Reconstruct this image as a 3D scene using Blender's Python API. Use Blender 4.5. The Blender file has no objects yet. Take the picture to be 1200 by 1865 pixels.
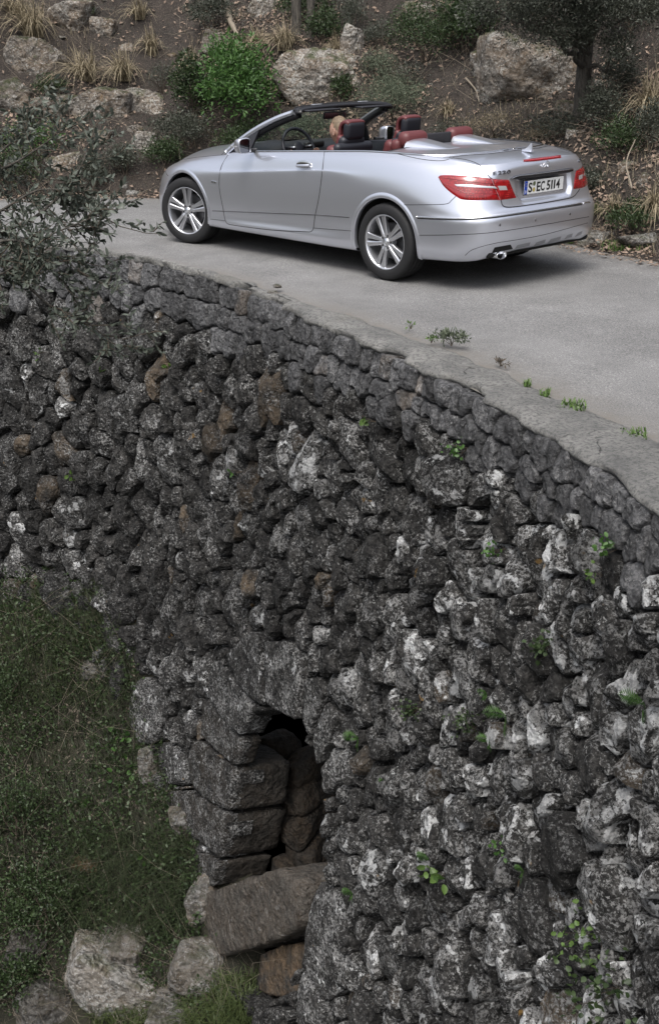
import bpy, bmesh, math, random
import numpy as np
from mathutils import Vector, Matrix
from mathutils.bvhtree import BVHTree

# ---------------------------------------------------------------- camera, light, exposure
scene = bpy.context.scene
COL = scene.collection
CAM_P = (-7.3047, 8.4368, 2.0324)
CAM_R = (1.19460, 0.0075, -2.33030)
CAM_F = 2250.0            # focal length in photograph pixels (1200 x 1865)
cam_data = bpy.data.cameras.new("camera")
cam_data.sensor_fit = 'VERTICAL'
cam_data.sensor_height = 36.0
cam_data.lens = CAM_F / 1865.0 * 36.0
cam_data.clip_start = 0.1
cam_data.clip_end = 500.0
cam = bpy.data.objects.new("camera", cam_data)
cam.location = CAM_P
cam.rotation_euler = CAM_R
COL.objects.link(cam)
scene.camera = cam

SUN_EL, SUN_AZ = math.radians(62), math.radians(120)   # azimuth measured from +X towards +Y
world = bpy.data.worlds.new("World")
scene.world = world
world.use_nodes = True
wn = world.node_tree
bg = wn.nodes["Background"]
sky = wn.nodes.new("ShaderNodeTexSky")
sky.sky_type = 'NISHITA'
sky.sun_disc = False
sky.sun_elevation = SUN_EL
sky.sun_rotation = math.pi / 2 - SUN_AZ
sky.dust_density = 6.0
sky.air_density = 1.0
sky.ozone_density = 1.5
# overcast: most of the blue is washed out by the cloud deck
hs = wn.nodes.new("ShaderNodeHueSaturation")
hs.inputs['Saturation'].default_value = 0.45
hs.inputs['Value'].default_value = 1.0
wn.links.new(sky.outputs[0], hs.inputs['Color'])
wn.links.new(hs.outputs[0], bg.inputs[0])
bg.inputs[1].default_value = 0.15
sd = bpy.data.lights.new("sun", 'SUN')
sd.energy = 1.3
sd.angle = math.radians(30)
sd.color = (1.0, 0.98, 0.95)
sun = bpy.data.objects.new("sun", sd)
sun.rotation_euler = (math.pi / 2 - SUN_EL, 0, SUN_AZ + math.pi / 2)
COL.objects.link(sun)
vs = scene.view_settings
vs.view_transform = 'Standard'
vs.look = 'None'
vs.exposure = 0.62
vs.gamma = 1.0
vs.use_curve_mapping = False
scene.cycles.max_bounces = 6
scene.cycles.transparent_max_bounces = 12
scene.cycles.use_denoising = True

# ---------------------------------------------------------------- helpers
RS = np.random.RandomState(11)
PI = math.pi

_R = np.array(cam.rotation_euler.to_matrix())
_C = np.array(CAM_P)

def ray(u, v):
    """direction through a point of the photograph: used to read real positions off it"""
    return _R @ np.array([(u - 600) / CAM_F, -(v - 932.5) / CAM_F, -1.0])

def proj(P):
    q = (np.asarray(P) - _C) @ _R
    return np.stack([600 + CAM_F * q[..., 0] / -q[..., 2], 932.5 - CAM_F * q[..., 1] / -q[..., 2]], -1)

def at_z(u, v, z=0.0):
    d = ray(u, v)
    return _C + d * ((z - _C[2]) / d[2])

def hash3(ix, iy, iz, seed):
    h = (ix.astype(np.int64) * 374761393 + iy.astype(np.int64) * 668265263 + iz.astype(np.int64) * 2147483647 + seed * 1442695041) & 0xffffffff
    h = ((h ^ (h >> 13)) * 1274126177) & 0xffffffff
    h = ((h ^ (h >> 16)) * 2246822519) & 0xffffffff
    return ((h ^ (h >> 15)) & 0xffffff) / float(0xffffff)

def vnoise(P, seed=0):
    P = np.asarray(P, float)
    f = np.floor(P)
    t = P - f
    t = t * t * (3 - 2 * t)
    i = f.astype(np.int64)
    r = 0
    for a in (0, 1):
        wa = t[..., 0] if a else 1 - t[..., 0]
        for b in (0, 1):
            wb = t[..., 1] if b else 1 - t[..., 1]
            for c in (0, 1):
                wc = t[..., 2] if c else 1 - t[..., 2]
                r = r + wa * wb * wc * hash3(i[..., 0] + a, i[..., 1] + b, i[..., 2] + c, seed)
    return r * 2 - 1

def fbm(P, octaves=4, seed=0, gain=0.5):
    P = np.asarray(P, float)
    a, r, s = 1.0, 0, 0
    for k in range(octaves):
        r = r + a * vnoise(P * 2 ** k + 17.3 * k, seed + k)
        s += a
        a *= gain
    return r / s

def ridged(P, octaves=3, seed=0):
    P = np.asarray(P, float)
    a, r, s = 1.0, 0, 0
    for k in range(octaves):
        r = r + a * (1 - 2 * np.abs(vnoise(P * 2 ** k + 9.1 * k, seed + k)))
        s += a
        a *= 0.5
    return r / s

def new_mesh(name, verts, faces, mats=None, smooth=True, colors=None, midx=None):
    verts = np.asarray(verts, dtype=np.float32).reshape(-1, 3)
    me = bpy.data.meshes.new(name)
    if isinstance(faces, np.ndarray):
        k = faces.shape[1]
        n = len(faces)
        me.vertices.add(len(verts))
        me.vertices.foreach_set("co", verts.ravel())
        me.loops.add(n * k)
        me.loops.foreach_set("vertex_index", faces.astype(np.int32).ravel())
        me.polygons.add(n)
        me.polygons.foreach_set("loop_start", (np.arange(n) * k).astype(np.int32))
        me.polygons.foreach_set("loop_total", np.full(n, k, np.int32))
        me.update(calc_edges=True)
        me.validate()
    else:
        me.from_pydata([tuple(map(float, v)) for v in verts], [], [tuple(int(i) for i in f) for f in faces])
    if midx is not None:
        me.polygons.foreach_set("material_index", np.asarray(midx, np.int32))
    me.polygons.foreach_set("use_smooth", np.full(len(me.polygons), bool(smooth)))
    if colors is not None:
        ca = me.color_attributes.new("tint", 'FLOAT_COLOR', 'POINT')
        c = np.ones((len(verts), 4), np.float32)
        c[:, :np.asarray(colors).shape[1]] = colors
        ca.data.foreach_set("color", c.ravel())
    for m in (mats or []):
        me.materials.append(m)
    return me

def link(name, me, parent=None, **props):
    o = bpy.data.objects.new(name, me)
    COL.objects.link(o)
    if parent is not None:
        o.parent = parent
    for k, v in props.items():
        o[k] = v
    return o

def thing(name, label, cat, loc=(0, 0, 0), rz=0.0, group=None, me=None):
    o = bpy.data.objects.new(name, me)
    COL.objects.link(o)
    o.location = loc
    o.rotation_euler = (0, 0, rz)
    o['label'] = label
    o['category'] = cat
    if group:
        o['group'] = group
    return o

def grid_faces(nu, nv, wrap_u=False, wrap_v=False):
    iu = np.arange(nu if wrap_u else nu - 1)
    iv = np.arange(nv if wrap_v else nv - 1)
    I, J = np.meshgrid(iu, iv, indexing='ij')
    I2, J2 = (I + 1) % nu, (J + 1) % nv
    return np.stack([I * nv + J, I2 * nv + J, I2 * nv + J2, I * nv + J2], -1).reshape(-1, 4)

class Acc:
    """collects pieces of geometry (verts, quads or tris) into one mesh"""
    def __init__(self):
        self.v, self.f, self.m, self.n = [], [], [], 0
    def add(self, v, f, m=0):
        v = np.asarray(v, float).reshape(-1, 3)
        self.v.append(v)
        for q in (f.tolist() if isinstance(f, np.ndarray) else f):
            self.f.append([i + self.n for i in q])
            self.m.append(m)
        self.n += len(v)
        return self
    def mesh(self, name, mats, smooth=True):
        return new_mesh(name, np.concatenate(self.v), self.f, mats, smooth, midx=self.m)

def frames(P, up=(0, 0, 1)):
    P = np.asarray(P, float)
    T = np.gradient(P, axis=0)
    T /= np.linalg.norm(T, axis=1)[:, None] + 1e-12
    N = []
    n = np.cross(T[0], up)
    if np.linalg.norm(n) < 1e-3:
        n = np.cross(T[0], (1, 0, 0))
    n /= np.linalg.norm(n)
    for t in T:
        n = n - t * (n @ t)
        n /= np.linalg.norm(n) + 1e-12
        N.append(n)
    N = np.array(N)
    return T, N, np.cross(T, N)

def tube(P, r, k=8, closed=False, caps=True):
    """tube along P with radius r (scalar or per point)"""
    P = np.asarray(P, float)
    r = np.broadcast_to(np.asarray(r, float), (len(P),))
    T, N, B = frames(P)
    a = np.arange(k) * 2 * PI / k
    V = P[:, None] + r[:, None, None] * (np.cos(a)[None, :, None] * N[:, None] + np.sin(a)[None, :, None] * B[:, None])
    F = grid_faces(len(P), k, False, True).tolist()
    if caps:
        F.append(list(range(k))[::-1])
        F.append([(len(P) - 1) * k + i for i in range(k)])
    return V.reshape(-1, 3), F

def rbox(c, s, r=0.01, seg=2):
    """rounded box"""
    bm = bmesh.new()
    bmesh.ops.create_cube(bm, size=1.0)
    for v in bm.verts:
        v.co = Vector((v.co.x * s[0], v.co.y * s[1], v.co.z * s[2]))
    if r > 0:
        bmesh.ops.bevel(bm, geom=list(bm.edges) + list(bm.verts), offset=min(r, min(s) * .49), segments=seg, affect='EDGES', profile=0.5)
    v = np.array([q.co[:] for q in bm.verts]) + np.array(c)
    bm.verts.index_update()
    f = [[q.index for q in p.verts] for p in bm.faces]
    bm.free()
    return v, f

def smoothstep(a, b, x):
    t = np.clip((np.asarray(x, float) - a) / (b - a), 0, 1)
    return t * t * (3 - 2 * t)

def spline(P, n, closed=False):
    """Catmull-Rom resample of control points to n points"""
    P = np.asarray(P, float)
    if closed:
        Q = np.concatenate([P[-1:], P, P[:2]])
        segs = len(P)
    else:
        Q = np.concatenate([2 * P[:1] - P[1:2], P, 2 * P[-1:] - P[-2:-1]])
        segs = len(P) - 1
    d = np.linalg.norm(np.diff(np.concatenate([P, P[:1]]) if closed else P, axis=0), axis=1)
    L = np.concatenate([[0], np.cumsum(d)])
    t = np.linspace(0, L[-1], n, endpoint=not closed)
    i = np.clip(np.searchsorted(L, t, side='right') - 1, 0, segs - 1)
    u = ((t - L[i]) / np.maximum(d[i], 1e-9))[:, None]
    a, b, c, e = Q[i], Q[i + 1], Q[i + 2], Q[i + 3]
    return 0.5 * ((2 * b) + (-a + c) * u + (2 * a - 5 * b + 4 * c - e) * u ** 2 + (-a + 3 * b - 3 * c + e) * u ** 3)

def rot_z(a):
    c, s = math.cos(a), math.sin(a)
    return np.array([[c, -s, 0], [s, c, 0], [0, 0, 1.]])

def rot_axis(ax, a):
    return np.array(Matrix.Rotation(a, 3, Vector(ax)))

# ---------------------------------------------------------------- materials
def mat(name):
    m = bpy.data.materials.new(name)
    m.use_nodes = True
    nt = m.node_tree
    b = nt.nodes["Principled BSDF"]
    return m, nt, b

class N:
    """tiny node helper"""
    def __init__(self, nt):
        self.nt = nt
    def new(self, t, **k):
        n = self.nt.nodes.new(t)
        for a, b in k.items():
            setattr(n, a, b)
        return n
    def coord(self, kind='Object'):
        return self.new("ShaderNodeTexCoord").outputs[kind]
    def geo(self, out='Position'):
        return self.new("ShaderNodeNewGeometry").outputs[out]
    def noise(self, vec, scale, detail=4, rough=0.6, dist=0.0):
        n = self.new("ShaderNodeTexNoise")
        n.inputs['Scale'].default_value = scale
        n.inputs['Detail'].default_value = detail
        n.inputs['Roughness'].default_value = rough
        n.inputs['Distortion'].default_value = dist
        self.nt.links.new(vec, n.inputs['Vector'])
        return n.outputs['Fac']
    def voro(self, vec, scale, feature='F1', out='Distance', rnd=1.0):
        n = self.new("ShaderNodeTexVoronoi", feature=feature)
        n.inputs['Scale'].default_value = scale
        n.inputs['Randomness'].default_value = rnd
        self.nt.links.new(vec, n.inputs['Vector'])
        return n.outputs[out]
    def ramp(self, fac, stops, interp='LINEAR'):
        n = self.new("ShaderNodeValToRGB")
        n.color_ramp.interpolation = interp
        e = n.color_ramp.elements
        while len(e) < len(stops):
            e.new(0.5)
        for q, (p, c) in zip(e, stops):
            q.position = p
            q.color = (c, c, c, 1) if np.isscalar(c) else (*c, 1)
        self.nt.links.new(fac, n.inputs[0])
        return n.outputs[0]
    def mix(self, fac, a, b, mode='MIX'):
        n = self.new("ShaderNodeMix", data_type='RGBA', blend_type=mode)
        for s, v in ((0, fac), (6, a), (7, b)):
            self.put(n.inputs[s], v)
        return n.outputs[2]
    def math(self, op, a, b=0.0, clamp=False):
        n = self.new("ShaderNodeMath", operation=op, use_clamp=clamp)
        self.put(n.inputs[0], a)
        self.put(n.inputs[1], b)
        return n.outputs[0]
    def put(self, sock, v):
        if isinstance(v, bpy.types.NodeSocket):
            self.nt.links.new(v, sock)
        elif isinstance(v, (tuple, list)):
            sock.default_value = (*v, 1) if len(v) == 3 and sock.type == 'RGBA' else v
        elif sock.type == 'RGBA':
            sock.default_value = (v, v, v, 1)
        else:
            sock.default_value = v
    def bump(self, h, strength=0.5, dist=0.01, normal=None):
        n = self.new("ShaderNodeBump")
        n.inputs['Strength'].default_value = strength
        n.inputs['Distance'].default_value = dist
        self.nt.links.new(h, n.inputs['Height'])
        if normal is not None:
            self.nt.links.new(normal, n.inputs['Normal'])
        return n.outputs[0]
    def attr(self, name, out='Color'):
        n = self.new("ShaderNodeAttribute")
        n.attribute_name = name
        return n.outputs[out]
    def sep(self, c):
        n = self.new("ShaderNodeSeparateColor")
        self.nt.links.new(c, n.inputs[0])
        return n.outputs

def simple(name, col, rough=0.5, metal=0.0, **k):
    m, nt, b = mat(name)
    b.inputs['Base Color'].default_value = (*col, 1)
    b.inputs['Roughness'].default_value = rough
    b.inputs['Metallic'].default_value = metal
    for a, v in k.items():
        b.inputs[a.replace('_', ' ')].default_value = v
    return m

def stone_mat(name, base, light, dark, lichen=(0.60, 0.61, 0.60), amount=1.0, ochre=(0.32, 0.22, 0.1), bump=1.0, scale=1.0, moss=0.0, fleck=1.0):
    """weathered limestone: dark crust, pale flecks, crusty lichen blotches; 'tint' r = brightness, g = lichen amount, b = warmth"""
    m, nt, b = mat(name)
    n = N(nt)
    pos = n.geo('Position')
    t = n.sep(n.attr("tint"))
    big = n.noise(pos, 5 * scale, 3, 0.6)
    med = n.noise(pos, 17 * scale, 8, 0.75, 0.4)
    fine = n.noise(pos, 70 * scale, 5, 0.8)
    c = n.mix(n.ramp(med, [(0.40, 0.0), (0.60, 1.0)]), dark, base)
    c = n.mix(n.math('MULTIPLY', t[2], n.ramp(big, [(0.35, 0.0), (0.6, 1.0)])), c, ochre)
    # pale weathered flecks, denser on some parts of a stone
    dens = n.math('MULTIPLY', n.math('SUBTRACT', n.noise(pos, 6.5 * scale, 4, 0.6), 0.5), 0.42)
    fl = n.math('ADD', n.noise(pos, 48 * scale, 6, 0.78, 0.2), dens)
    flm = n.math('MULTIPLY', n.math('SUBTRACT', fl, n.math('SUBTRACT', 0.565, n.math('MULTIPLY', t[1], 0.085))), 18.0, clamp=True)
    c = n.mix(n.math('MULTIPLY', flm, 0.85 * fleck), c, light)
    # pitted dark specks
    c = n.mix(n.math('MULTIPLY', n.ramp(fine, [(0.36, 1.0), (0.44, 0.0)]), 0.8), c, dark)
    # crusty lichen: crisp rounded blotches
    v1 = n.noise(pos, 10.0 * scale, 5.0, 0.62, 0.25)
    rag = n.math('MULTIPLY', n.math('SUBTRACT', n.noise(pos, 50 * scale, 5, 0.8), 0.5), 0.30)
    thr = n.math('SUBTRACT', 0.79, n.math('MULTIPLY', t[1], 0.27))
    blm = n.math('MULTIPLY', n.math('SUBTRACT', n.math('ADD', v1, rag), thr), 30.0, clamp=True)
    c = n.mix(n.math('MULTIPLY', blm, 0.92 * amount), c, n.mix(n.ramp(fine, [(0.4, 0), (0.6, 1)]), tuple(0.62 * q for q in lichen), lichen))
    # rare ochre lichen
    oc = n.math('MULTIPLY', n.math('SUBTRACT', n.noise(pos, 7.0 * scale, 3, 0.5), 0.73), 30.0, clamp=True)
    c = n.mix(n.math('MULTIPLY', oc, 0.6 * amount), c, (0.26, 0.15, 0.035))
    if moss:
        up = n.sep(n.geo('Normal'))[2]
        mm = n.math('MULTIPLY', n.ramp(up, [(0.3, 0), (0.8, 1)]), n.ramp(n.noise(pos, 6, 4, .6), [(0.45, 0), (0.6, 1)]))
        c = n.mix(n.math('MULTIPLY', mm, moss), c, (0.035, 0.045, 0.012))
    c = n.mix(1.0, c, t[0], 'MULTIPLY')
    nt.links.new(c, b.inputs['Base Color'])
    b.inputs['Roughness'].default_value = 0.92
    b.inputs['Specular IOR Level'].default_value = 0.25
    h = n.math('ADD', n.math('MULTIPLY', med, 1.0), n.math('MULTIPLY', fine, 0.4))
    wob = n.new("ShaderNodeVectorMath", operation='MULTIPLY_ADD')
    nz = n.new("ShaderNodeTexNoise"); nz.inputs['Scale'].default_value = 9 * scale; nz.inputs['Detail'].default_value = 3; nt.links.new(pos, nz.inputs['Vector'])
    nt.links.new(nz.outputs['Color'], wob.inputs[0]); wob.inputs[1].default_value = (.09, .09, .09); nt.links.new(pos, wob.inputs[2])
    h = n.math('ADD', h, n.math('MULTIPLY', n.voro(wob.outputs[0], 15 * scale), 1.3))
    h = n.math('ADD', h, n.math('MULTIPLY', n.voro(wob.outputs[0], 34 * scale), 0.6))
    h = n.math('ADD', h, n.math('MULTIPLY', blm, 0.05))
    bn = n.bump(h, 1.0 * bump, 0.05 / scale)
    nt.links.new(bn, b.inputs['Normal'])
    return m

M = {}
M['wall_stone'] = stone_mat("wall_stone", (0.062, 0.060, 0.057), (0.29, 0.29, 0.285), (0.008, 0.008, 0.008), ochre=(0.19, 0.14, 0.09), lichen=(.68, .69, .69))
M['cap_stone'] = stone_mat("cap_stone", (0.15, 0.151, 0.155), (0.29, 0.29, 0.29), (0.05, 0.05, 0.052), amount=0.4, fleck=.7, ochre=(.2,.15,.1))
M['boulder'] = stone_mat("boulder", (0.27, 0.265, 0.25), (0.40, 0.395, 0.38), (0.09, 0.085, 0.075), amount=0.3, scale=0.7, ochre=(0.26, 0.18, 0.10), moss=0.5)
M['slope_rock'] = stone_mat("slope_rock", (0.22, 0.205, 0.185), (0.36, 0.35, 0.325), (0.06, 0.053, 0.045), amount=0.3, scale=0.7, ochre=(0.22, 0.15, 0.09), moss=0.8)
M['shaded_culvert_stone'] = stone_mat("shaded_culvert_stone", (0.045, 0.041, 0.036), (0.08, 0.075, 0.067), (0.016, 0.014, 0.012), amount=0.1, bump=0.8, fleck=.5, ochre=(.11,.075,.045))  # grimy, lichen-free stone, its colour also darkened to stand for the culvert's shade

def leaf_mat(name, c1, c2, rough=0.45, trans=0.25, spec=0.4):
    m, nt, b = mat(name)
    n = N(nt)
    r = n.new("ShaderNodeObjectInfo").outputs['Random']
    isl = n.new("ShaderNodeNewGeometry").outputs['Random Per Island']
    c = n.mix(isl, c1, c2)
    bf = n.geo('Backfacing')
    c = n.mix(n.math('MULTIPLY', bf, 0.4), c, tuple(min(1, q * 1.5 + 0.02) for q in c2))
    nt.links.new(c, b.inputs['Base Color'])
    b.inputs['Roughness'].default_value = rough
    b.inputs['Specular IOR Level'].default_value = spec
    tr = nt.nodes.new("ShaderNodeBsdfTranslucent")
    nt.links.new(c, tr.inputs[0])
    mx = nt.nodes.new("ShaderNodeMixShader")
    mx.inputs[0].default_value = trans
    nt.links.new(b.outputs[0], mx.inputs[1])
    nt.links.new(tr.outputs[0], mx.inputs[2])
    nt.links.new(mx.outputs[0], nt.nodes["Material Output"].inputs[0])
    return m

M['leaf_grey'] = leaf_mat("leaf_grey", (0.022, 0.026, 0.017), (0.07, 0.078, 0.058))
M['leaf_olive'] = leaf_mat("leaf_olive", (0.028, 0.036, 0.026), (0.10, 0.115, 0.092))
M['leaf_dark'] = leaf_mat("leaf_dark", (0.012, 0.024, 0.008), (0.04, 0.065, 0.022))
M['leaf_green'] = leaf_mat("leaf_green", (0.018, 0.05, 0.010), (0.06, 0.13, 0.028))
M['leaf_sage'] = leaf_mat("leaf_sage", (0.05, 0.065, 0.042), (0.11, 0.13, 0.085), 0.7)
M['leaf_bright'] = leaf_mat("leaf_bright", (0.03, 0.065, 0.014), (0.085, 0.145, 0.032))
M['grass_dry'] = leaf_mat("grass_dry", (0.06, 0.05, 0.03), (0.28, 0.235, 0.155), 0.7)
M['grass_green'] = leaf_mat("grass_green", (0.012, 0.024, 0.006), (0.055, 0.075, 0.02), 0.6)
M['grass_dark'] = leaf_mat("grass_dark", (0.006, 0.010, 0.004), (0.030, 0.042, 0.015), 0.6)
M['litter'] = leaf_mat("litter", (0.012, 0.008, 0.006), (0.25, 0.185, 0.14), 0.75, 0.05)
M['litter_dark'] = leaf_mat("litter_dark", (0.010, 0.008, 0.006), (0.12, 0.10, 0.075), 0.8, 0.05)

def bark_mat():
    m, nt, b = mat("bark")
    n = N(nt)
    co = n.coord('Object')
    mp = n.new("ShaderNodeMapping")
    mp.inputs['Scale'].default_value = (1, 1, 0.3)
    nt.links.new(co, mp.inputs[0])
    f = n.noise(mp.outputs[0], 40, 6, 0.7, 0.5)
    nt.links.new(n.ramp(f, [(0.35, (0.02, 0.018, 0.015)), (0.65, (0.10, 0.09, 0.075))]), b.inputs['Base Color'])
    b.inputs['Roughness'].default_value = 0.9
    nt.links.new(n.bump(f, 0.8, 0.02), b.inputs['Normal'])
    return m
M['bark'] = bark_mat()
M['twig'] = simple("twig", (0.07, 0.055, 0.04), 0.85)
M['twig_pale'] = simple("twig_pale", (0.2, 0.17, 0.13), 0.85)
# ---------------------------------------------------------------- plan curves (metres, car stands at the origin)
COPING = np.array([(-7.4, 5.45), (-6.2, 4.75), (-5.3, 4.22), (-4.6, 3.87), (-4.12, 3.59), (-3.62, 3.37), (-3.21, 3.18), (-2.74, 3.0), (-2.29, 2.84),
                   (-1.76, 2.69), (-.98, 2.46), (-.24, 2.21), (.61, 1.97), (1.26, 1.84), (1.89, 1.79), (2.64, 1.81), (3.26, 1.9), (3.9, 2.0),
                   (4.6, 2.1), (5.6, 2.3), (7.0, 2.9)])
def smooth_curve(P, n, it=60):
    c = spline(np.c_[P, np.zeros(len(P))], n)[:, :2]
    for _ in range(it):
        c[1:-1] = .25 * c[:-2] + .5 * c[1:-1] + .25 * c[2:]
    return c
class Curve:
    def __init__(self, P, n=1600, flip=1):
        self.C = smooth_curve(np.array(P, float), n)
        d = np.linalg.norm(np.diff(self.C, axis=0), axis=1)
        self.S = np.r_[0, np.cumsum(d)]
        T = np.gradient(self.C, axis=0)
        T /= np.linalg.norm(T, axis=1)[:, None]
        self.T = T
        self.N = flip * np.stack([-T[:, 1], T[:, 0]], 1)
    def at(self, s):
        return np.stack([np.interp(s, self.S, self.C[:, 0]), np.interp(s, self.S, self.C[:, 1])], -1)
    def nrm(self, s):
        n = np.stack([np.interp(s, self.S, self.N[:, 0]), np.interp(s, self.S, self.N[:, 1])], -1)
        return n / np.linalg.norm(n, axis=-1, keepdims=True)
WALL = Curve(COPING)
FAR = Curve([(-14, 5.0), (-9, 1.6), (-5.5, -.4), (-3, -1.25), (-1.2, -1.46), (-.54, -1.55), (.28, -1.78), (2, -1.95), (4, -1.75), (5.79, -.92), (6.7, -.1),
             (7.6, 1.1), (8.4, 2.6), (9.0, 5.0)], flip=-1)
BAT = 0.18
def W(s, h, out=0.0):
    """point of the retaining wall: s along the coping, h down the face, out in front of it"""
    c, n = WALL.at(s), WALL.nrm(s)
    k = BAT * np.asarray(h, float) + out
    return np.stack([c[..., 0] + n[..., 0] * k, c[..., 1] + n[..., 1] * k, -np.asarray(h, float) + 0 * c[..., 0]], -1)
_gs, _gh = np.meshgrid(np.linspace(0, WALL.S[-1], 900), np.linspace(0, 6.5, 400), indexing='ij')
_GUV = proj(W(_gs, _gh))
def on_wall(u, v):
    """(s, h) of a spot of the wall face seen in the photograph"""
    D = (_GUV[..., 0] - u) ** 2 + (_GUV[..., 1] - v) ** 2
    i = np.unravel_index(np.argmin(D), D.shape)
    return _gs[i], _gh[i]

# ---------------------------------------------------------------- ground materials
def road_mat():
    m, nt, b = mat("old_asphalt")
    n = N(nt)
    p = n.geo('Position')
    tr = n.noise(p, 2.6, 6, 0.7)
    f = n.noise(p, 110, 4, 0.85)
    g = n.noise(p, 58, 5, 0.8)
    big = n.noise(p, 0.9, 5, 0.6)
    c = n.mix(n.ramp(f, [(0.38, 0), (0.62, 1)]), (0.068, 0.068, 0.068), (0.245, 0.243, 0.24))
    c = n.mix(n.ramp(g, [(0.58, 0), (0.66, 1)]), c, (0.40, 0.395, 0.385))
    c = n.mix(n.ramp(g, [(0.33, 1), (0.39, 0)]), c, (0.07, 0.068, 0.066))
    c = n.mix(1.0, c, n.ramp(big, [(0.3, 0.80), (0.7, 1.14)]), 'MULTIPLY')
    c = n.mix(1.0, c, n.ramp(tr, [(0.35, 0.84), (0.5, 1.0), (0.65, 1.1)]), 'MULTIPLY')
    # dust and earth close to the coping, from the dirt attribute
    d = n.sep(n.attr("tint"))
    c = n.mix(n.math('MULTIPLY', d[0], n.ramp(n.noise(p, 6, 5, .7), [(0.3, 0.2), (0.6, 1)])), c, (0.14, 0.13, 0.115))
    nt.links.new(c, b.inputs['Base Color'])
    b.inputs['Roughness'].default_value = 0.88
    nt.links.new(n.bump(n.math('ADD', f, g), 0.5, 0.006), b.inputs['Normal'])
    return m
def earth_mat(name, c1, c2, c3):
    m, nt, b = mat(name)
    n = N(nt)
    p = n.geo('Position')
    a = n.noise(p, 3.5, 6, 0.7)
    f = n.noise(p, 60, 5, 0.75)
    c = n.mix(n.ramp(a, [(0.35, 0), (0.65, 1)]), c1, c2)
    c = n.mix(n.ramp(f, [(0.52, 0), (0.62, 1)]), c, c3)
    nt.links.new(c, b.inputs['Base Color'])
    b.inputs['Roughness'].default_value = 0.95
    nt.links.new(n.bump(f, 0.9, 0.03), b.inputs['Normal'])
    return m
def concrete_mat():
    m, nt, b = mat("coping_concrete")
    n = N(nt)
    p = n.geo('Position')
    a = n.noise(p, 3.0, 6, 0.68, .4)
    f = n.noise(p, 45, 6, 0.75)
    g = n.noise(p, 160, 3, 0.7)
    c = n.mix(n.ramp(a, [(0.3, 0), (0.6, 1)]), (0.115, 0.115, 0.112), (0.26, 0.255, 0.24))
    c = n.mix(n.math('MULTIPLY', n.ramp(f, [(0.42, 1), (0.52, 0)]), 0.75), c, (0.075, 0.077, 0.075))
    c = n.mix(n.math('MULTIPLY', n.ramp(g, [(0.6, 0), (0.7, 1)]), 0.5), c, (0.36, 0.355, 0.34))
    c = n.mix(n.math('MULTIPLY', n.ramp(n.noise(p, 1.7, 4, .6), [(0.55, 0), (0.68, 1)]), 0.5), c, (0.17, 0.16, 0.135))
    # hairline cracks
    wp = n.new("ShaderNodeVectorMath", operation='ADD')
    nz = n.new("ShaderNodeTexNoise"); nz.inputs['Scale'].default_value = 5; nt.links.new(p, nz.inputs['Vector'])
    vm = n.new("ShaderNodeVectorMath", operation='SCALE'); nt.links.new(nz.outputs['Color'], vm.inputs[0]); vm.inputs['Scale'].default_value = 0.25
    nt.links.new(p, wp.inputs[0]); nt.links.new(vm.outputs[0], wp.inputs[1])
    ck = n.voro(wp.outputs[0], 2.6, 'DISTANCE_TO_EDGE')
    ckm = n.math('MULTIPLY', n.ramp(ck, [(0.002, 1), (0.008, 0)]), n.ramp(n.noise(p, 2.3, 3, .6), [(0.5, 0), (0.6, 1)]))
    c = n.mix(n.math('MULTIPLY', ckm, 0.8), c, (0.035, 0.033, 0.03))
    nt.links.new(c, b.inputs['Base Color'])
    b.inputs['Roughness'].default_value = 0.9
    h = n.math('SUBTRACT', n.math('ADD', f, n.math('MULTIPLY', g, .4)), ckm)
    nt.links.new(n.bump(h, 0.9, 0.03), b.inputs['Normal'])
    return m
M['road'] = road_mat()
M['concrete'] = concrete_mat()
M['leafy_earth'] = earth_mat("leafy_earth", (0.014, 0.011, 0.009), (0.038, 0.030, 0.024), (0.10, 0.08, 0.065))
M['dark_earth'] = earth_mat("dark_earth", (0.012, 0.013, 0.007), (0.026, 0.025, 0.014), (0.05, 0.042, 0.028))

# ---------------------------------------------------------------- road sheet
def coping_width(s):
    P = WALL.at(s)
    return 0.10 + 0.34 * smoothstep(1.8, -3.4, P[..., 0]) + 0.05 * vnoise(np.stack([np.asarray(s) * 1.1, 0 * s, 0 * s], -1), 5) + 0.03 * vnoise(np.stack([np.asarray(s) * 5.1, 0 * s, 0 * s], -1), 6)

ns, nw = 300, 90
ss = np.linspace(0, WALL.S[-1], ns)
near = WALL.at(ss) - WALL.nrm(ss) * 0.06
# the matching far edge point of every station
fs = np.interp(ss, [0, 3.0, 6.5, 9.5, 12.2, WALL.S[-1]], [FAR.S[-1] * q for q in (.16, .32, .5, .66, .83, .95)])
far = FAR.at(fs) + FAR.nrm(fs) * 0.35
tt = np.linspace(0, 1, nw)[None, :, None]
XY = near[:, None] * (1 - tt) + far[:, None] * tt
dirt = np.exp(-(tt[..., 0] * np.linalg.norm(far - near, axis=1)[:, None] - 0.06) / 0.28) * 0 + 0
dcop = tt[..., 0] * np.linalg.norm(far - near, axis=1)[:, None]
cw = coping_width(ss)[:, None]
dirt = np.exp(-np.clip(dcop - cw, 0, 9) / 0.16) + np.exp(-np.clip(np.linalg.norm(far - near, axis=1)[:, None] - .35 - dcop, 0, 9) / 0.2)
Z = 0.012 * fbm(np.dstack([XY * 0.8, XY[..., :1] * 0]), 3, 3)
V = np.dstack([XY, Z[..., None]]).reshape(-1, 3)
road = link("road", new_mesh("road", V, grid_faces(ns, nw)[:, ::-1].copy(), [M['road']], True, np.repeat(np.clip(dirt, 0, 1).reshape(-1, 1), 3, 1)), kind='structure')

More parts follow.
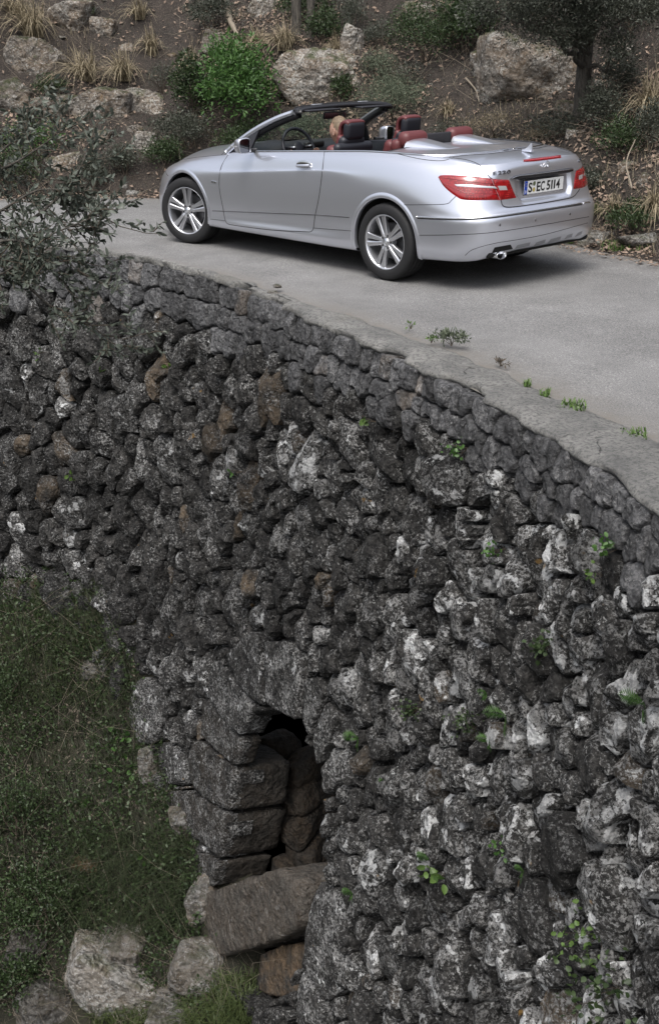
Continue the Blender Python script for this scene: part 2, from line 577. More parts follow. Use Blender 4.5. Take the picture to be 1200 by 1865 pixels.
# ---------------------------------------------------------------- hillside behind the road
def hill_z(s, d):
    P = FAR.at(s)
    q = np.stack([P[..., 0] * 1.0, P[..., 1] * 1.0 - d, 0 * P[..., 0]], -1)
    base = 0.78 * np.clip(d - 0.25, 0, None) ** 1.0
    base = base - 0.02 * np.clip(d - 4, 0, None) ** 2 * .6
    amp = smoothstep(0.1, 1.2, d)
    z = base + amp * (0.30 * fbm(q * 0.8, 3, 21) + 0.13 * fbm(q * 2.4, 4, 22)) + 0.02 * fbm(q * 9, 3, 23) + 0.015
    z = z + 0.18 * amp * smoothstep(-.1, .5, vnoise(q * np.array([0.9, 1.6, 1]), 24))
    return z
hs_s = np.linspace(2.0, FAR.S[-1], 620)
hs_d = np.concatenate([np.linspace(-0.15, 5, 170), np.linspace(5.15, 16, 40)])
HS, HD = np.meshgrid(hs_s, hs_d, indexing='ij')
P0, N0 = FAR.at(HS), FAR.nrm(HS)
HXY = P0 + N0 * HD[..., None]
HZ = hill_z(HS, HD)
HZ = np.where(HD < 0.02, -0.05, HZ)
HV = np.dstack([HXY, HZ[..., None]]).reshape(-1, 3)
HF = grid_faces(*HS.shape)
hill_me = new_mesh("hillside", HV, HF, [M['leafy_earth']], True)
hillside = link("hillside", hill_me, kind='structure')
HILL_BVH = BVHTree.FromPolygons([tuple(v) for v in HV], [tuple(f) for f in HF.tolist()])
def on_hill(u, v):
    d = Vector(ray(u, v))
    h = HILL_BVH.ray_cast(Vector(CAM_P), d.normalized())
    return h[0], h[1]
def hill_drop(x, y):
    h = HILL_BVH.ray_cast(Vector((x, y, 30)), Vector((0, 0, -1)))
    return h[0], h[1]

# ---------------------------------------------------------------- gully ground in front of the wall
contact = [(0, 1072), (100, 1078), (180, 1090), (222, 1180), (245, 1260), (280, 1370), (325, 1480), (375, 1590), (395, 1680)]
TP = []
for q in contact:
    s_, h_ = on_wall(*q)
    TP.append(W(s_, h_))
TP += [np.array(W(on_wall(470, 1700)[0], 5.45)), np.array(W(4.2, 5.8)), np.array(W(2.5, 5.6)), np.array(W(0.3, 5.4)), np.array(W(13.5, 3.0))]
TP += [at_z(0, 1865, -6.3), at_z(0, 1500, -5.05), at_z(300, 1865, -6.0), at_z(520, 1865, -5.75), at_z(150, 1700, -5.75), at_z(180, 1300, -4.45)]
TP += [np.array(q, float) for q in [(-4, 7, -6.2), (-8, 7, -5.4), (-7, 9, -5.0), (-10, 10, -3.0), (-2, 10, -7.5), (3, 11, -7.5), (7, 8, -4.8), (10, 6, -1.5), (12, 10, -1), (3, 18, -10), (-8, 16, -4), (14, 16, -2), (9, 3.9, -2.2)]]
TP = np.array(TP)
def tps_fit(P, reg=0.02):
    n = len(P)
    r = np.linalg.norm(P[:, None, :2] - P[None, :, :2], axis=2)
    K = r ** 2 * np.log(r + 1e-9) + reg * np.eye(n)
    Q = np.c_[np.ones(n), P[:, :2]]
    A = np.block([[K, Q], [Q.T, np.zeros((3, 3))]])
    return np.linalg.solve(A, np.r_[P[:, 2], 0, 0, 0])
_tw = tps_fit(TP)
def gully_z(x, y):
    x = np.asarray(x, float); y = np.asarray(y, float)
    r = np.sqrt((x[..., None] - TP[:, 0]) ** 2 + (y[..., None] - TP[:, 1]) ** 2)
    z = (r ** 2 * np.log(r + 1e-9)) @ _tw[:len(TP)] + _tw[-3] + _tw[-2] * x + _tw[-1] * y
    q = np.stack([x, y, 0 * x], -1)
    return z + 0.10 * fbm(q * 1.6, 4, 31) + 0.03 * fbm(q * 7, 3, 32)
gx, gy = np.meshgrid(np.r_[np.linspace(-12, -3.2, 40), np.linspace(-3, 6, 170), np.linspace(6.3, 15, 30)], np.r_[np.linspace(0.8, 8, 150), np.linspace(8.2, 20, 40)], indexing='ij')
gz = gully_z(gx, gy)
# keep the ground under the road and behind the wall face
GV = np.dstack([gx, gy, gz]).reshape(-1, 3)
GF = grid_faces(*gx.shape)
gc = GV[GF].mean(1)
_d = ((gc[:, None, :2] - WALL.C[None, ::8]) ** 2).sum(2)
_i = np.argmin(_d, 1)
_side = ((gc[:, :2] - WALL.C[::8][_i]) * WALL.N[::8][_i]).sum(1)
GF = GF[(_side > -gc[:, 2] * BAT - 0.30)]
gl = link("gully_ground", new_mesh("gully_ground", GV, GF, [M['dark_earth']], True), kind='structure')
GULLY_BVH = BVHTree.FromPolygons([tuple(v) for v in GV], [tuple(f) for f in GF.tolist()])
def on_gully(u, v):
    h = GULLY_BVH.ray_cast(Vector(CAM_P), Vector(ray(u, v)).normalized())
    return h[0], h[1]

# coping: an uneven concrete strip along the road edge
nsc = 700
sc_ = np.linspace(0.05, WALL.S[-1] - 0.05, nsc)
cwid = coping_width(sc_)
prof = [(-1.0, -0.02), (-0.97, 0.018), (-0.7, 0.04), (-0.4, 0.048), (-0.15, 0.045), (-.03, 0.034), (0.0, 0.012), (-.04, -0.012), (-0.3, -0.03)]
rows = []
for (a, z) in prof:
    edge = 0.045 * fbm(np.stack([sc_ * 7, 0 * sc_ + z * 9, 0 * sc_], -1), 4, 41) - 0.07 * smoothstep(.25, .55, vnoise(np.stack([sc_ * 3.1, 0 * sc_, 0 * sc_], -1), 48)) * (a > -.2) + 0.02
    out = a * cwid + edge * (1 if a > -0.2 else 0.5)
    c, n_ = WALL.at(sc_), WALL.nrm(sc_)
    xy = c + n_ * out[:, None]
    zz = z + 0.012 * fbm(np.stack([sc_ * 2.2, 0 * sc_ + a * 1.5, 0 * sc_], -1), 4, 42)
    rows.append(np.c_[xy, zz])
R_ = []
for i in range(len(rows) - 1):       # subdivide rows for relief
    k = 4 if i in (1, 2, 3) else 2
    for j in range(k):
        R_.append(rows[i] * (1 - j / k) + rows[i + 1] * (j / k))
R_.append(rows[-1])
CV = np.stack(R_, 1)
CV[..., 2] += 0.010 * fbm(CV * np.array([5, 5, 3]), 4, 44) + 0.005 * ridged(CV * np.array([14, 14, 3]), 2, 45)
CV[..., :2] += 0.012 * np.dstack([fbm(CV * 11, 3, 46), fbm(CV * 11 + 7, 3, 47)]) * (np.abs(np.linspace(-1, 1, CV.shape[1])) > .5)[None, :, None]
# ---------------------------------------------------------------- rocks
_ico = {}
def ico(sub):
    if sub not in _ico:
        bm = bmesh.new()
        bmesh.ops.create_icosphere(bm, subdivisions=sub, radius=1)
        bm.verts.index_update()
        _ico[sub] = (np.array([v.co[:] for v in bm.verts]), np.array([[v.index for v in f.verts] for f in bm.faces]))
        bm.free()
    return _ico[sub]

def rock_verts(planes, sub=4, seed=0, rough=0.05, soft=14.0, freq=2.5):
    """planes: list of (normal, distance) round the origin -> rounded convex lump with relief"""
    D, F = ico(sub)
    Nn = np.array([p[0] for p in planes], float)
    Nn /= np.linalg.norm(Nn, axis=1)[:, None]
    dd = np.array([p[1] for p in planes], float)
    c = D @ Nn.T
    inv = np.clip(c, 1e-4, None) / dd[None]
    k = soft
    inv = (np.sum(inv ** k, axis=1)) ** (1 / k)
    r = 1 / inv
    P = D * r[:, None]
    size = float(np.mean(r))
    o = RS.rand(3) * 50 + seed
    q = P / size * freq + o
    disp = rough * size * (fbm(q, 4, seed) + 0.5 * ridged(q * 1.7, 3, seed + 5) - 0.35)
    P = P * (1 + disp / np.maximum(r, 1e-3))[:, None]
    return P, F

def rock_mesh(name, m, radii, seed, nplanes=14, sub=4, rough=0.10, R=None, tint=(1, .3, .3), flat=0.0):
    rs = np.random.RandomState(seed)
    pl = []
    radii = np.array(radii, float)
    for i in range(nplanes):
        n = rs.normal(size=3)
        n /= np.linalg.norm(n)
        e = 1 / np.sqrt(((n / 1.0) ** 2 / 1).sum())
        d = np.sqrt(((n * radii) ** 2).sum()) * rs.uniform(0.72, 1.0)
        pl.append((n, d))
    for ax in range(3):
        for sg in (-1, 1):
            n = np.zeros(3); n[ax] = sg
            pl.append((n + rs.normal(size=3) * 0.12, radii[ax] * rs.uniform(.9, 1)))
    P, F = rock_verts(pl, sub, seed, rough, 16.0)
    if R is not None:
        P = P @ np.array(R).T
    t = np.tile(np.array(tint, float), (len(P), 1))
    return new_mesh(name, P, F, [m], True, t)

# ---------------------------------------------------------------- wall: opening, traced arch stones, then a field of fitted stones
C4 = lambda L: [(150 + a / 2.182, 1050 + b / 2.182) for a, b in L]
OPENING = C4([(648, 650), (690, 565), (770, 515), (840, 535), (895, 575), (915, 640), (938, 710), (958, 790), (968, 880), (968, 1000), (965, 1110), (935, 1210),
              (890, 1400), (885, 1500), (845, 1640), (700, 1700), (560, 1560), (520, 1400), (532, 1240), (562, 1130), (595, 945), (622, 755)])
TRACED = {
 'v1': C4([(545, 322), (590, 340), (640, 440), (715, 520), (690, 565), (652, 642), (600, 590), (528, 490), (520, 400)]),
 'v2': C4([(592, 300), (650, 262), (690, 208), (722, 215), (742, 262), (745, 420), (748, 525), (715, 512), (640, 430), (592, 335)]),
 'v3': C4([(750, 250), (840, 242), (905, 330), (898, 420), (893, 500), (878, 580), (835, 543), (772, 520), (752, 500)]),
 'l1': C4([(490, 482), (515, 485), (655, 648), (622, 753), (560, 705), (485, 632)]),
 'l2': C4([(452, 650), (482, 648), (620, 757), (597, 940), (500, 885), (440, 805), (435, 720)]),
 'l2b': C4([(300, 662), (360, 650), (430, 705), (436, 800), (430, 835), (345, 832), (292, 725)]),
 'l3': C4([(345, 850), (445, 845), (595, 948), (562, 1128), (470, 1050), (370, 965), (335, 900)]),
 'l4': C4([(460, 1080), (560, 1130), (532, 1235), (495, 1195), (458, 1150)]),
 'r1': C4([(902, 395), (968, 390), (985, 470), (950, 560), (925, 640), (912, 640), (893, 580), (900, 500)]),
 'r2': C4([(990, 480), (1035, 560), (1005, 650), (962, 745), (950, 760), (938, 705), (930, 650), (955, 565)]),
 'r3': C4([(1010, 660), (1062, 700), (1055, 800), (985, 875), (972, 880), (958, 780), (966, 750)]),
 's1': C4([(178, 430), (240, 395), (335, 440), (335, 560), (312, 665), (250, 672), (188, 610)]),
 't1': C4([(935, 1200), (1000, 1225), (1062, 1280), (1052, 1500), (1042, 1650), (985, 1700), (892, 1560), (888, 1400), (915, 1210)]),
 't2': C4([(850, 1645), (885, 1555), (985, 1705), (960, 1790), (840, 1790)]),
}
RES = 0.01
SMAX, HMAX = WALL.S[-1], 6.3
NS, NH = int(SMAX / RES), int(HMAX / RES)
label = np.full((NS, NH), -1, np.int32)
best = np.full((NS, NH), 1e9, np.float32)
ii, jj = np.meshgrid(np.arange(NS), np.arange(NH), indexing='ij')
wq = np.stack([ii * RES * 5.5, jj * RES * 5.5, 0 * ii], -1)
WX = ii * RES + 0.035 * vnoise(wq, 51) + 0.018 * vnoise(wq * 2.3, 52)
WY = jj * RES + 0.035 * vnoise(wq + 40, 53) + 0.018 * vnoise(wq * 2.3 + 40, 54)

def poly_mask(poly, X, Y):
    poly = np.array(poly)
    inside = np.zeros(X.shape, bool)
    n = len(poly)
    for a in range(n):
        x1, y1 = poly[a]; x2, y2 = poly[(a + 1) % n]
        cond = ((y1 > Y) != (y2 > Y))
        with np.errstate(divide='ignore', invalid='ignore'):
            inside ^= cond & (X < (x2 - x1) * (Y - y1) / (y2 - y1 + 1e-12) + x1)
    return inside
def to_sh(poly):
    return [on_wall(u, v) for u, v in poly]
open_sh = to_sh(OPENING)
traced_sh = {k: to_sh(v) for k, v in TRACED.items()}
SX, HX = ii * RES, jj * RES
reserved = poly_mask(open_sh, SX, HX)
for q in (C4([(455, 1190), (540, 1235), (540, 1400), (480, 1440), (455, 1260)]),):
    reserved |= poly_mask(to_sh(q), SX, HX)
for k, q in traced_sh.items():
    reserved |= poly_mask(q, SX, HX)

def stone_size(s):
    P = WALL.at(s)
    return 0.182 + 0.115 * smoothstep(-4.5, 3.5, P[..., 0])

seeds = []       # s, h, a (half-size along), b (across), angle, kind
rs = np.random.RandomState(5)
# two to three neat courses of squared stones under the coping
hrow = 0.02
for row in range(3):
    s_ = 0.1 + rs.rand() * .1
    while s_ < SMAX - 0.1:
        sz = float(stone_size(s_)) * .78
        w = sz * rs.uniform(0.55, 1.25)
        hh = sz * (0.8 if row < 2 else 0.9)
        keep = rs.rand() < (0.97, 0.85, 0.30)[row]
        if keep:
            seeds.append((s_ + w / 2, 0.03 + sz * (0.40 + 0.80 * row) + rs.uniform(-.025, .025), w, hh, rs.uniform(-.15, .15), 0))
        s_ += w
pts = [(q[0], q[1], 0.5 * (q[2] + q[3])) for q in seeds]
tries = 0
cand = []
P_s = np.array([p[0] for p in pts]); P_h = np.array([p[1] for p in pts]); P_r = np.array([p[2] for p in pts])
while tries < 26000:
    tries += 1
    s_, h_ = rs.uniform(0, SMAX), rs.uniform(0.0, HMAX)
    sz = float(stone_size(s_))
    if h_ < sz * (1.15 if rs.rand() < .25 else 1.5):
        continue
    r = sz * (rs.choice([0.58, 0.85, 1.1, 1.45], p=[.3, .36, .24, .10]) if tries < 14000 else 0.6)
    d2 = (P_s - s_) ** 2 + ((P_h - h_) * 0.9) ** 2
    if np.any(d2 < (0.5 * (P_r + r)) ** 2 * 0.83):
        continue
    i, j = min(int(s_ / RES), NS - 1), min(int(h_ / RES), NH - 1)
    if reserved[i, j]:
        continue
    ang = rs.normal(0.38, 0.45)
    el = rs.uniform(1.1, 2.3)
    seeds.append((s_, h_, r / el ** .5, r * el ** .5, ang, 1))
    P_s = np.append(P_s, s_); P_h = np.append(P_h, h_); P_r = np.append(P_r, r)
for n_, (s_, h_, a, b, ang, kind) in enumerate(seeds):
    R0 = 0.75 * max(a, b) + 0.25
    i0, i1 = max(0, int((s_ - R0) / RES)), min(NS, int((s_ + R0) / RES) + 1)
    j0, j1 = max(0, int((h_ - R0) / RES)), min(NH, int((h_ + R0) / RES) + 1)
    dx, dy = WX[i0:i1, j0:j1] - s_, WY[i0:i1, j0:j1] - h_
    if kind == 0:
        dx, dy = SX[i0:i1, j0:j1] - s_ + 0.3 * (WX - SX)[i0:i1, j0:j1], HX[i0:i1, j0:j1] - h_ + 0.3 * (WY - HX)[i0:i1, j0:j1]
    c, s2 = math.cos(ang), math.sin(ang)
    u_ = (c * dx + s2 * dy) / (a * .5); v_ = (-s2 * dx + c * dy) / (b * .5)
    if kind == 0:
        D = (np.abs(u_) ** 4 + np.abs(v_) ** 4) ** 0.5 * .8
    else:
        D = (np.abs(u_) ** 2.4 + np.abs(v_) ** 2.4) ** (2 / 2.4)
    bb = best[i0:i1, j0:j1]
    mm = D < bb
    bb[mm] = D[mm]
    label[i0:i1, j0:j1][mm] = n_
label[best > 6.0] = -1
label[reserved] = -2
# sliver stones beside the traced ones are wanted: the traced stones themselves
traced_id = {}
for k, q in traced_sh.items():
    traced_id[k] = len(seeds)
    label[poly_mask(q, SX, HX) & ~poly_mask(open_sh, SX, HX)] = len(seeds)
    c = np.mean(q, axis=0)
    seeds.append((c[0], c[1], .4, .4, 0, 2))

dry_wall = thing("dry_stone_wall", "tall curving dry-stone retaining wall of dark lichened rocks under the road, with an arched culvert", "retaining wall", (0, 0, 0))
link("coping", new_mesh("coping", CV.reshape(-1, 3), grid_faces(*CV.shape[:2]), [M['concrete']], True), dry_wall,
     label="flat cracked concrete coping strip along the top of the wall")

NT, NRg = 44, 10
theta = np.arange(NT) * 2 * PI / NT
stones = []
for n_, (s_, h_, a, b, ang, kind) in enumerate(seeds):
    R0 = 0.9
    i0, i1 = max(0, int((s_ - R0) / RES)), min(NS, int((s_ + R0) / RES) + 1)
    j0, j1 = max(0, int((h_ - R0) / RES)), min(NH, int((h_ + R0) / RES) + 1)
    mk = label[i0:i1, j0:j1] == n_
    cnt = int(mk.sum())
    if cnt < 40:
        continue
    I, J = np.nonzero(mk)
    cs, ch = (I.mean() + i0) * RES, (J.mean() + j0) * RES
    ci, cj = int(round(cs / RES)), int(round(ch / RES))
    if label[min(ci, NS - 1), min(cj, NH - 1)] != n_:
        k = np.argmin((I + i0 - ci) ** 2 + (J + j0 - cj) ** 2)
        ci, cj = I[k] + i0, J[k] + j0
        cs, ch = ci * RES, cj * RES
    t = np.arange(1, 90) * RES
    xi = np.round((cs + t[None] * np.cos(theta)[:, None]) / RES).astype(int)
    xj = np.round((ch + t[None] * np.sin(theta)[:, None]) / RES).astype(int)
    off = (label[np.clip(xi, 0, NS - 1), np.clip(xj, 0, NH - 1)] != n_) | (xi < 0) | (xj < 0) | (xi >= NS) | (xj >= NH)
    Rr = np.where(off.any(1), t[np.argmax(off, 1)], 0.5)
    Rr = (np.roll(Rr, 1) + 2 * Rr + np.roll(Rr, -1)) / 4
    stones.append((n_, cs, ch, Rr, cnt * RES * RES, kind))

# what of the wall stands clear of the ground and can be seen
def stone_geom(n_, cs, ch, Rr, area, kind, rr, deep):
    size = math.sqrt(area)
    gap = rr.uniform(0.010, 0.027) if kind else rr.uniform(0.005, 0.014)
    if kind == 2: gap = 0.02
    R_ = np.maximum(Rr - gap, 0.3 * Rr)
    D = (0.14 * size + 0.026) * rr.uniform(0.7, 1.35) if kind == 1 else ((0.12 * size + 0.015) * rr.uniform(.7, 1.2) if kind == 0 else 0.06)
    rings = np.linspace(0, 1, NRg + 1)[1:] ** 0.8
    rho = np.concatenate([rings, [1.0, 0.99, 0.95]])
    ds = rho[:, None] * (R_ * np.cos(theta))[None]
    dh = rho[:, None] * (R_ * np.sin(theta))[None]
    e = 5.0 if kind != 1 else rr.uniform(6.0, 12.0)
    out = np.zeros_like(ds)
    out[:NRg] = D * (1 - rings[:, None] ** e) ** (1 / 1.6)
    out[NRg:] = (-np.array([0.05, 0.11, 0.2]) * (1.0 if kind else .8))[:, None]
    # broken facets
    cf = 1.0
    nf = 7 if kind == 1 else 3
    fl = np.full(ds.shape, 9.0)
    for k in range(nf):
        ga = rr.uniform(0, 2 * PI); gm = rr.uniform(.2, .9) if k else rr.uniform(0, .3)
        gm *= 1.0 if kind == 1 else .45
        g = (gm * math.cos(ga), gm * math.sin(ga))
        fl = np.minimum(fl, D * rr.uniform(0.75, 1.05) + gm * size * rr.uniform(.05, .38) * (k > 0) - (g[0] * ds + g[1] * dh) * 1.0)
    tilt = rr.normal(size=2) * (0.12 if kind == 1 else .05)
    o2 = np.minimum(out, np.maximum(fl, -0.02))
    o2[NRg:] = out[NRg:]
    o2 = o2 + (tilt[0] * ds + tilt[1] * dh) * (out > -0.01)
    c0 = min(D, float(fl[0].mean()))
    DS = np.concatenate([[0], ds.ravel()]); DH = np.concatenate([[0], dh.ravel()]); OUT = np.concatenate([[c0], o2.ravel()])
    q = np.stack([DS, DH, OUT], -1)
    off = rr.rand(3) * 90
    amp = (0.017 if kind == 1 else .013) if not deep else .018
    nz = amp * fbm(q * 9 + off, 4, 61, 0.58) + (0.013 if kind == 1 else .009) * ridged(q * 12 + off, 4, 63)
    lat = 0.012 if kind == 1 else 0.006
    wgt = np.concatenate([[1], np.repeat(np.r_[np.ones(NRg), .8, .5, .3], NT)])
    OUT = OUT + nz * wgt + (rr.normal() * 0.03 if kind == 1 else rr.normal() * 0.008)
    DS = DS + lat * fbm(q * 16 + off + 7, 3, 65)
    DH = DH + lat * fbm(q * 16 + off + 19, 3, 67)
    S_, H_ = cs + DS, ch + DH
    c, nn = WALL.at(S_), WALL.nrm(S_)
    k = BAT * H_
    P = np.stack([c[:, 0] + nn[:, 0] * (k + OUT), c[:, 1] + nn[:, 1] * (k + OUT), -H_ + BAT * OUT], -1)
    return P
_tri = [[0, 1 + i, 1 + (i + 1) % NT] for i in range(NT)]
_quad = [[1 + a * NT + i, 1 + (a + 1) * NT + i, 1 + (a + 1) * NT + (i + 1) % NT, 1 + a * NT + (i + 1) % NT] for a in range(NRg + 2) for i in range(NT)]
FACES = []
for f in _tri: FACES.append(f)
for f in _quad:
    FACES.append([f[0], f[1], f[2]]); FACES.append([f[0], f[2], f[3]])
FACES = np.array(FACES)[:, ::-1].copy()

def lichen_level(P, uv, kind, rr):
    u, v = uv
    g = 0.22 + 0.55 * smoothstep(450, 950, u) * smoothstep(600, 950, v) + 0.2 * smoothstep(1050, 1300, v) * smoothstep(600, 150, u)
    return float(np.clip(g + rr.normal() * 0.33, 0, 1.0))
cand = []
for st in stones:
    n_, cs, ch, Rr, area, kind = st
    P = W(cs, ch)
    u, v = proj(P)
    dist = np.linalg.norm(P - _C)
    if ch > 0.4 and gully_z(P[0], P[1] ) > P[2] + 0.55:
        continue
    if u > 2600 or v > 2600 or u < -600:
        continue
    cand.append((area / dist ** 2, st, (u, v)))
cand.sort(key=lambda c: -c[0])
traced_of = {v: k for k, v in traced_id.items()}
inview = [c for c in cand if -40 < c[2][0] < 1240 and -10 < c[2][1] < 1890]
part_ids = set(c[1][0] for c in inview[:285]) | set(traced_id.values())
rest_v, rest_f, rest_c, off_n = [], [], [], 0
for sc1, st, uv in cand:
    n_, cs, ch, Rr, area, kind = st
    if traced_of.get(n_) in ('l1', 'l2', 'l3', 'l4', 'v1', 'v2', 'v3', 'r1', 'r2'):
        continue
    rr = np.random.RandomState(1000 + n_)
    P = stone_geom(*st, rr, False)
    bri = rr.uniform(0.55, 1.35)
    warm = 0.0
    if kind == 1 and rr.rand() < 0.05:
        warm = rr.uniform(.25, .6)
    g = lichen_level(P, uv, kind, rr)
    if kind == 0:
        bri = rr.uniform(0.6, 1.35); g *= .5
        if rr.rand() < .05: bri *= 1.35; warm = .3
    if kind == 2:
        bri, g, warm = 1.15, .62, 0.0
    if kind == 2 and traced_of.get(n_) in ('v2', 'r2'): bri = .9
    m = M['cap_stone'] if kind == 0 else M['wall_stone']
    t = np.tile([bri, g, warm], (len(P), 1))
    if n_ in part_ids:
        o = W(cs, ch)
        me = new_mesh("stone", P - o, FACES, [m], True, t)
        me.set_sharp_from_angle(angle=math.radians(33))
        ob = link("stone", me, dry_wall)
        ob.location = o
    else:
        rest_v.append(P); rest_f.append(FACES + off_n); off_n += len(P)
        rest_c.append((t, m is M['cap_stone']))
if rest_v:
    mi = np.concatenate([np.full(len(FACES), 1 if c[1] else 0) for c in rest_c])
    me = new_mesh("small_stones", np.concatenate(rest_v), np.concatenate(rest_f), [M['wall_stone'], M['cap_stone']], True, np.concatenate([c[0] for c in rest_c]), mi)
    me.set_sharp_from_angle(angle=math.radians(33))
    link("small_stones", me, dry_wall, kind='stuff', label="smaller rocks filling the rest of the wall face")
print("stones", len(cand), "parts", len(part_ids), "rest", len(rest_v))

# backing behind the stones, cut open at the culvert
nb_s, nb_h = 240, 120
bs, bh = np.meshgrid(np.linspace(0, SMAX, nb_s), np.linspace(0.05, HMAX, nb_h), indexing='ij')
BV = W(bs, bh, -0.13)
BF = grid_faces(nb_s, nb_h)
cs_ = bs.ravel()[BF].mean(1); chh = bh.ravel()[BF].mean(1)
big_open = poly_mask([(s_ + (0.06 if s_ > open_sh[0][0] - .3 else -.04), h_) for s_, h_ in open_sh], cs_, chh)
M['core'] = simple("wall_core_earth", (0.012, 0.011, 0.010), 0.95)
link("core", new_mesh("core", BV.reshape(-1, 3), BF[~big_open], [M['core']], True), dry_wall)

# jamb blocks of the culvert: they turn the corner into the opening
def jamb_block(poly, depth, seed, front=0.05, tint=(.9, .5, 0.1), rough=.05, mats=('wall_stone', 'shaded_culvert_stone'), inset=.006):
    c = np.mean(poly, axis=0)
    o = W(c[0], c[1])
    n = WALL.nrm(c[0]); n3 = np.array([n[0], n[1], BAT]); n3 /= np.linalg.norm(n3)
    pts = W(np.array([q[0] for q in poly]), np.array([q[1] for q in poly]))
    tvec = np.array([-n[1], n[0], 0.0]) * -1
    tvec /= np.linalg.norm(tvec)
    upv = np.cross(n3, tvec); upv /= np.linalg.norm(upv)
    Q = np.stack([(pts - o) @ tvec, (pts - o) @ upv], -1)
    # convex hull
    Pp = sorted(map(tuple, Q))
    def half(P):
        h = []
        for p in P:
            while len(h) >= 2 and (h[-1][0] - h[-2][0]) * (p[1] - h[-2][1]) - (h[-1][1] - h[-2][1]) * (p[0] - h[-2][0]) <= 0:
                h.pop()
            h.append(p)
        return h[:-1]
    H = np.array(half(Pp) + half(Pp[::-1]))
    cc = H.mean(0)
    mid = -depth / 2 + front / 2
    planes = [(n3, (depth + front) / 2), (-n3, (depth + front) / 2)]
    for a in range(len(H)):
        p, q = H[a], H[(a + 1) % len(H)]
        e = q - p
        if np.linalg.norm(e) < 0.02: continue
        nn = np.array([e[1], -e[0]]); nn /= np.linalg.norm(nn)
        planes.append((tvec * nn[0] + upv * nn[1], max(float((p - cc) @ nn) - inset, 0.03)))
    V_, F_ = rock_verts(planes, 5, seed, rough, 34.0, 4.0)
    origin = o + tvec * cc[0] + upv * cc[1] + n3 * mid
    deep_in = (V_[F_].mean(1) @ n3) < (depth + front) / 2 - .10      # inner faces: no lichen, some grime, and recess shade painted into the colour
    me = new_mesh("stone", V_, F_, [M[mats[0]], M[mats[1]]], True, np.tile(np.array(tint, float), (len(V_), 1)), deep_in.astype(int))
    ob = link("stone", me, dry_wall)
    ob.location = origin
    return ob
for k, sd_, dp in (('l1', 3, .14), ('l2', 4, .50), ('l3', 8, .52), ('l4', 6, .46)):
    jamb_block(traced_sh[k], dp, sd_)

for k, sd_, tn in (('v1', 13, 1.1), ('v2', 14, .85), ('v3', 18, 1.0), ('r1', 16, .9), ('r2', 17, 1.1)):
    jamb_block(traced_sh[k], .16, sd_, front=.075 if k[0] == 'v' else .05, tint=(tn, .6, 0), rough=.05, mats=('wall_stone', 'wall_stone'), inset=.020)

def rock_at(P, radii, seed, m, name="stone", parent=None, yaw=0.0, tilt=0.0, tint=(1, .3, .3), rough=.10, nplanes=14, sub=5, roll=0.0):
    R = rot_z(yaw) @ rot_axis((0, 1, 0), tilt) @ rot_axis((1, 0, 0), roll)
    me = rock_mesh(name, m, radii, seed, nplanes, sub, rough, R, tint)
    o = link(name, me, parent)
    o.location = tuple(map(float, P))
    return o
# the culvert runs straight into the bank behind its mouth
s0, h0 = on_wall(505, 1480)
n0_ = WALL.nrm(s0); t0_ = np.array([n0_[1], -n0_[0]])     # t0_: towards the right-hand jamb in the photograph
yaw0 = math.atan2(-n0_[1], -n0_[0])
def in_culvert(u, v, deep, side=0.0):
    s_, h_ = on_wall(u, v)
    P = W(s_, h_, -deep)
    return P + np.array([t0_[0], t0_[1], 0]) * side
def at_depth(u, v, dep):
    """the spot that lies dep metres behind the wall face and shows at (u, v)"""
    Pg = W(_gs[::2, ::2], _gh[::2, ::2], -dep)
    uv = proj(Pg)
    D = (uv[..., 0] - u) ** 2 + (uv[..., 1] - v) ** 2
    return Pg[np.unravel_index(np.argmin(D), D.shape)]
# second ring of wall rocks further in, then the dark lining
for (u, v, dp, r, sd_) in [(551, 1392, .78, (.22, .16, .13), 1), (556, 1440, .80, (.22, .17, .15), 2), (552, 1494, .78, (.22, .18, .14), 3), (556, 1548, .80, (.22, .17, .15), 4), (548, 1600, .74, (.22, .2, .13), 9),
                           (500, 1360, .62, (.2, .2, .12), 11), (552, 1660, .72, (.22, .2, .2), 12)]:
    rock_at(at_depth(u, v, dp), r, 70 + sd_, M['shaded_culvert_stone'], parent=dry_wall, yaw=yaw0 + .5, sub=4, tint=(.9, .2, .3), nplanes=6, rough=.06)
B1 = C4([(530, 1245), (700, 1195), (800, 1150), (880, 1190), (908, 1240), (890, 1400), (780, 1450), (640, 1495), (560, 1515), (478, 1440), (500, 1390), (462, 1265)])
B2 = C4([(640, 1660), (655, 1510), (760, 1468), (885, 1478), (892, 1530), (850, 1640), (780, 1690), (700, 1680)])
jamb_block(to_sh(B1), .62, 31, front=.06, tint=(2.0, .6, .1), rough=.09, mats=('shaded_culvert_stone', 'shaded_culvert_stone'))
jamb_block(to_sh(B2), .50, 32, front=-.10, tint=(1.6, .1, .7), rough=.09, mats=('shaded_culvert_stone', 'shaded_culvert_stone'))
# lining
lin = Acc()
prof2 = []
for a in np.linspace(0, PI, 14):
    prof2.append((math.cos(a) * 0.52, math.sin(a) * .42))
prof2 = [(0.0, -2.3), (0.56, -2.3)] + prof2 + [(-0.56, -2.3), (-0.01, -2.3)]
top_s, top_h = on_wall(505, 1290)
cs0, _ = on_wall(500, 1500)
nseg = 8
VV = []
for k in range(nseg + 1):
    dpt = 0.62 + k * 0.45
    base = W(cs0, top_h + .45, -dpt)
    for (a, z) in prof2:
        VV.append([base[0] + t0_[0] * a, base[1] + t0_[1] * a, base[2] + z])
VV = np.array(VV)
VV += 0.05 * np.stack([fbm(VV * 3, 3, 81), fbm(VV * 3 + 9, 3, 82), fbm(VV * 3 + 20, 3, 83)], -1)
LF = grid_faces(nseg + 1, len(prof2)).tolist()
LF.append([nseg * len(prof2) + i for i in range(len(prof2))])
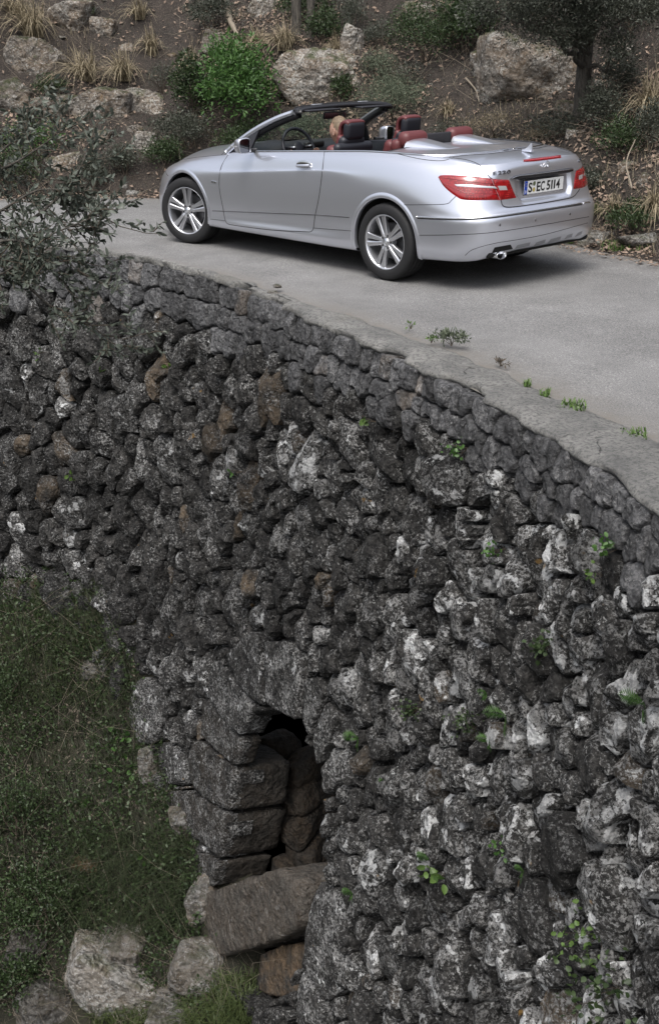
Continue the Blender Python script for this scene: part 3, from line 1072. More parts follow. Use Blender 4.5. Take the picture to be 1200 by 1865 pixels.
link("culvert_lining", new_mesh("culvert_lining", VV, LF, [M['shaded_culvert_stone']], False, np.tile([.6, .1, .2], (len(VV), 1))), dry_wall)
# ================================================================ the car (origin under the rear axle, +X forward, +Y its left side)
def paint_mat():
    m, nt, b = mat("silver_paint")
    n = N(nt)
    p = n.geo('Position')
    f = n.noise(p, 900, 1, .5)
    nt.links.new(n.mix(f, (0.65, 0.672, 0.745), (0.73, 0.752, 0.82)), b.inputs['Base Color'])
    b.inputs['Metallic'].default_value = 0.85
    b.inputs['Roughness'].default_value = 0.28
    b.inputs['Coat Weight'].default_value = 0.65
    b.inputs['Coat Roughness'].default_value = 0.04
    return m
M['paint'] = paint_mat()
M['chrome'] = simple("chrome", (0.75, 0.76, 0.78), 0.12, 1.0)
M['alloy'] = simple("alloy_silver", (0.62, 0.63, 0.66), 0.3, 0.9, Coat_Weight=0.4)
M['alloy_dark'] = simple("dark_alloy", (0.12, 0.12, 0.125), 0.5, 0.8)  # dark grey metal for discs, strips, sensors and locks
M['gap'] = simple("panel_gap", (0.012, 0.012, 0.014), 0.7)
M['slot'] = simple('bumper_slot', (0.36, 0.37, 0.40), 0.45, 0.6)
M['rubber'] = simple("black_rubber", (0.012, 0.012, 0.013), 0.6)
M['black_plastic'] = simple("black_plastic", (0.014, 0.014, 0.017), 0.45)
M['black_leather'] = simple("black_leather", (0.013, 0.014, 0.02), 0.5)
M['underbody'] = simple("underbody", (0.006, 0.006, 0.006), 0.9)
M['canvas'] = simple("black_canvas", (0.016, 0.016, 0.02), 0.8)
M['white_reflector'] = simple("clear_lamp", (0.55, 0.56, 0.58), 0.15, 0.5, Coat_Weight=1.0)
M['plate_white'] = simple("plate_white", (0.72, 0.73, 0.72), 0.35)
M['plate_blue'] = simple("plate_blue", (0.01, 0.05, 0.35), 0.35)
M['letter_black'] = simple("letter_black", (0.01, 0.01, 0.01), 0.4)
M['seal_green'] = simple("seal_green", (0.10, 0.12, 0.06), 0.6)
M['seal_yellow'] = simple("seal_yellow", (0.42, 0.34, 0.12), 0.6)
def leather_red():
    m, nt, b = mat("oxblood_leather")
    n = N(nt)
    f = n.voro(n.coord('Object'), 260)
    nt.links.new(n.mix(n.noise(n.coord('Object'), 8), (0.085, 0.020, 0.022), (0.12, 0.030, 0.032)), b.inputs['Base Color'])
    b.inputs['Roughness'].default_value = 0.48
    nt.links.new(n.bump(f, 0.2, 0.002), b.inputs['Normal'])
    return m
M['red_leather'] = leather_red()
def red_lamp():
    m, nt, b = mat("red_lamp")
    n = N(nt)
    p = n.coord('Object')
    v = n.voro(p, 62, rnd=0.25)
    c = n.mix(n.ramp(v, [(0.2, 0), (0.42, 1)]), (0.42, 0.02, 0.02), (0.17, 0.002, 0.004))
    c = n.mix(n.ramp(n.noise(p, 14, 2, .5), [(0.5, 0), (0.58, 1)]), c, (0.25, 0.003, 0.006))
    nt.links.new(c, b.inputs['Base Color'])
    b.inputs['Roughness'].default_value = 0.22
    b.inputs['Coat Weight'].default_value = 1.0
    b.inputs['Coat Roughness'].default_value = 0.02
    return m
M['red_lamp'] = red_lamp()
M['red_dark'] = simple("red_lamp_edge", (0.2, 0.004, 0.008), 0.15, 0, Coat_Weight=1.0)
def glass_mat():
    m, nt, b = mat("windscreen_glass")
    n = N(nt)
    tr = nt.nodes.new("ShaderNodeBsdfTransparent")
    tr.inputs[0].default_value = (0.80, 0.86, 0.83, 1)
    gl = nt.nodes.new("ShaderNodeBsdfGlossy")
    gl.inputs['Roughness'].default_value = 0.02
    lw = nt.nodes.new("ShaderNodeLayerWeight")
    lw.inputs[0].default_value = 0.25
    fr = nt.nodes.new("ShaderNodeMath")
    fr.operation = 'MULTIPLY_ADD'
    fr.inputs[1].default_value = 0.35
    fr.inputs[2].default_value = 0.03
    nt.links.new(lw.outputs['Facing'], fr.inputs[0])
    mx = nt.nodes.new("ShaderNodeMixShader")
    nt.links.new(fr.outputs[0], mx.inputs[0]); nt.links.new(tr.outputs[0], mx.inputs[1]); nt.links.new(gl.outputs[0], mx.inputs[2])
    nt.links.new(mx.outputs[0], nt.nodes["Material Output"].inputs[0])
    return m
M['glass'] = glass_mat()
M['mirror_glass'] = simple("mirror_glass", (0.14, 0.145, 0.155), 0.05, 1.0)
def tyre_mat():
    m, nt, b = mat("tyre")
    n = N(nt)
    b.inputs['Base Color'].default_value = (0.008, 0.008, 0.009, 1)
    b.inputs['Roughness'].default_value = 0.72
    nt.links.new(n.bump(n.noise(n.coord('Object'), 180, 3), 0.15, 0.003), b.inputs['Normal'])
    return m
M['tyre'] = tyre_mat()

CAR = thing("convertible_car", "silver two-door convertible with its roof down and red leather seats, driving along the road", "car")

# ---- key sections round the plan outline: (x, y, [(inset, z) x 10], spine x, spine z)
KEYS = [
 # rear centre
 (-1.080, 0.00, [(.16, .30), (.085, .31), (.035, .37), (.008, .44), (.000, .555), (.022, .615), (.068, .665), (.105, .80), (.118, .94), (.150, 1.000)], -.55, 1.052),
 (-1.072, 0.30, [(.16, .30), (.085, .31), (.035, .37), (.008, .44), (.000, .555), (.022, .615), (.068, .665), (.105, .80), (.118, .94), (.150, .999)], -.55, 1.052),
 (-1.030, 0.58, [(.14, .28), (.080, .29), (.032, .35), (.006, .42), (.000, .555), (.020, .615), (.062, .66), (.100, .80), (.120, .93), (.165, .990)], -.53, 1.052),
 (-0.935, 0.765, [(.12, .25), (.070, .26), (.026, .32), (.006, .40), (.000, .550), (.016, .605), (.046, .66), (.095, .80), (.145, .915), (.205, .985)], -.50, 1.053),
 (-0.780, 0.855, [(.12, .235), (.060, .245), (.020, .30), (.005, .38), (.000, .545), (.010, .600), (.026, .66), (.072, .80), (.130, .925), (.205, 1.000)], -.46, 1.054),
 (-0.550, 0.885, [(.12, .225), (.050, .235), (.015, .29), (.004, .37), (.000, .540), (.006, .610), (.016, .69), (.050, .82), (.105, .945), (.185, 1.022)], -.38, 1.058),
 (-0.200, 0.895, [(.12, .205), (.050, .215), (.020, .28), (.008, .37), (.002, .52), (.002, .65), (.009, .76), (.030, .86), (.072, .965), (.140, 1.036)], -.20, 1.062),
 (0.200, 0.896, [(.12, .200), (.050, .210), (.022, .27), (.014, .37), (.006, .50), (.003, .66), (.010, .80), (.026, .885), (.058, .975), (.105, 1.034)], .20, 1.066),
 (0.700, 0.893, [(.12, .197), (.045, .205), (.018, .27), (.022, .36), (.014, .50), (.010, .66), (.016, .835), (.026, .868), (.052, .955), (.090, 1.008)], .70, 1.060),
 (1.300, 0.890, [(.12, .195), (.045, .203), (.014, .265), (.022, .345), (.015, .48), (.010, .62), (.014, .795), (.026, .822), (.050, .915), (.086, .970)], 1.30, 1.040),
 (1.900, 0.887, [(.12, .193), (.045, .202), (.014, .255), (.020, .33), (.012, .46), (.008, .60), (.010, .745), (.024, .775), (.050, .865), (.092, .928)], 1.90, 1.00),
 (2.300, 0.886, [(.12, .193), (.045, .202), (.016, .25), (.014, .33), (.006, .46), (.002, .60), (.006, .715), (.024, .760), (.062, .825), (.135, .880)], 2.25, .965),
 (2.760, 0.880, [(.12, .193), (.050, .203), (.018, .25), (.008, .33), (.002, .46), (.001, .59), (.010, .675), (.030, .735), (.078, .785), (.165, .822)], 2.65, .928),
 (3.130, 0.845, [(.12, .185), (.050, .195), (.018, .24), (.004, .32), (.000, .44), (.006, .54), (.022, .63), (.056, .690), (.110, .725), (.180, .755)], 2.95, .892),
 (3.400, 0.710, [(.12, .175), (.060, .185), (.020, .23), (.003, .32), (.000, .42), (.018, .51), (.050, .60), (.110, .67), (.180, .715), (.260, .742)], 3.05, .876),
 (3.560, 0.420, [(.12, .170), (.070, .180), (.024, .23), (.003, .32), (.000, .42), (.022, .51), (.058, .60), (.120, .68), (.200, .735), (.290, .765)], 3.08, .870),
 (3.610, 0.00, [(.12, .170), (.070, .180), (.024, .23), (.003, .32), (.000, .42), (.022, .51), (.058, .60), (.120, .68), (.200, .735), (.300, .772)], 3.10, .868),
]
def hermite(t, x, Y):
    """monotone-ish cubic through rows Y at positions x"""
    Y = np.asarray(Y, float)
    d = np.diff(Y, axis=0) / np.diff(x)[:, None]
    m = np.zeros_like(Y)
    m[1:-1] = 0.5 * (d[:-1] + d[1:])
    same = (d[:-1] * d[1:]) <= 0
    m[1:-1][same] = 0
    lim = 3 * np.minimum(np.abs(d[:-1]), np.abs(d[1:]))
    m[1:-1] = np.clip(m[1:-1], -lim, lim)
    m[0], m[-1] = d[0], d[-1]
    i = np.clip(np.searchsorted(x, t, side='right') - 1, 0, len(x) - 2)
    h = (x[i + 1] - x[i])[:, None]
    u = ((t - x[i]) / h[:, 0])[:, None]
    return (2 * u ** 3 - 3 * u ** 2 + 1) * Y[i] + (u ** 3 - 2 * u ** 2 + u) * h * m[i] + (-2 * u ** 3 + 3 * u ** 2) * Y[i + 1] + (u ** 3 - u ** 2) * h * m[i + 1]
kxy = np.array([(k[0], k[1]) for k in KEYS])
# perimeter spline, mirrored at both ends so that it is square to the centre line
mir = np.concatenate([kxy[:0:-1][-3:] * [1, -1], kxy, kxy[-2:-5:-1] * [1, -1]])
Lm = np.r_[0, np.cumsum(np.linalg.norm(np.diff(mir, axis=0), axis=1))]
i0_ = 3
Lk = Lm[i0_:i0_ + len(KEYS)]
NT_C = 440
tc = np.linspace(Lk[0], Lk[-1], NT_C)
def per(t):
    return hermite(np.atleast_1d(t), Lm, mir)
PXY = per(tc)
for _ in range(30):
    PXY[1:-1] = .25 * PXY[:-2] + .5 * PXY[1:-1] + .25 * PXY[2:]
TT = np.gradient(PXY, axis=0)
TT[0] = (0, 1); TT[-1] = (0, -1)
TT /= np.linalg.norm(TT, axis=1)[:, None]
NN = np.stack([-TT[:, 1], TT[:, 0]], 1)
SEC = np.array([[c for p in k[2] for c in p] + [k[3], k[4]] for k in KEYS])
SI = hermite(tc, Lk, SEC)
NS_SIDE, NS_TOP = 84, 40
# sample each section as a curve over its ten control points
dz = SI[:, :20].reshape(NT_C, 10, 2)
us = np.linspace(0, 9, NS_SIDE)
ctrl = np.arange(10.0)
SD = np.zeros((NT_C, NS_SIDE, 2))
def cat(u, Y):
    i = np.clip(np.floor(u).astype(int), 0, Y.shape[0] - 2)
    f = (u - i)[:, None, None]
    Ym = np.concatenate([2 * Y[:1] - Y[1:2], Y, 2 * Y[-1:] - Y[-2:-1]])
    a, b, c, e = Ym[i], Ym[i + 1], Ym[i + 2], Ym[i + 3]
    return 0.5 * ((2 * b) + (-a + c) * f + (2 * a - 5 * b + 4 * c - e) * f ** 2 + (-a + 3 * b - 3 * c + e) * f ** 3)
SD = cat(us, dz.transpose(1, 0, 2)).transpose(1, 0, 2)
side_xy = PXY[:, None] - NN[:, None] * SD[..., :1]
side = np.dstack([side_xy, SD[..., 1:]])
edge = side[:, -1]
sx, sz = SI[:, 20], SI[:, 21]
ft = np.linspace(0, 1, NS_TOP + 1)[1:]
spx = sx
top = np.zeros((NT_C, NS_TOP, 3))
# slope of the shoulder where it meets the deck, so the top leaves it smoothly
dvec = side[:, -1] - side[:, -2]
hl = np.linalg.norm(dvec[:, :2], axis=1)
spine = np.stack([spx, 0 * spx], 1)
Ld = np.linalg.norm(edge[:, :2] - spine, axis=1)
sl = np.clip(dvec[:, 2] / np.maximum(hl, 1e-5), 0, 0.75)
m0 = sl * Ld
for j, f in enumerate(ft):
    top[:, j, :2] = edge[:, :2] * (1 - f) + spine * f
    h00, h10, h01 = 2 * f ** 3 - 3 * f ** 2 + 1, f ** 3 - 2 * f ** 2 + f, -2 * f ** 3 + 3 * f ** 2
    fe = 1 - np.exp(-f / 0.12)
    g = 1 - (1 - f) ** 2.4
    top[:, j, 2] = edge[:, 2] * (1 - g) + sz * g
BODY = np.concatenate([side, top], 1)
NSB = BODY.shape[1]
BODY[0, :, 1] = 0; BODY[-1, :, 1] = 0
# plate recess pressed into the boot lid
def recess_depth(P):
    y, z = np.abs(P[..., 1]), P[..., 2]
    yy = smoothstep(.375, .335, y + np.clip(.74 - z, 0, 1) * 0.9)
    zz = smoothstep(.675, .70, z) * smoothstep(.882, .866, z)
    return 0.034 * yy * zz * (P[..., 0] < -.8)
BODY[..., 0] += recess_depth(BODY)
# crease under the chrome strip and along the bumper's lower line
def vertex_normals(G):
    du = np.gradient(G, axis=0); dv = np.gradient(G, axis=1)
    n = np.cross(du, dv)
    n /= np.linalg.norm(n, axis=2)[..., None] + 1e-12
    return n
BN = vertex_normals(BODY)
if BN[200, 40, 1] < 0:
    BN = -BN
BF_ = grid_faces(NT_C, NSB)
BVl = BODY.reshape(-1, 3)
_full = np.concatenate([BVl, BVl * [1, -1, 1]])
BODY_BVH = BVHTree.FromPolygons(_full.tolist(), BF_.tolist() + (BF_ + len(BVl)).tolist())
def car_px(u, v, off=0.0):
    h = BODY_BVH.ray_cast(Vector(CAM_P), Vector(ray(u, v)).normalized())
    if h[0] is None:
        return None
    n = h[1]
    if n.dot(Vector(ray(u, v))) > 0: n = -n
    return np.array(h[0] + n * off)
c1 = lambda L: [(260 + a / 2.727, 160 + b / 2.727) for a, b in L]
c2 = lambda L: [(640 + a / 2.609, 160 + b / 2.609) for a, b in L]
c3 = lambda L: [(780 + a / 3.75, 240 + b / 3.75) for a, b in L]

# wheel openings: vertices next to the arch circle are moved onto it
R_ARCH = 0.372
flat = BODY.reshape(-1, 3).copy()
nrmf = BN.reshape(-1, 3)
FC = flat[BF_].mean(1)
kill = np.zeros(len(BF_), bool)
sidev = (flat[:, 1] > 0.6) & (flat[:, 2] < 0.8)
for wx, wz in ((0.0, .318), (2.76, .318)):
    d = np.hypot(flat[:, 0] - wx, flat[:, 2] - wz)
    ins = (d < R_ARCH) & sidev
    fin = ins[BF_]
    kill |= fin.all(1)
    mixf = fin.any(1) & ~fin.all(1)
    vv = np.unique(BF_[mixf][fin[mixf]])
    for i in vv:
        s_ = R_ARCH / max(d[i], 1e-6)
        flat[i, 0] = wx + (flat[i, 0] - wx) * s_
        flat[i, 2] = wz + (flat[i, 2] - wz) * s_
# cockpit opening in the top
ti, si = np.divmod(np.arange(len(flat)), NSB)
fs_i = si[BF_].max(1); fx, fy, fz = FC[:, 0], FC[:, 1], FC[:, 2]
cock = (si[BF_].min(1) >= NS_SIDE - 1) & (fx > 0.10) & (fx < 2.02 + 0.36 * (1 - (fy / .78) ** 2))
kill |= cock
# panel masks
zc = fz; 
door_poly = [(2.026, .96), (2.10, .83), (2.171, .75), (2.194, .618), (2.147, .397), (2.105, .27), (2.05, .262), (1.448, .272), (.93, .305), (.887, .325), (.859, .448), (.79, .662), (.754, .87), (.721, 1.06)]
is_door = poly_mask(door_poly, fx, fz) & (fy > .6) & (si[BF_].min(1) < NS_SIDE)
is_rb = ((fx < -.30) & (fz < .603 + .0 * fx) & (fs_i < NS_SIDE)) | ((fx < -.80) & (fz < .66) & (fs_i < NS_SIDE))
is_fb = (fx > 3.16) & (fz < .66) & (fs_i < NS_SIDE)
lid_side = np.interp(fx, [-1.0, -.93, -.8, -.6, -.45], [.62, .64, .655, .655, .62])
is_lid = (fx < -.36 - .0 * fy) & (fy < lid_side) & ~is_rb & ((fs_i >= NS_SIDE - 24))
is_bonnet = (fx > 2.1) & (si[BF_].min(1) >= NS_SIDE - 1) & ~is_fb
is_sill = (fx > .36) & (fx < 2.4) & (fz < .262) & ~is_door & (fs_i < NS_SIDE)
groups = [('boot_lid', is_lid), ('door', is_door), ('rear_bumper', is_rb), ('front_bumper', is_fb), ('bonnet', is_bonnet), ('sill', is_sill)]
taken = kill.copy()
def body_part(name, mask, mirror, parent=CAR, both=False):
    F = BF_[mask]
    used, inv = np.unique(F, return_inverse=True)
    V = flat[used]; Nn = nrmf[used]; F2 = inv.reshape(F.shape)
    sets = [(V, Nn, F2[:, ::-1])]
    if both:
        sets.append((V * [1, -1, 1], Nn * [1, -1, 1], F2))
    elif mirror:
        sets = [(V * [1, -1, 1], Nn * [1, -1, 1], F2)]
    vs_ = np.concatenate([s[0] for s in sets]); n_s = np.concatenate([s[1] for s in sets])
    fs2 = np.concatenate([s[2] + (len(V) if k else 0) for k, s in enumerate(sets)])
    me = new_mesh(name, vs_, fs2.copy(), [M['paint']], True)
    if len(me.vertices) == len(n_s):
        me.normals_split_custom_set_from_vertices([tuple(q) for q in n_s])
    return link(name, me, parent)
DOORS = []
for name, mk in groups:
    mk = mk & ~taken
    taken |= mk
    if name in ('door', 'sill'):
        a = body_part(name, mk, False); b_ = body_part(name, mk, True)
        if name == 'door': DOORS = [a, b_]
    else:
        body_part(name, mk, False, both=True)
BODY_OBJ = body_part('body', ~taken, False, both=True)

def px_line(L, n=60, off=0.001, straight=False):
    """a line read off the photograph and laid on the car's skin"""
    P = np.array(L, float)
    Q = spline(np.c_[P, np.zeros(len(P))], n)[:, :2] if not straight else np.stack([np.interp(np.linspace(0, 1, n), np.linspace(0, 1, len(P)), P[:, k]) for k in (0, 1)], 1)
    out = [car_px(u, v, off) for u, v in Q]
    return np.array([q for q in out if q is not None])
def skin_line(name, P, r, m, mirror=True, parent=CAR, k=6, clean=True):
    if len(P) < 4: 
        return None
    if clean:      # drop jumps, smooth
        keep = [0]
        for i in range(1, len(P)):
            if np.linalg.norm(P[i] - P[keep[-1]]) < 0.25: keep.append(i)
        P = P[keep]
        for _ in range(3): P[1:-1] = .25 * P[:-2] + .5 * P[1:-1] + .25 * P[2:]
    V, F = tube(P, r, k)
    obs = [link(name, new_mesh(name, V, F, [m], True), parent if not isinstance(parent, (list, tuple)) else parent[0])]
    if mirror:
        obs.append(link(name, new_mesh(name, V * [1, -1, 1], [f[::-1] for f in F], [m], True), parent if not isinstance(parent, (list, tuple)) else parent[1]))
    return obs
# seams
SEAM = .0034
skin_line('door_seam', px_line(c1([(425, 333), (400, 372), (385, 410), (380, 480), (388, 540), (400, 600), (408, 650), (418, 672), (440, 680), (640, 706), (800, 714), (832, 716), (846, 706), (855, 640), (872, 560), (884, 480), (893, 400), (903, 316)]), 130, 0), SEAM, M['gap'])
skin_line('quarter_seam', px_line(c2([(214, 312), (300, 333), (370, 344), (430, 346), (480, 335)]), 40, 0), SEAM * .8, M['gap'])
skin_line('boot_seam', px_line(c2([(480, 333), (545, 342), (600, 362), (632, 392), (655, 425), (668, 432)]), 50, 0), SEAM, M['gap'])
skin_line('boot_seam', px_line(c2([(708, 533), (735, 567), (900, 548), (1000, 531)]), 60, 0.0005), SEAM * 1.3, M['gap'], mirror=False)
skin_line('boot_seam', px_line(c2([(1000, 531), (1050, 518), (1076, 490), (1082, 480)]), 40, 0.0005), SEAM * 1.1, M['gap'], mirror=False)
skin_line('bumper_seam', px_line(c2([(232, 556), (440, 553), (470, 538), (495, 515)]), 40, 0), SEAM * .8, M['gap'])
skin_line('bumper_crease', px_line(c2([(322, 700), (450, 699), (640, 690), (850, 660), (1126, 612)]), 80, 0), .0028, M['gap'], mirror=False)
skin_line('bumper_crease', px_line(c3([(250, 845), (300, 805), (450, 762), (620, 735), (800, 700), (1085, 622)]), 80, 0), .0024, M['gap'], mirror=False)
skin_line('bonnet_seam', px_line(c1([(145, 368), (250, 348), (350, 337), (420, 331)]), 50, 0), SEAM * .8, M['gap'])
skin_line('wing_seam', px_line(c1([(392, 332), (415, 312), (442, 282)]), 20, 0), SEAM * .8, M['gap'])
skin_line('bumper_seam', px_line(c1([(113, 400), (118, 425), (130, 440)]), 16, 0), SEAM * .8, M['gap'])
# rubbing strip, chrome strips
skin_line('side_strip', px_line(c1([(346, 610), (500, 616), (640, 622), (850, 630), (1026, 643)]), 70, 0.001), .0042, M['alloy_dark'])
skin_line('sill_seam', px_line(c1([(330, 651), (410, 660)]), 20, 0), SEAM * .7, M['gap'])
skin_line('sill_seam', px_line(c1([(850, 696), (1040, 711)]), 20, 0), SEAM * .7, M['gap'])
skin_line('bumper_chrome', px_line(c2([(310, 613), (500, 621), (640, 615), (800, 594), (1000, 563), (1095, 548)]), 90, 0.002), .0065, M['chrome'], mirror=False)
skin_line('bumper_chrome', px_line(c2([(1100, 547), (1131, 542)]), 12, 0.002), .0065, M['chrome'], mirror=False)
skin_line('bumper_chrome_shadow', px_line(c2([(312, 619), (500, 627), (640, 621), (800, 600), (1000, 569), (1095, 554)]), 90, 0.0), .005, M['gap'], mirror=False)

# belt strip along the edge of the cockpit and round behind the tonneau
eidx = [i for i in range(NT_C) if -0.30 < edge[i, 0] < 2.02]
EB = edge[eidx] + [0, 0, 0.004]
back = spline([EB[0], (-.42, .66, 1.062), (-.52, .50, 1.068), (-.60, .25, 1.070), (-.62, 0, 1.071)], 40)
def on_skin(P, off=0.003):
    out = []
    for q in P:
        h = BODY_BVH.ray_cast(Vector((q[0], q[1] + 1e-4, 2)), Vector((0, 0, -1)))
        out.append((q[0], q[1], h[0][2] + off) if h[0] is not None else tuple(q))
    return np.array(out)
back[1:] = on_skin(back[1:], .004)
belt = np.concatenate([EB[::-1], back[1:]])
for r_, m_, o_, nm in ((.0075, M['chrome'], 0, 'belt_trim'), (.008, M['gap'], -.013, 'belt_seal')):
    P = belt.copy(); P[:, 1] += o_; P[:len(EB), 2] += 0
    skin_line(nm, P, r_, m_, clean=False)
lidf = on_skin(spline([(-.50, .662, 1), (-.56, .50, 1), (-.66, .25, 1), (-.68, 0.0, 1)], 30), .0005)
skin_line('boot_seam', lidf, SEAM * .9, M['gap'], clean=False)

# ---- arch lips and dark wheel houses
for wx in (0.0, 2.76):
    for sg in (1, -1):
        A = Acc()
        a = np.linspace(math.radians(-14), math.radians(194), 60)
        ring = []
        for aa in a:
            x_, z_ = wx + math.cos(aa) * (R_ARCH + .001), .318 + math.sin(aa) * (R_ARCH + .001)
            h = BODY_BVH.ray_cast(Vector((x_ + 0.0, 2.0, z_)), Vector((0, -1, 0)))
            y_ = h[0][1] if h[0] is not None else .87
            ring.append((x_, y_, z_))
        ring = np.array(ring)
        dirs = np.stack([np.cos(a), 0 * a, np.sin(a)], 1)
        prof = [(0.040, -.002), (.026, .004), (.008, .0075), (-.002, .006), (-.008, -.002), (-.008, -.03)]
        V = np.stack([ring + dirs * p[0] + np.array([0, p[1], 0]) for p in prof], 1)
        if sg < 0: V = V * [1, -1, 1]
        F = grid_faces(len(a), len(prof))
        link('arch_lip', new_mesh('arch_lip', V.reshape(-1, 3), F[:, ::-1].copy() if sg > 0 else F, [M['paint']], True), CAR)
        prof = [(-.004, -.02), (.0, -.30), (-.1, -.34), (-.37, -.34)]
        V = np.stack([ring * [1, 0, 1] + np.array([0, .87, 0]) + dirs * p[0] + np.array([0, p[1], 0]) for p in prof], 1)
        if sg < 0: V = V * [1, -1, 1]
        link('wheel_house', new_mesh('wheel_house', V.reshape(-1, 3), grid_faces(len(a), len(prof)), [M['underbody']], True), CAR)
V, F = rbox((1.35, 0, .235), (1.98, 1.66, .07), .02)
A = Acc().add(V, F)
A.add(*rbox((-.66, 0, .31), (.60, 1.35, .08), .03))
A.add(*rbox((3.2, 0, .24), (.5, 1.3, .08), .03))
A.add(*rbox((1.3, 0, .30), (4.2, 1.0, .06), .02))
link('underbody', A.mesh('underbody', [M['underbody']]), CAR)

# ---- tail lamps: patches that follow the skin
def skin_patch(name, topL, botL, m, na=40, nb=12, bulge=.008, base=.0015, mirror=False, parent=CAR, label=None, thick=True):
    T_ = spline(np.c_[np.array(topL, float), np.zeros(len(topL))], na)[:, :2]
    B_ = spline(np.c_[np.array(botL, float), np.zeros(len(botL))], na)[:, :2]
    G = np.zeros((na, nb, 3)); last = None
    for i in range(na):
        for j in range(nb):
            f = j / (nb - 1); e = i / (na - 1)
            u, v = T_[i] * (1 - f) + B_[i] * f
            w = min(1, 5.0 * min(f, 1 - f)) ; w2 = min(1, 14.0 * min(e, 1 - e))
            o = base + bulge * math.sqrt(max(0, w * w2))
            q = car_px(u, v, o)
            if q is None: q = last if last is not None else np.zeros(3)
            last = q
            G[i, j] = q
    me = new_mesh(name, G.reshape(-1, 3), grid_faces(na, nb), [m], True)
    o = link(name, me, parent)
    if label: o['label'] = label
    res = [o]
    if mirror:
        G2 = G * [1, -1, 1]
        o2 = link(name, new_mesh(name, G2.reshape(-1, 3), grid_faces(na, nb)[:, ::-1].copy(), [m], True), parent)
        res.append(o2)
    return res
LT = c2([(412, 424), (432, 415), (540, 418), (610, 424), (662, 431)]); LB = c2([(412, 426), (440, 470), (495, 515), (545, 533), (704, 533)])
RT = c2([(664, 431), (705, 435), (746, 437)]); RB = c2([(706, 533), (745, 528), (781, 522)])
la = skin_patch('tail_lamp', LT, LB, M['red_lamp'], 44, 14, mirror=True)
lb = skin_patch('boot_lamp', RT, [RB[0], RB[1], RB[2]], M['red_lamp'], 20, 14, mirror=True, bulge=.007)
for (tl, bl, par) in ((c2([(490, 460), (540, 461), (600, 465), (678, 469)]), c2([(502, 469), (560, 473), (620, 476), (690, 479)]), la),):
    for r_, pp in zip(skin_patch('reversing_lamp', tl, bl, M['white_reflector'], 24, 5, bulge=.001, base=.0098, mirror=True), par): r_.parent = pp
for r_, pp in zip(skin_patch('reversing_lamp', c2([(690, 466), (730, 466)]), c2([(700, 487), (737, 486)]), M['white_reflector'], 10, 5, bulge=.001, base=.0088, mirror=True), lb): r_.parent = pp
for k, yy in enumerate((.25, .72)):
    tl = [(LT[i][0] * (1 - yy) + LB[min(i, 4)][0] * yy, LT[i][1] * (1 - yy) + LB[min(i, 4)][1] * yy) for i in range(1, 5)]
    q = px_line(tl, 40, .0098)
    for r_, pp in zip(skin_line('lamp_rib', q, .0022, M['red_dark'], clean=False), la): r_.parent = pp
# third brake light
skin_patch('brake_light', c2([(815, 342), (850, 336), (905, 330), (992, 320)]), c2([(817, 352), (860, 350), (920, 343), (994, 333)]), M['red_lamp'], 40, 5, bulge=.004)
# chrome bar over the plate
skin_patch('boot_handle', c3([(556, 318), (600, 298), (700, 285), (850, 265), (960, 250), (985, 252)]), c3([(558, 326), (600, 322), (700, 309), (850, 286), (960, 270), (986, 270)]), M['black_plastic'], 50, 7, bulge=.016, base=.003)
q = px_line(c3([(558, 320), (600, 302), (700, 290), (850, 270), (960, 255), (984, 256)]), 60, .018)
skin_line('boot_handle_trim', q, .0035, M['chrome'], mirror=False)

# ---- writing
def text_mesh(body, size, depth, bold=0.0, sx=1.0, spacing=1.0):
    cu = bpy.data.curves.new("text", 'FONT')
    cu.body = body
    cu.size = size
    cu.extrude = depth
    cu.offset = bold
    cu.space_character = spacing
    cu.resolution_u = 4
    cu.align_x = 'LEFT'
    ob = bpy.data.objects.new("text", cu)
    COL.objects.link(ob)
    dg = bpy.context.evaluated_depsgraph_get()
    me = bpy.data.meshes.new_from_object(ob.evaluated_get(dg))
    COL.objects.unlink(ob)
    bpy.data.objects.remove(ob)
    v = np.array([q.co[:] for q in me.vertices])
    f = [list(p.vertices) for p in me.polygons]
    v[:, 0] *= sx
    return v, f
def place_text(name, body, P0, P1, size, depth, m, bold=0.0, fit=True, normal=(-1, 0, 0), parent=CAR):
    """writing that runs from P0 to P1"""
    v, f = text_mesh(body, size, depth, bold)
    P0, P1 = np.array(P0, float), np.array(P1, float)
    X = P1 - P0; L = np.linalg.norm(X); X /= L
    Nn = np.array(normal, float); Z = np.cross(Nn, X); Z /= np.linalg.norm(Z)
    Nn = np.cross(X, Z)
    w = v[:, 0].max() - v[:, 0].min()
    k = L / w if fit else 1
    V = P0 + np.outer((v[:, 0] - v[:, 0].min()) * k, X) + np.outer(v[:, 1], Z) + np.outer(v[:, 2], Nn)
    return link(name, new_mesh(name, V, f, [m], False), parent)
# number plate
PX_, PZ_ = -.9535, .789
PT = np.array([-.045, 0, 1.0]); PT /= np.linalg.norm(PT)       # the plate leans with the lid
plate_n = np.cross(PT, (0, 1, 0)); plate_n /= np.linalg.norm(plate_n)
if plate_n[0] > 0: plate_n = -plate_n
def plate_pt(a, b, o=0.0):      # a: 0..1 from its left as read, b: metres above centre
    return np.array([PX_, .26 - .52 * a, PZ_]) + PT * b + plate_n * o
def plate_box(name, a0, a1, b0, b1, o0, o1, m, parent):
    V = [plate_pt(a, b, o) for o in (o0, o1) for a, b in ((a0, b0), (a1, b0), (a1, b1), (a0, b1))]
    F = [(0, 1, 2, 3), (7, 6, 5, 4), (0, 4, 5, 1), (1, 5, 6, 2), (2, 6, 7, 3), (3, 7, 4, 0)]
    return link(name, new_mesh(name, V, [f[::-1] for f in F], [m], False), parent)
plate = plate_box('number_plate', -.008, 1.008, -.0585, .0585, -.004, .002, M['letter_black'], CAR)
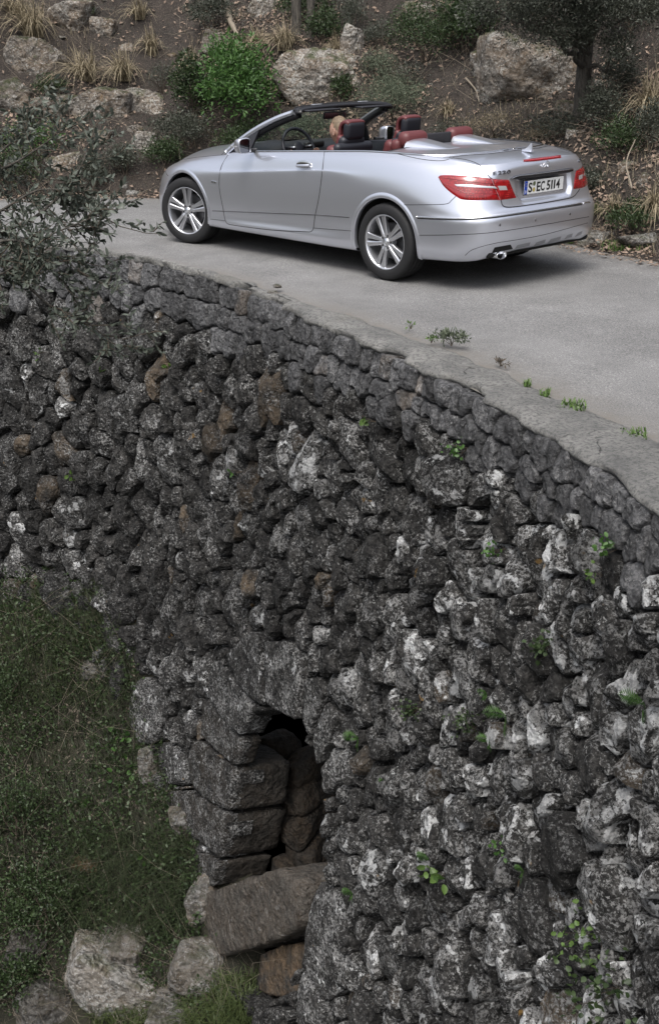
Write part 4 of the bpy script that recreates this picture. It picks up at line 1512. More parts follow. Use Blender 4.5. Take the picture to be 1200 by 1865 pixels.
plate_box('plate_face', 0.0, 1.0, -.053, .053, .0022, .0042, M['plate_white'], plate)
plate_box('country_band', 0.004, .078, -.052, .052, .0044, .0052, M['plate_blue'], plate)
place_text('country_letter', 'D', plate_pt(.026, -.042, .0054), plate_pt(.056, -.042, .0054), .030, .0003, M['plate_white'], .0008, normal=plate_n, parent=plate)
star = Acc()
for k in range(12):
    a = k * PI / 6
    c_ = plate_pt(.041 + .024 * math.cos(a), .022 + .0125 * math.sin(a), .0056)
    star.add([c_ + np.array([0, dx, dz_]) for dx, dz_ in ((-.0017, -.0017), (.0017, -.0017), (.0017, .0017), (-.0017, .0017))], [(0, 1, 2, 3)])
link('country_stars', star.mesh('country_stars', [M['seal_yellow']], False), plate)
for ch, a0, a1 in (('S', .105, .190), ('E', .315, .395), ('C', .415, .505), ('5', .568, .645), ('1', .682, .722), ('1', .752, .800), ('4', .812, .900)):
    a1b = a1 + .010 if ch != '1' else a0 + .036
    place_text('plate_letter', ch, plate_pt(a0, -.0375, .0052), plate_pt(a1b, -.0375, .0052), .104, .0008, M['letter_black'], .0022 if ch != '1' else .0006, normal=plate_n, parent=plate)
for bz, m_, nm in ((.026, M['seal_green'], 'test_seal'), (-.022, M['seal_yellow'], 'state_seal')):
    c_ = plate_pt(.245, bz, .0056)
    a = np.arange(20) * PI / 10
    V = [c_ + np.array([0, math.cos(q) * .018, 0]) + PT * math.sin(q) * .018 for q in a]
    link(nm, new_mesh(nm, V, [list(range(20))], [m_], False), plate)
# model badge, engine badge
M['badge'] = simple("badge_chrome", (0.16, 0.165, 0.18), 0.25, 0.9)
for ch, xa, xb in (('E', 441, 464), ('2', 474, 496), ('2', 502, 526), ('0', 532, 556)):
    P0 = car_px(*c3([(xa, 297 - (xa - 441) * .12)])[0], .005); P1 = car_px(*c3([(xb, 297 - (xb - 441) * .12)])[0], .005)
    place_text('badge_letter', ch, P0, P1, .038, .003, M['badge'], .0004, normal=(-1, .1, .15))
P0 = car_px(*c3([(983, 222)])[0], .003); P1 = car_px(*c3([(1012, 226)])[0], .003)
if P0 is not None:
    P0 = np.array([-.945, -.50, .925]); P1 = np.array([-.925, -.60, .925])
    hq = BODY_BVH.ray_cast(Vector((-3, .50, .93)), Vector((1, 0, 0)))[0]; hr = BODY_BVH.ray_cast(Vector((-3, .605, .93)), Vector((1, 0, 0)))[0]
    if hq and hr:
        place_text('engine_badge', 'CDI', (hq[0] - .003, -.50, .93), (hr[0] - .003, -.605, .93), .038, .004, M['badge'], .0012, normal=(-1, -.2, .15))
# round star emblem
ec = car_px(*c3([(816, 229)])[0], .006)
ec[1] = 0
ring = np.array([ec + np.array([0.0 - .010 * math.sin(a), math.cos(a) * .036, math.sin(a) * .036]) for a in np.linspace(0, 2 * PI, 33)[:-1]])
V, _ = tube(np.concatenate([ring, ring[:1]]), .0035, 6, caps=False)
A = Acc().add(V, grid_faces(33, 6, False, True))
for k in range(3):
    a = PI / 2 + k * 2 * PI / 3
    tip = ec + np.array([-.010 * math.sin(a), math.cos(a) * .034, math.sin(a) * .034])
    s1 = ec + np.array([0, -math.sin(a) * .0065, math.cos(a) * .0065]); s2 = ec + np.array([0, math.sin(a) * .0065, -math.cos(a) * .0065])
    up = ec + np.array([-.006, 0, 0])
    A.add([tip, s1, up, s2], [(0, 1, 2), (0, 2, 3), (0, 3, 1)])
link('star_emblem', A.mesh('star_emblem', [M['chrome']], False), CAR)
# shark-fin aerial
af = np.array([-.775, 0, 1.052])
V, F = rbox((0, 0, 0), (.10, .045, .018), .008)
A = Acc().add(V + af, F)
fin = [(-.045, 0, 0), (.045, 0, 0), (.0, 0, .03), (-.03, 0, .062), (-.042, 0, .06)]
A.add([np.array(q) + af + [0, .007 * (1 if q[2] < .02 else .4), 0] for q in fin] + [np.array(q) + af - [0, .007 * (1 if q[2] < .02 else .4), 0] for q in fin],
      [(0, 1, 2, 3, 4), (9, 8, 7, 6, 5), (0, 5, 6, 1), (1, 6, 7, 2), (2, 7, 8, 3), (3, 8, 9, 4), (4, 9, 5, 0)])
link('aerial', A.mesh('aerial', [M['paint']], False), CAR)
# parking sensors
for q in ((488, 636), (730, 603), (965, 562)):
    P = car_px(*c3([q])[0], .001)
    D_, F_ = ico(2)
    link('parking_sensor', new_mesh('parking_sensor', D_ * [.003, .011, .011] + P, F_, [M['alloy_dark']], True), CAR)
# exhaust tip
eo = np.array([-.985, .545, .292])
a = np.arange(32) * PI / 16
prof = [(.26, 1.0, .9), (0.0, 1.0, 1.0), (-.004, .97, .96), (.0, .90, .88), (.10, .86, .84)]
V = np.stack([np.stack([eo[0] + p[0] + .03 * np.sin(a) * 0, eo[1] + np.cos(a) * .060 * p[1], eo[2] + np.sin(a) * .036 * p[2]], 1) for p in prof], 0)
ex = link('exhaust_pipe', new_mesh('exhaust_pipe', V.reshape(-1, 3), grid_faces(len(prof), 32, False, True)[:, ::-1].copy(), [M['chrome']], True), CAR)
link('pipe_inside', new_mesh('pipe_inside', [eo + [.09, math.cos(q) * .055, math.sin(q) * .033] for q in a], [list(range(32))], [M['underbody']], False), ex)
# diffuser slots
for (a0, b0, a1, b1) in ((586, 788, 695, 762), (715, 770, 800, 742), (812, 748, 905, 722), (925, 722, 985, 702), (995, 708, 1050, 684)):
    skin_patch('diffuser_slot', c3([(a0 + 20, b0 - 14), (a1, b1 - 8)]), c3([(a0, b0 + 12), (a1 - 8, b1 + 16)]), M['slot'], 8, 4, bulge=.001, base=.001)
skin_patch('diffuser_slot', c3([(450, 790), (560, 770)]), c3([(430, 830), (575, 800)]), M['underbody'], 12, 4, bulge=.001, base=.001)

# door handles
for q, sg in ((0, 1), (1, -1)):
    c_ = car_px(*c1([(803, 385)])[0], .0)
    if sg < 0: c_ = c_ * [1, -1, 1]
    A = Acc()
    D_, F_ = ico(3)
    cup = D_ * [.105, .006, .043] + c_ + [0, -.0005 * sg, 0]
    hd = link('door_handle', new_mesh('door_handle', cup, F_, [M['chrome']], True), DOORS[q])
    P = spline([c_ + [-.085, .010 * sg, .006], c_ + [-.03, .030 * sg, .001], c_ + [.05, .028 * sg, -.006], c_ + [.085, .008 * sg, -.010]], 18)
    V, F = tube(P, .0135, 10)
    V[:, 2] = (V[:, 2] - c_[2]) * 1.0 + c_[2]
    link('grip', new_mesh('grip', V, F, [M['paint']], True), hd)
    D2, F2 = ico(2)
    link('lock', new_mesh('lock', D2 * [.007, .003, .007] + c_ + [-.072, .022 * sg, .004], F2, [M['alloy_dark']], True), hd)
# small badge on the wing
c_ = car_px(*c1([(354, 467)])[0], .003)
for sg in (1, -1):
    V, F = rbox((0, 0, 0), (.075, .005, .018), .003)
    link('wing_badge', new_mesh('wing_badge', (V + c_) * [1, sg, 1], F, [M['chrome']], False), CAR)
# head lamps: slivers of the corners
for r_ in skin_patch('head_lamp', c1([(80, 418), (92, 385), (115, 366), (140, 362)]), c1([(82, 425), (98, 408), (118, 392), (142, 370)]), M['white_reflector'], 20, 6, bulge=.008, mirror=True): pass

# ---- wheels
def wheel_parts():
    """meshes of one wheel, axle along +Y (outer face towards +Y), centre at the origin"""
    prof = [(.2295, -.112), (.236, -.118), (.262, -.1195), (.290, -.117), (.308, -.108), (.3185, -.094), (.3215, -.07), (.3215, -.052), (.315, -.050), (.315, -.042), (.3217, -.040), (.3217, -.006),
            (.315, -.004), (.315, .004), (.3217, .006), (.3217, .040), (.315, .042), (.315, .050), (.3215, .052), (.3215, .07), (.3185, .094), (.308, .108), (.290, .117), (.262, .1195), (.236, .118), (.2295, .112), (.224, .10)]
    na = 96
    a = np.arange(na) * 2 * PI / na
    V = np.array([[(math.cos(q) * r, y, math.sin(q) * r) for (r, y) in prof] for q in a])
    # blocks on the shoulders
    for k in range(na):
        if k % 2 == 0:
            for j, (r, y) in enumerate(prof):
                if .308 < r and abs(y) > .06:
                    V[k, j, [0, 2]] *= 0.985
    tyre = new_mesh('tyre', V.reshape(-1, 3), grid_faces(na, len(prof), True), [M['tyre']], True)
    prof = [(.205, -.10), (.207, .03), (.212, .075), (.216, .098), (.226, .103), (.2305, .1085), (.2300, .1115), (.2255, .1125), (.2200, .1085), (.2145, .098), (.208, .070), (.200, .02), (.196, -.09)]
    V = np.array([[(math.cos(q) * r, y, math.sin(q) * r) for (r, y) in prof] for q in a])
    rim = new_mesh('rim', V.reshape(-1, 3), grid_faces(na, len(prof), True), [M['alloy']], True)
    # five twin spokes
    A = Acc()
    for k in range(5):
        ang = PI / 2 + k * 2 * PI / 5
        for sg in (-1, 1):
            st = []
            #  radius, tangential centre, half width, face height, depth
            for (r, tcn, hw, y, dp) in [(.040, .012, .014, .090, .05), (.070, .017, .0165, .095, .045), (.105, .0215, .0165, .097, .040), (.150, .0275, .0195, .098, .034), (.190, .033, .0235, .100, .028), (.219, .0375, .026, .103, .022)]:
                t0, t1 = sg * (tcn - hw), sg * (tcn + hw)
                c0 = sg * (tcn - hw * .55)
                st.append([(r, t0, y - .006), (r, c0, y), (r, t1 - sg * .004, y - .002), (r, t1, y - .007), (r, t1 - sg * .002, y - dp), (r, t0 + sg * .002, y - dp)])
            st = np.array(st)
            er = np.array([math.cos(ang), 0, math.sin(ang)]); et = np.array([-math.sin(ang), 0, math.cos(ang)]); ey = np.array([0, 1, 0])
            V = st[..., :1] * er + st[..., 1:2] * et + st[..., 2:] * ey
            F = grid_faces(6, 6, False, True).tolist()
            if sg > 0: F = [f[::-1] for f in F]
            A.add(V.reshape(-1, 3), F)
    spokes = A.mesh('spokes', [M['alloy']], False)
    # hub with bolts and cap
    def disc(r0, y0, r1, y1, n=40, yc=None):
        Vd = [(math.cos(q) * r0, y0, math.sin(q) * r0) for q in np.arange(n) * 2 * PI / n] + [(math.cos(q) * r1, y1, math.sin(q) * r1) for q in np.arange(n) * 2 * PI / n]
        Fd = [[i, (i + 1) % n, n + (i + 1) % n, n + i] for i in range(n)] + [[n + i for i in range(n)]]
        return Vd, Fd
    A = Acc()
    A.add(*disc(.078, .045, .070, .088)); hub = A.mesh('hub', [M['alloy']], False)
    Vd, Fd = disc(.012, .086, .0105, .0895, 12)
    bolt = new_mesh('bolt', Vd, Fd, [M['gap']], False)
    A = Acc(); A.add(*disc(.033, .085, .030, .0945, 32)); cap = A.mesh('hub_cap', [M['chrome']], True)
    A = Acc()
    for k in range(3):
        ang = PI / 2 + k * 2 * PI / 3
        t = np.array([math.cos(ang), 0, math.sin(ang)]); e = np.array([-math.sin(ang), 0, math.cos(ang)])
        c = np.array([0, .0952, 0])
        A.add([c + t * .023, c + e * .0045, c + [0, .002, 0], c - e * .0045], [(0, 1, 2), (0, 2, 3)])
    starm = A.mesh('cap_star', [M['white_reflector']], False)
    A = Acc(); A.add(*disc(.155, -.005, .150, .012, 48)); brake = A.mesh('brake_disc', [M['alloy_dark']], False)
    A = Acc(); A.add(*disc(.203, -.06, .20, -.055, 40)); backm = A.mesh('inner_face', [M['underbody']], False)
    return bolt, dict(tyre=tyre, rim=rim, spokes=spokes, hub=hub, hub_cap=cap, cap_star=starm, brake_disc=brake, inner_face=backm)
BOLT, WP = wheel_parts()
for (wx, sg, steer, spin) in ((0, 1, 0, .32), (0, -1, 0, 1.1), (2.76, 1, .276, -.02), (2.76, -1, .276, .7)):
    w = link('wheel', None, CAR)
    w.location = (wx, .772 * sg, .3215)
    w.rotation_euler = (0, 0, steer + (0 if sg > 0 else PI))
    for k, me in WP.items():
        o = link(k, me, w)
        if k not in ('inner_face', 'brake_disc'):
            o.rotation_euler = (0, spin, 0)
    for k in range(5):
        ang = PI / 2 + PI / 5 + k * 2 * PI / 5 - spin
        link('bolt', BOLT, w).location = (math.cos(ang) * .052, 0, math.sin(ang) * .052)

# ---- windscreen frame and glass
pil = spline([(2.22, .745, .905), (2.02, .715, 1.035), (1.80, .680, 1.150), (1.60, .635, 1.235), (1.43, .585, 1.292)], 30)
def ribbon(P, prof, name, m, parent=CAR, mirror=True, normals=None):
    """profile (a along side, b along up) swept along P"""
    T, Nn, B = frames(P, (0, 0, 1))
    V = np.stack([P + Nn * a + B * b for a, b in prof], 1)
    F = grid_faces(len(P), len(prof), False, True).tolist()
    F += [list(range(len(prof)))[::-1], [(len(P) - 1) * len(prof) + i for i in range(len(prof))]]
    r = [link(name, new_mesh(name, V.reshape(-1, 3), F, [m], True), parent)]
    if mirror:
        r.append(link(name, new_mesh(name, V.reshape(-1, 3) * [1, -1, 1], [f[::-1] for f in F], [m], True), parent))
    return r
# outer skin of the pillar (silver) and its dark inner lining
ribbon(pil, [(-.022, -.022), (.022, -.022), (.026, 0), (.022, .022), (-.022, .022), (-.026, 0)], 'windscreen_pillar', M['paint'])
pin = pil + np.array([-.035, -.030, -.022])
ribbon(pin, [(-.03, -.028), (.03, -.028), (.03, .026), (-.03, .026)], 'pillar_lining', M['black_plastic'])
hd = spline([(1.43, .590, 1.292), (1.452, .56, 1.312), (1.475, .42, 1.322), (1.492, .2, 1.328), (1.497, 0, 1.330), (1.492, -.2, 1.328), (1.475, -.42, 1.322), (1.452, -.56, 1.312), (1.43, -.590, 1.292)], 60)
P = hd.copy(); P[:, 0] -= .02
V = []
for q, (a_, b_) in [(P, x) for x in [(.05, -.006), (.03, .012), (-.02, .016), (-.075, .010), (-.085, -.004), (-.075, -.022), (-.01, -.030), (.045, -.022)]]:
    V.append(q + [a_, 0, b_])
V = np.stack(V, 1)
F = grid_faces(60, 8, False, True).tolist() + [list(range(8)), [59 * 8 + i for i in range(8)][::-1]]
header = link('windscreen_header', new_mesh('windscreen_header', V.reshape(-1, 3), F, [M['black_plastic']], True), CAR)
for off, r_, m_ in ((.018, .006, M['rubber']), (-.045, .007, M['rubber'])):
    V, F = tube(P + [off, 0, .016 if off > 0 else .012], r_, 6)
    link('header_seal', new_mesh('header_seal', V, F, [m_], True), header)
# silver cap over the ends of the header is part of the pillar; catches for the roof
for yy in (.30, -.30):
    V, F = rbox((1.445, yy, 1.343), (.045, .10, .014), .004)
    link('roof_catch', new_mesh('roof_catch', V, F, [M['alloy']], False), header)
for yy in (.34, -.34):
    V, F = rbox((1.37, yy, 1.302), (.16, .40, .018), .008)
    link('sun_visor', new_mesh('sun_visor', V, F, [M['black_plastic']], True), header)
# glass
na, nb = 24, 12
G = np.zeros((na, nb, 3))
for i in range(na):
    y = (i / (na - 1) * 2 - 1)
    bot = np.array([2.10 + .30 * (1 - y * y), y * .73, .925 + .01 * (1 - y * y)])
    tp = np.array([1.44 + .05 * (1 - y * y), y * .575, 1.305 + .015 * (1 - y * y)])
    for j in range(nb):
        f = j / (nb - 1)
        G[i, j] = bot * (1 - f) + tp * f + np.array([.03, 0, .035]) * math.sin(PI * f)
link('windscreen', new_mesh('windscreen', G.reshape(-1, 3), grid_faces(na, nb), [M['glass']], True), CAR)
# rear-view mirror
V, F = rbox((0, 0, 0), (.03, .25, .065), .014, 3)
Rm = rot_z(-.22)
mir_o = link('rear_view_mirror', new_mesh('rear_view_mirror', V @ Rm.T + [1.50, .02, 1.235], F, [M['black_plastic']], True), CAR)
V, F = rbox((-.016, 0, 0), (.002, .23, .05), .0008)
link('mirror_glass', new_mesh('mirror_glass', V @ Rm.T + [1.50, .02, 1.235], F, [M['mirror_glass']], False), mir_o)
V, F = tube([(1.51, .02, 1.25), (1.55, .0, 1.30)], .01, 8)
link('mirror_stem', new_mesh('mirror_stem', V, F, [M['black_plastic']], True), mir_o)
# door mirrors
def door_mirror(sg, door):
    prof = np.array([(0.0, -.062), (.085, -.064), (.108, -.045), (.112, .03), (.095, .060), (.02, .068), (-.01, .05), (-.012, -.045)])
    pr = spline(np.c_[prof, np.zeros(len(prof))], 28, closed=True)[:, :2]
    cen = pr.mean(0)
    Vs = []
    for (x_, k) in [(0, .90), (0.0, 1.0), (.02, 1.03), (.06, .98), (.10, .80), (.125, .50), (.133, .15)]:
        q = cen + (pr - cen) * k
        Vs.append(np.stack([np.full(28, x_), q[:, 0], q[:, 1]], 1))
    V = np.stack(Vs, 0)
    base = np.array([1.70, .905, 1.005])
    V = (V.reshape(-1, 3) @ rot_z(-.10).T + base) * [1, sg, 1]
    F = grid_faces(7, 28, False, True)
    F = (F if sg > 0 else F[:, ::-1]).tolist() + [[6 * 28 + i for i in range(28)]]
    h_ = link('mirror_housing', new_mesh('mirror_housing', V, F, [M['paint']], True), door)
    q = cen + (pr - cen) * .90
    G = (np.stack([np.full(28, .010), q[:, 0], q[:, 1]], 1) @ rot_z(-.10).T + base) * [1, sg, 1]
    link('mirror_glass', new_mesh('mirror_glass', G, [list(range(28))], [M['mirror_glass']], False), h_)
    V, F = tube(np.array([(1.76, .78, .955), (1.75, .86, .955), (1.745, .93, .965)]) * [1, sg, 1], .020, 8)
    link('mirror_foot', new_mesh('mirror_foot', V, F, [M['black_plastic']], True), h_)
    V, F = rbox((1.79, 1.018, 1.0), (.09, .006, .012), .002)
    link('indicator', new_mesh('indicator', V * [1, sg, 1], F, [M['white_reflector']], False), h_)
door_mirror(1, DOORS[0]); door_mirror(-1, DOORS[1])
# quarter light triangle in front of the door
for sg in (1, -1):
    V = np.array([(2.03, .79, .925), (1.83, .79, .945), (1.80, .70, 1.125), (1.99, .735, 1.03)])
    V = np.concatenate([V, V - [0, .02, 0]]) * [1, sg, 1]
    link('mirror_triangle', new_mesh('mirror_triangle', V, [(0, 1, 2, 3), (7, 6, 5, 4), (0, 4, 5, 1), (1, 5, 6, 2), (2, 6, 7, 3), (3, 7, 4, 0)], [M['black_plastic']], False), CAR)

# ---- interior
A = Acc()
A.add(*rbox((1.1, 0, .31), (2.1, 1.5, .04), .01))          # floor
A.add(*rbox((.18, 0, .62), (.12, 1.46, .62), .03))         # rear bulkhead
A.add(*rbox((2.16, 0, .60), (.10, 1.46, .6), .02))
A.add(*rbox((1.25, 0, .45), (1.5, .24, .30), .05))         # centre tunnel
link('cabin_floor', A.mesh('cabin_floor', [M['underbody']]), CAR)
for sg in (1, -1):
    # door cards and side trim follow the belt
    sel = [i for i in range(NT_C) if .12 < edge[i, 0] < 2.02]
    E = edge[sel]
    rows = [E + [0, -.012, -.002], E + [0, -.040, .006], E + [0, -.085, -.002], E + [0, -.10, -.03], E + [0, -.105, -.14], E + [0, -.10, -.30], E * [1, 1, 0] + [0, -.10, .34]]
    V = np.stack(rows, 1) * [1, sg, 1]
    F = grid_faces(len(sel), len(rows))
    link('door_trim', new_mesh('door_trim', V.reshape(-1, 3), F if sg > 0 else F[:, ::-1].copy(), [M['black_leather']], True), CAR)
# dashboard
y_ = np.linspace(-.72, .72, 40)
rows = []
for (x0, z0) in [(2.32, .93), (2.20, .955), (2.02, .962), (1.88, .945), (1.80, .915), (1.78, .87), (1.82, .78), (1.90, .6), (1.92, .45)]:
    hump = .045 * np.exp(-((y_ - .37) / .17) ** 2) if z0 > .88 and x0 < 2.1 else 0 * y_
    ct = .020 * np.exp(-(y_ / .16) ** 2) if z0 > .88 and x0 < 2.1 else 0 * y_
    lim = np.where(np.abs(y_) > .66, -.01, 0)
    rows.append(np.stack([x0 - .0 * y_ - (.03 * np.exp(-((y_ - .37) / .2) ** 2) if x0 < 2.1 else 0), y_, z0 + hump + ct + lim], 1))
V = np.stack(rows, 1)
dash = link('dashboard', new_mesh('dashboard', V.reshape(-1, 3), grid_faces(40, len(rows)), [M['black_plastic']], True), CAR)
V, F = rbox((1.81, .0, .955), (.05, .24, .05), .012)
link('dash_screen', new_mesh('dash_screen', V, F, [M['letter_black']], True), dash)
# steering wheel
sc_ = np.array([1.62, .37, .955]); tl = math.radians(66)
ex = np.array([0, 1.0, 0]); ez = np.array([math.cos(tl), 0, math.sin(tl)]); en = np.cross(ex, ez)
a = np.linspace(0, 2 * PI, 49)
ringp = np.array([sc_ + ex * math.cos(q) * .185 + ez * math.sin(q) * .185 for q in a])
V, F0 = tube(ringp, .0155, 10, caps=False)
A = Acc().add(V, F0)
hubp = Acc()
D_, F_ = ico(3)
B3 = np.stack([ex, ez, en], 1)
A.add((D_ * [.062, .062, .025]) @ B3.T + sc_, F_)
for q in (0.05, PI - .05, -PI / 2):
    p0 = sc_ + ex * math.cos(q) * .05 + ez * math.sin(q) * .05; p1 = sc_ + ex * math.cos(q) * .178 + ez * math.sin(q) * .178
    V, F1 = tube([p0, (p0 + p1) / 2 + en * 0, p1], [.02, .014, .012], 8)
    A.add(V, F1)
stw = link('steering_wheel', A.mesh('steering_wheel', [M['black_leather']]), CAR)
for q in (0.05, PI - .05):
    p0 = sc_ + ex * math.cos(q) * .07 + ez * math.sin(q) * .07; p1 = sc_ + ex * math.cos(q) * .14 + ez * math.sin(q) * .14
    for s_ in (1, -1):
        V, F1 = tube([p0 + en * s_ * .012, p1 + en * s_ * .012], [.012, .008], 8)
        link('spoke_trim', new_mesh('spoke_trim', V, F1, [M['alloy']], True), stw)
V, F = tube([sc_, sc_ + [.25, 0, -.09]], .03, 10)
link('steering_column', new_mesh('steering_column', V, F, [M['black_plastic']], True), CAR)

def cushion(c, s, r, m, name, parent, R=None, seg=4):
    V, F = rbox((0, 0, 0), s, r, seg)
    if R is not None: V = V @ np.array(R).T
    return link(name, new_mesh(name, V + np.array(c), F, [m], True), parent)
def front_seat(y):
    st = link('front_seat', None, CAR)
    Rb = rot_axis((0, 1, 0), -.30)
    cushion((1.28, y, .47), (.52, .50, .16), .06, M['red_leather'], 'seat_cushion', st)
    cushion((1.02, y, .76), (.12, .50, .56), .05, M['red_leather'], 'seat_back', st, Rb)
    b = cushion((.965, y, .775), (.085, .46, .57), .04, M['black_leather'], 'back_shell', st, Rb)
    # shoulder piece rising behind the head, then the head restraint itself
    cushion((.925, y, 1.045), (.10, .285, .12), .04, M['black_leather'], 'shoulder_shell', st, Rb)
    cushion((.955, y, 1.045), (.06, .285, .14), .028, M['red_leather'], 'shoulder_pad', st, Rb)
    h = cushion((.885, y, 1.150), (.085, .225, .165), .04, M['black_leather'], 'head_restraint', st, rot_axis((0, 1, 0), -.12))
    # red face wraps over the top
    th = np.linspace(-.35, PI * .56, 14)
    prof = [(.072 * math.cos(q) if q > 0 else .072 + .0 * q, .0) for q in th]
    yy = np.linspace(-1, 1, 16)
    top_z, cx = 1.175, .902
    path = [(cx + .066, top_z - .145), (cx + .070, top_z - .09), (cx + .070, top_z - .03), (cx + .060, top_z + .025), (cx + .035, top_z + .058), (cx + .0, top_z + .070), (cx - .035, top_z + .066), (cx - .058, top_z + .052)]
    path = spline([(p[0], 0, p[1]) for p in path], 24)
    inner = path + (np.array([cx - .01, 0, top_z - .06]) - path) * .32
    Vo = np.zeros((24, 16, 3)); Vi = np.zeros((24, 16, 3))
    for i in range(24):
        hw = .122 - .018 * (i / 23)
        for j in range(16):
            k = abs(yy[j]) ** 4
            Vo[i, j] = path[i] * (1 - .22 * k) + inner[i] * (.22 * k); Vo[i, j, 1] = y + yy[j] * hw
            Vi[i, j] = inner[i]; Vi[i, j, 1] = y + yy[j] * hw
    V = np.concatenate([Vo.reshape(-1, 3), Vi.reshape(-1, 3)])
    F = grid_faces(24, 16).tolist() + [[q + 384 for q in f][::-1] for f in grid_faces(24, 16).tolist()]
    for i in range(23):
        F.append([i * 16, (i + 1) * 16, 384 + (i + 1) * 16, 384 + i * 16][::-1]); F.append([i * 16 + 15, (i + 1) * 16 + 15, 384 + (i + 1) * 16 + 15, 384 + i * 16 + 15])
    for j in range(15):
        F.append([j, j + 1, 385 + j, 384 + j]); F.append([368 + j, 369 + j, 384 + 369 + j, 384 + 368 + j][::-1])
    link('restraint_cover', new_mesh('restraint_cover', V, F, [M['red_leather']], True), st)
    V, F = rbox((.90, y, 1.03), (.012, .12, .006), .002)
    link('seat_lever', new_mesh('seat_lever', V + [-.035, 0, 0], F, [M['alloy_dark']], False), st)
front_seat(.37); front_seat(-.37)
rs_ = link('rear_seat', None, CAR)
cushion((.60, 0, .50), (.50, 1.10, .16), .06, M['red_leather'], 'seat_cushion', rs_)
cushion((.33, 0, .76), (.14, 1.12, .50), .05, M['red_leather'], 'seat_back', rs_, rot_axis((0, 1, 0), -.25))
for y in (.30, -.30):
    cushion((.235, y, 1.105), (.13, .30, .14), .055, M['red_leather'], 'head_restraint', rs_, rot_axis((0, 1, 0), -.1))
    cushion((.295, y, 1.055), (.10, .36, .11), .04, M['red_leather'], 'shoulder_pad', rs_)
V, F = rbox((.21, 0, 1.085), (.03, .32, .12), .014)
link('wind_deflector', new_mesh('wind_deflector', V, F, [M['canvas']], True), CAR)
# silver fairings behind the rear head restraints
for y in (.30, -.30):
    nx, ny = 26, 20
    G = np.zeros((nx, ny, 3))
    for i in range(nx):
        for j in range(ny):
            f = i / (nx - 1); g = j / (ny - 1) * 2 - 1
            x = .185 - .44 * f
            hw = .165 * (1 - .45 * f)
            yy = y + g * hw
            h = BODY_BVH.ray_cast(Vector((min(x, .09), abs(yy) + 1e-4, 2)), Vector((0, 0, -1)))
            z0 = h[0][2] if h[0] is not None else 1.05
            hgt = .054 * (1 - f) ** .9 * (1 - abs(g) ** 5) + (-.012 if (abs(g) == 1 or i == nx - 1) else 0.0)
            G[i, j] = (x, yy, z0 + hgt - .002)
    link('fairing', new_mesh('fairing', G.reshape(-1, 3), grid_faces(nx, ny)[:, ::-1].copy(), [M['paint']], True), CAR)
# bridge between the deck edge and the cabin
V = []
for y in np.linspace(-.78, .78, 40):
    h = BODY_BVH.ray_cast(Vector((.10, abs(y) + 1e-4, 2)), Vector((0, 0, -1)))
    z0 = h[0][2] if h[0] is not None else 1.03
    V.append([(.11, y, z0 - .001), (.16, y, z0 - .004), (.185, y, z0 - .02), (.185, y, .7)])
V = np.array(V)
link('tonneau_edge', new_mesh('tonneau_edge', V.reshape(-1, 3), grid_faces(40, 4), [M['canvas']], True), CAR)
# cowl in front of the windscreen
V = []
for y in np.linspace(-.80, .80, 40):
    k = 1 - (y / .78) ** 2
    x1 = 2.02 + .38 * k
    V.append([(x1 + .06, y, .925 + .03 * k - .05 * abs(y)), (x1 - .10, y, .90 + .02 * k - .03 * abs(y)), (x1 - .22, y, .80)])
V = np.array(V)
link('windscreen_cowl', new_mesh('windscreen_cowl', V.reshape(-1, 3), grid_faces(40, 3), [M['black_plastic']], True), CAR)
# ================================================================ the driver
def skin_body(name, verts, edges, radii, levels=2):
    me = bpy.data.meshes.new(name)
    me.from_pydata([tuple(v) for v in verts], edges, [])
    ob = bpy.data.objects.new(name, me)
    COL.objects.link(ob)
    sk = ob.modifiers.new("skin", 'SKIN')
    for i, d in enumerate(me.skin_vertices[0].data):
        r = radii[i]
        d.radius = (r, r) if np.isscalar(r) else r
        d.use_root = (i == 0)
    sk.use_smooth_shade = True
    ss = ob.modifiers.new("sub", 'SUBSURF')
    ss.levels = levels; ss.render_levels = levels
    dg = bpy.context.evaluated_depsgraph_get()
    out = bpy.data.meshes.new_from_object(ob.evaluated_get(dg))
    v = np.array([q.co[:] for q in out.vertices])
    f = [list(p.vertices) for p in out.polygons]
    COL.objects.unlink(ob); bpy.data.objects.remove(ob)
    return v, f
M['skin'] = simple("skin", (0.36, 0.22, 0.165), 0.6, 0, Subsurface_Weight=0.1)
M['jacket'] = simple("dark_jacket", (0.018, 0.02, 0.028), 0.8)
M['trousers'] = simple("dark_trousers", (0.03, 0.032, 0.045), 0.85)
def hair_mat():
    m, nt, b = mat("blond_hair")
    n = N(nt)
    mp = n.new("ShaderNodeMapping"); mp.inputs['Scale'].default_value = (120, 120, 14)
    nt.links.new(n.coord('Object'), mp.inputs[0])
    f = n.noise(mp.outputs[0], 1.0, 4, .7)
    nt.links.new(n.ramp(f, [(0.3, (0.04, 0.028, 0.018)), (0.7, (0.25, 0.18, 0.11))]), b.inputs['Base Color'])
    b.inputs['Roughness'].default_value = 0.5
    nt.links.new(n.bump(f, .8, .006), b.inputs['Normal'])
    return m
M['hair'] = hair_mat()
PER = thing("person", "driver with short blond hair and dark jacket at the wheel of the silver convertible", "person", (.985, .37, 0))
O = np.array([1.06, .37, 0])
B = []; E_ = []; Rr_ = []
def jv(p, r, link_to=None):
    B.append(np.array(p, float)); Rr_.append(r)
    if link_to is not None: E_.append((link_to, len(B) - 1))
    return len(B) - 1
pel = jv((0.08, 0, .58), (.15, .12))
ab = jv((0.04, 0, .72), (.135, .105), pel)
ch = jv((0.02, 0, .84), (.155, .115), ab)
uc = jv((0.02, 0, .92), (.12, .09), ch)
nk = jv((0.045, 0, .995), .058, uc)
hd0 = jv((0.07, 0, 1.06), .062, nk)
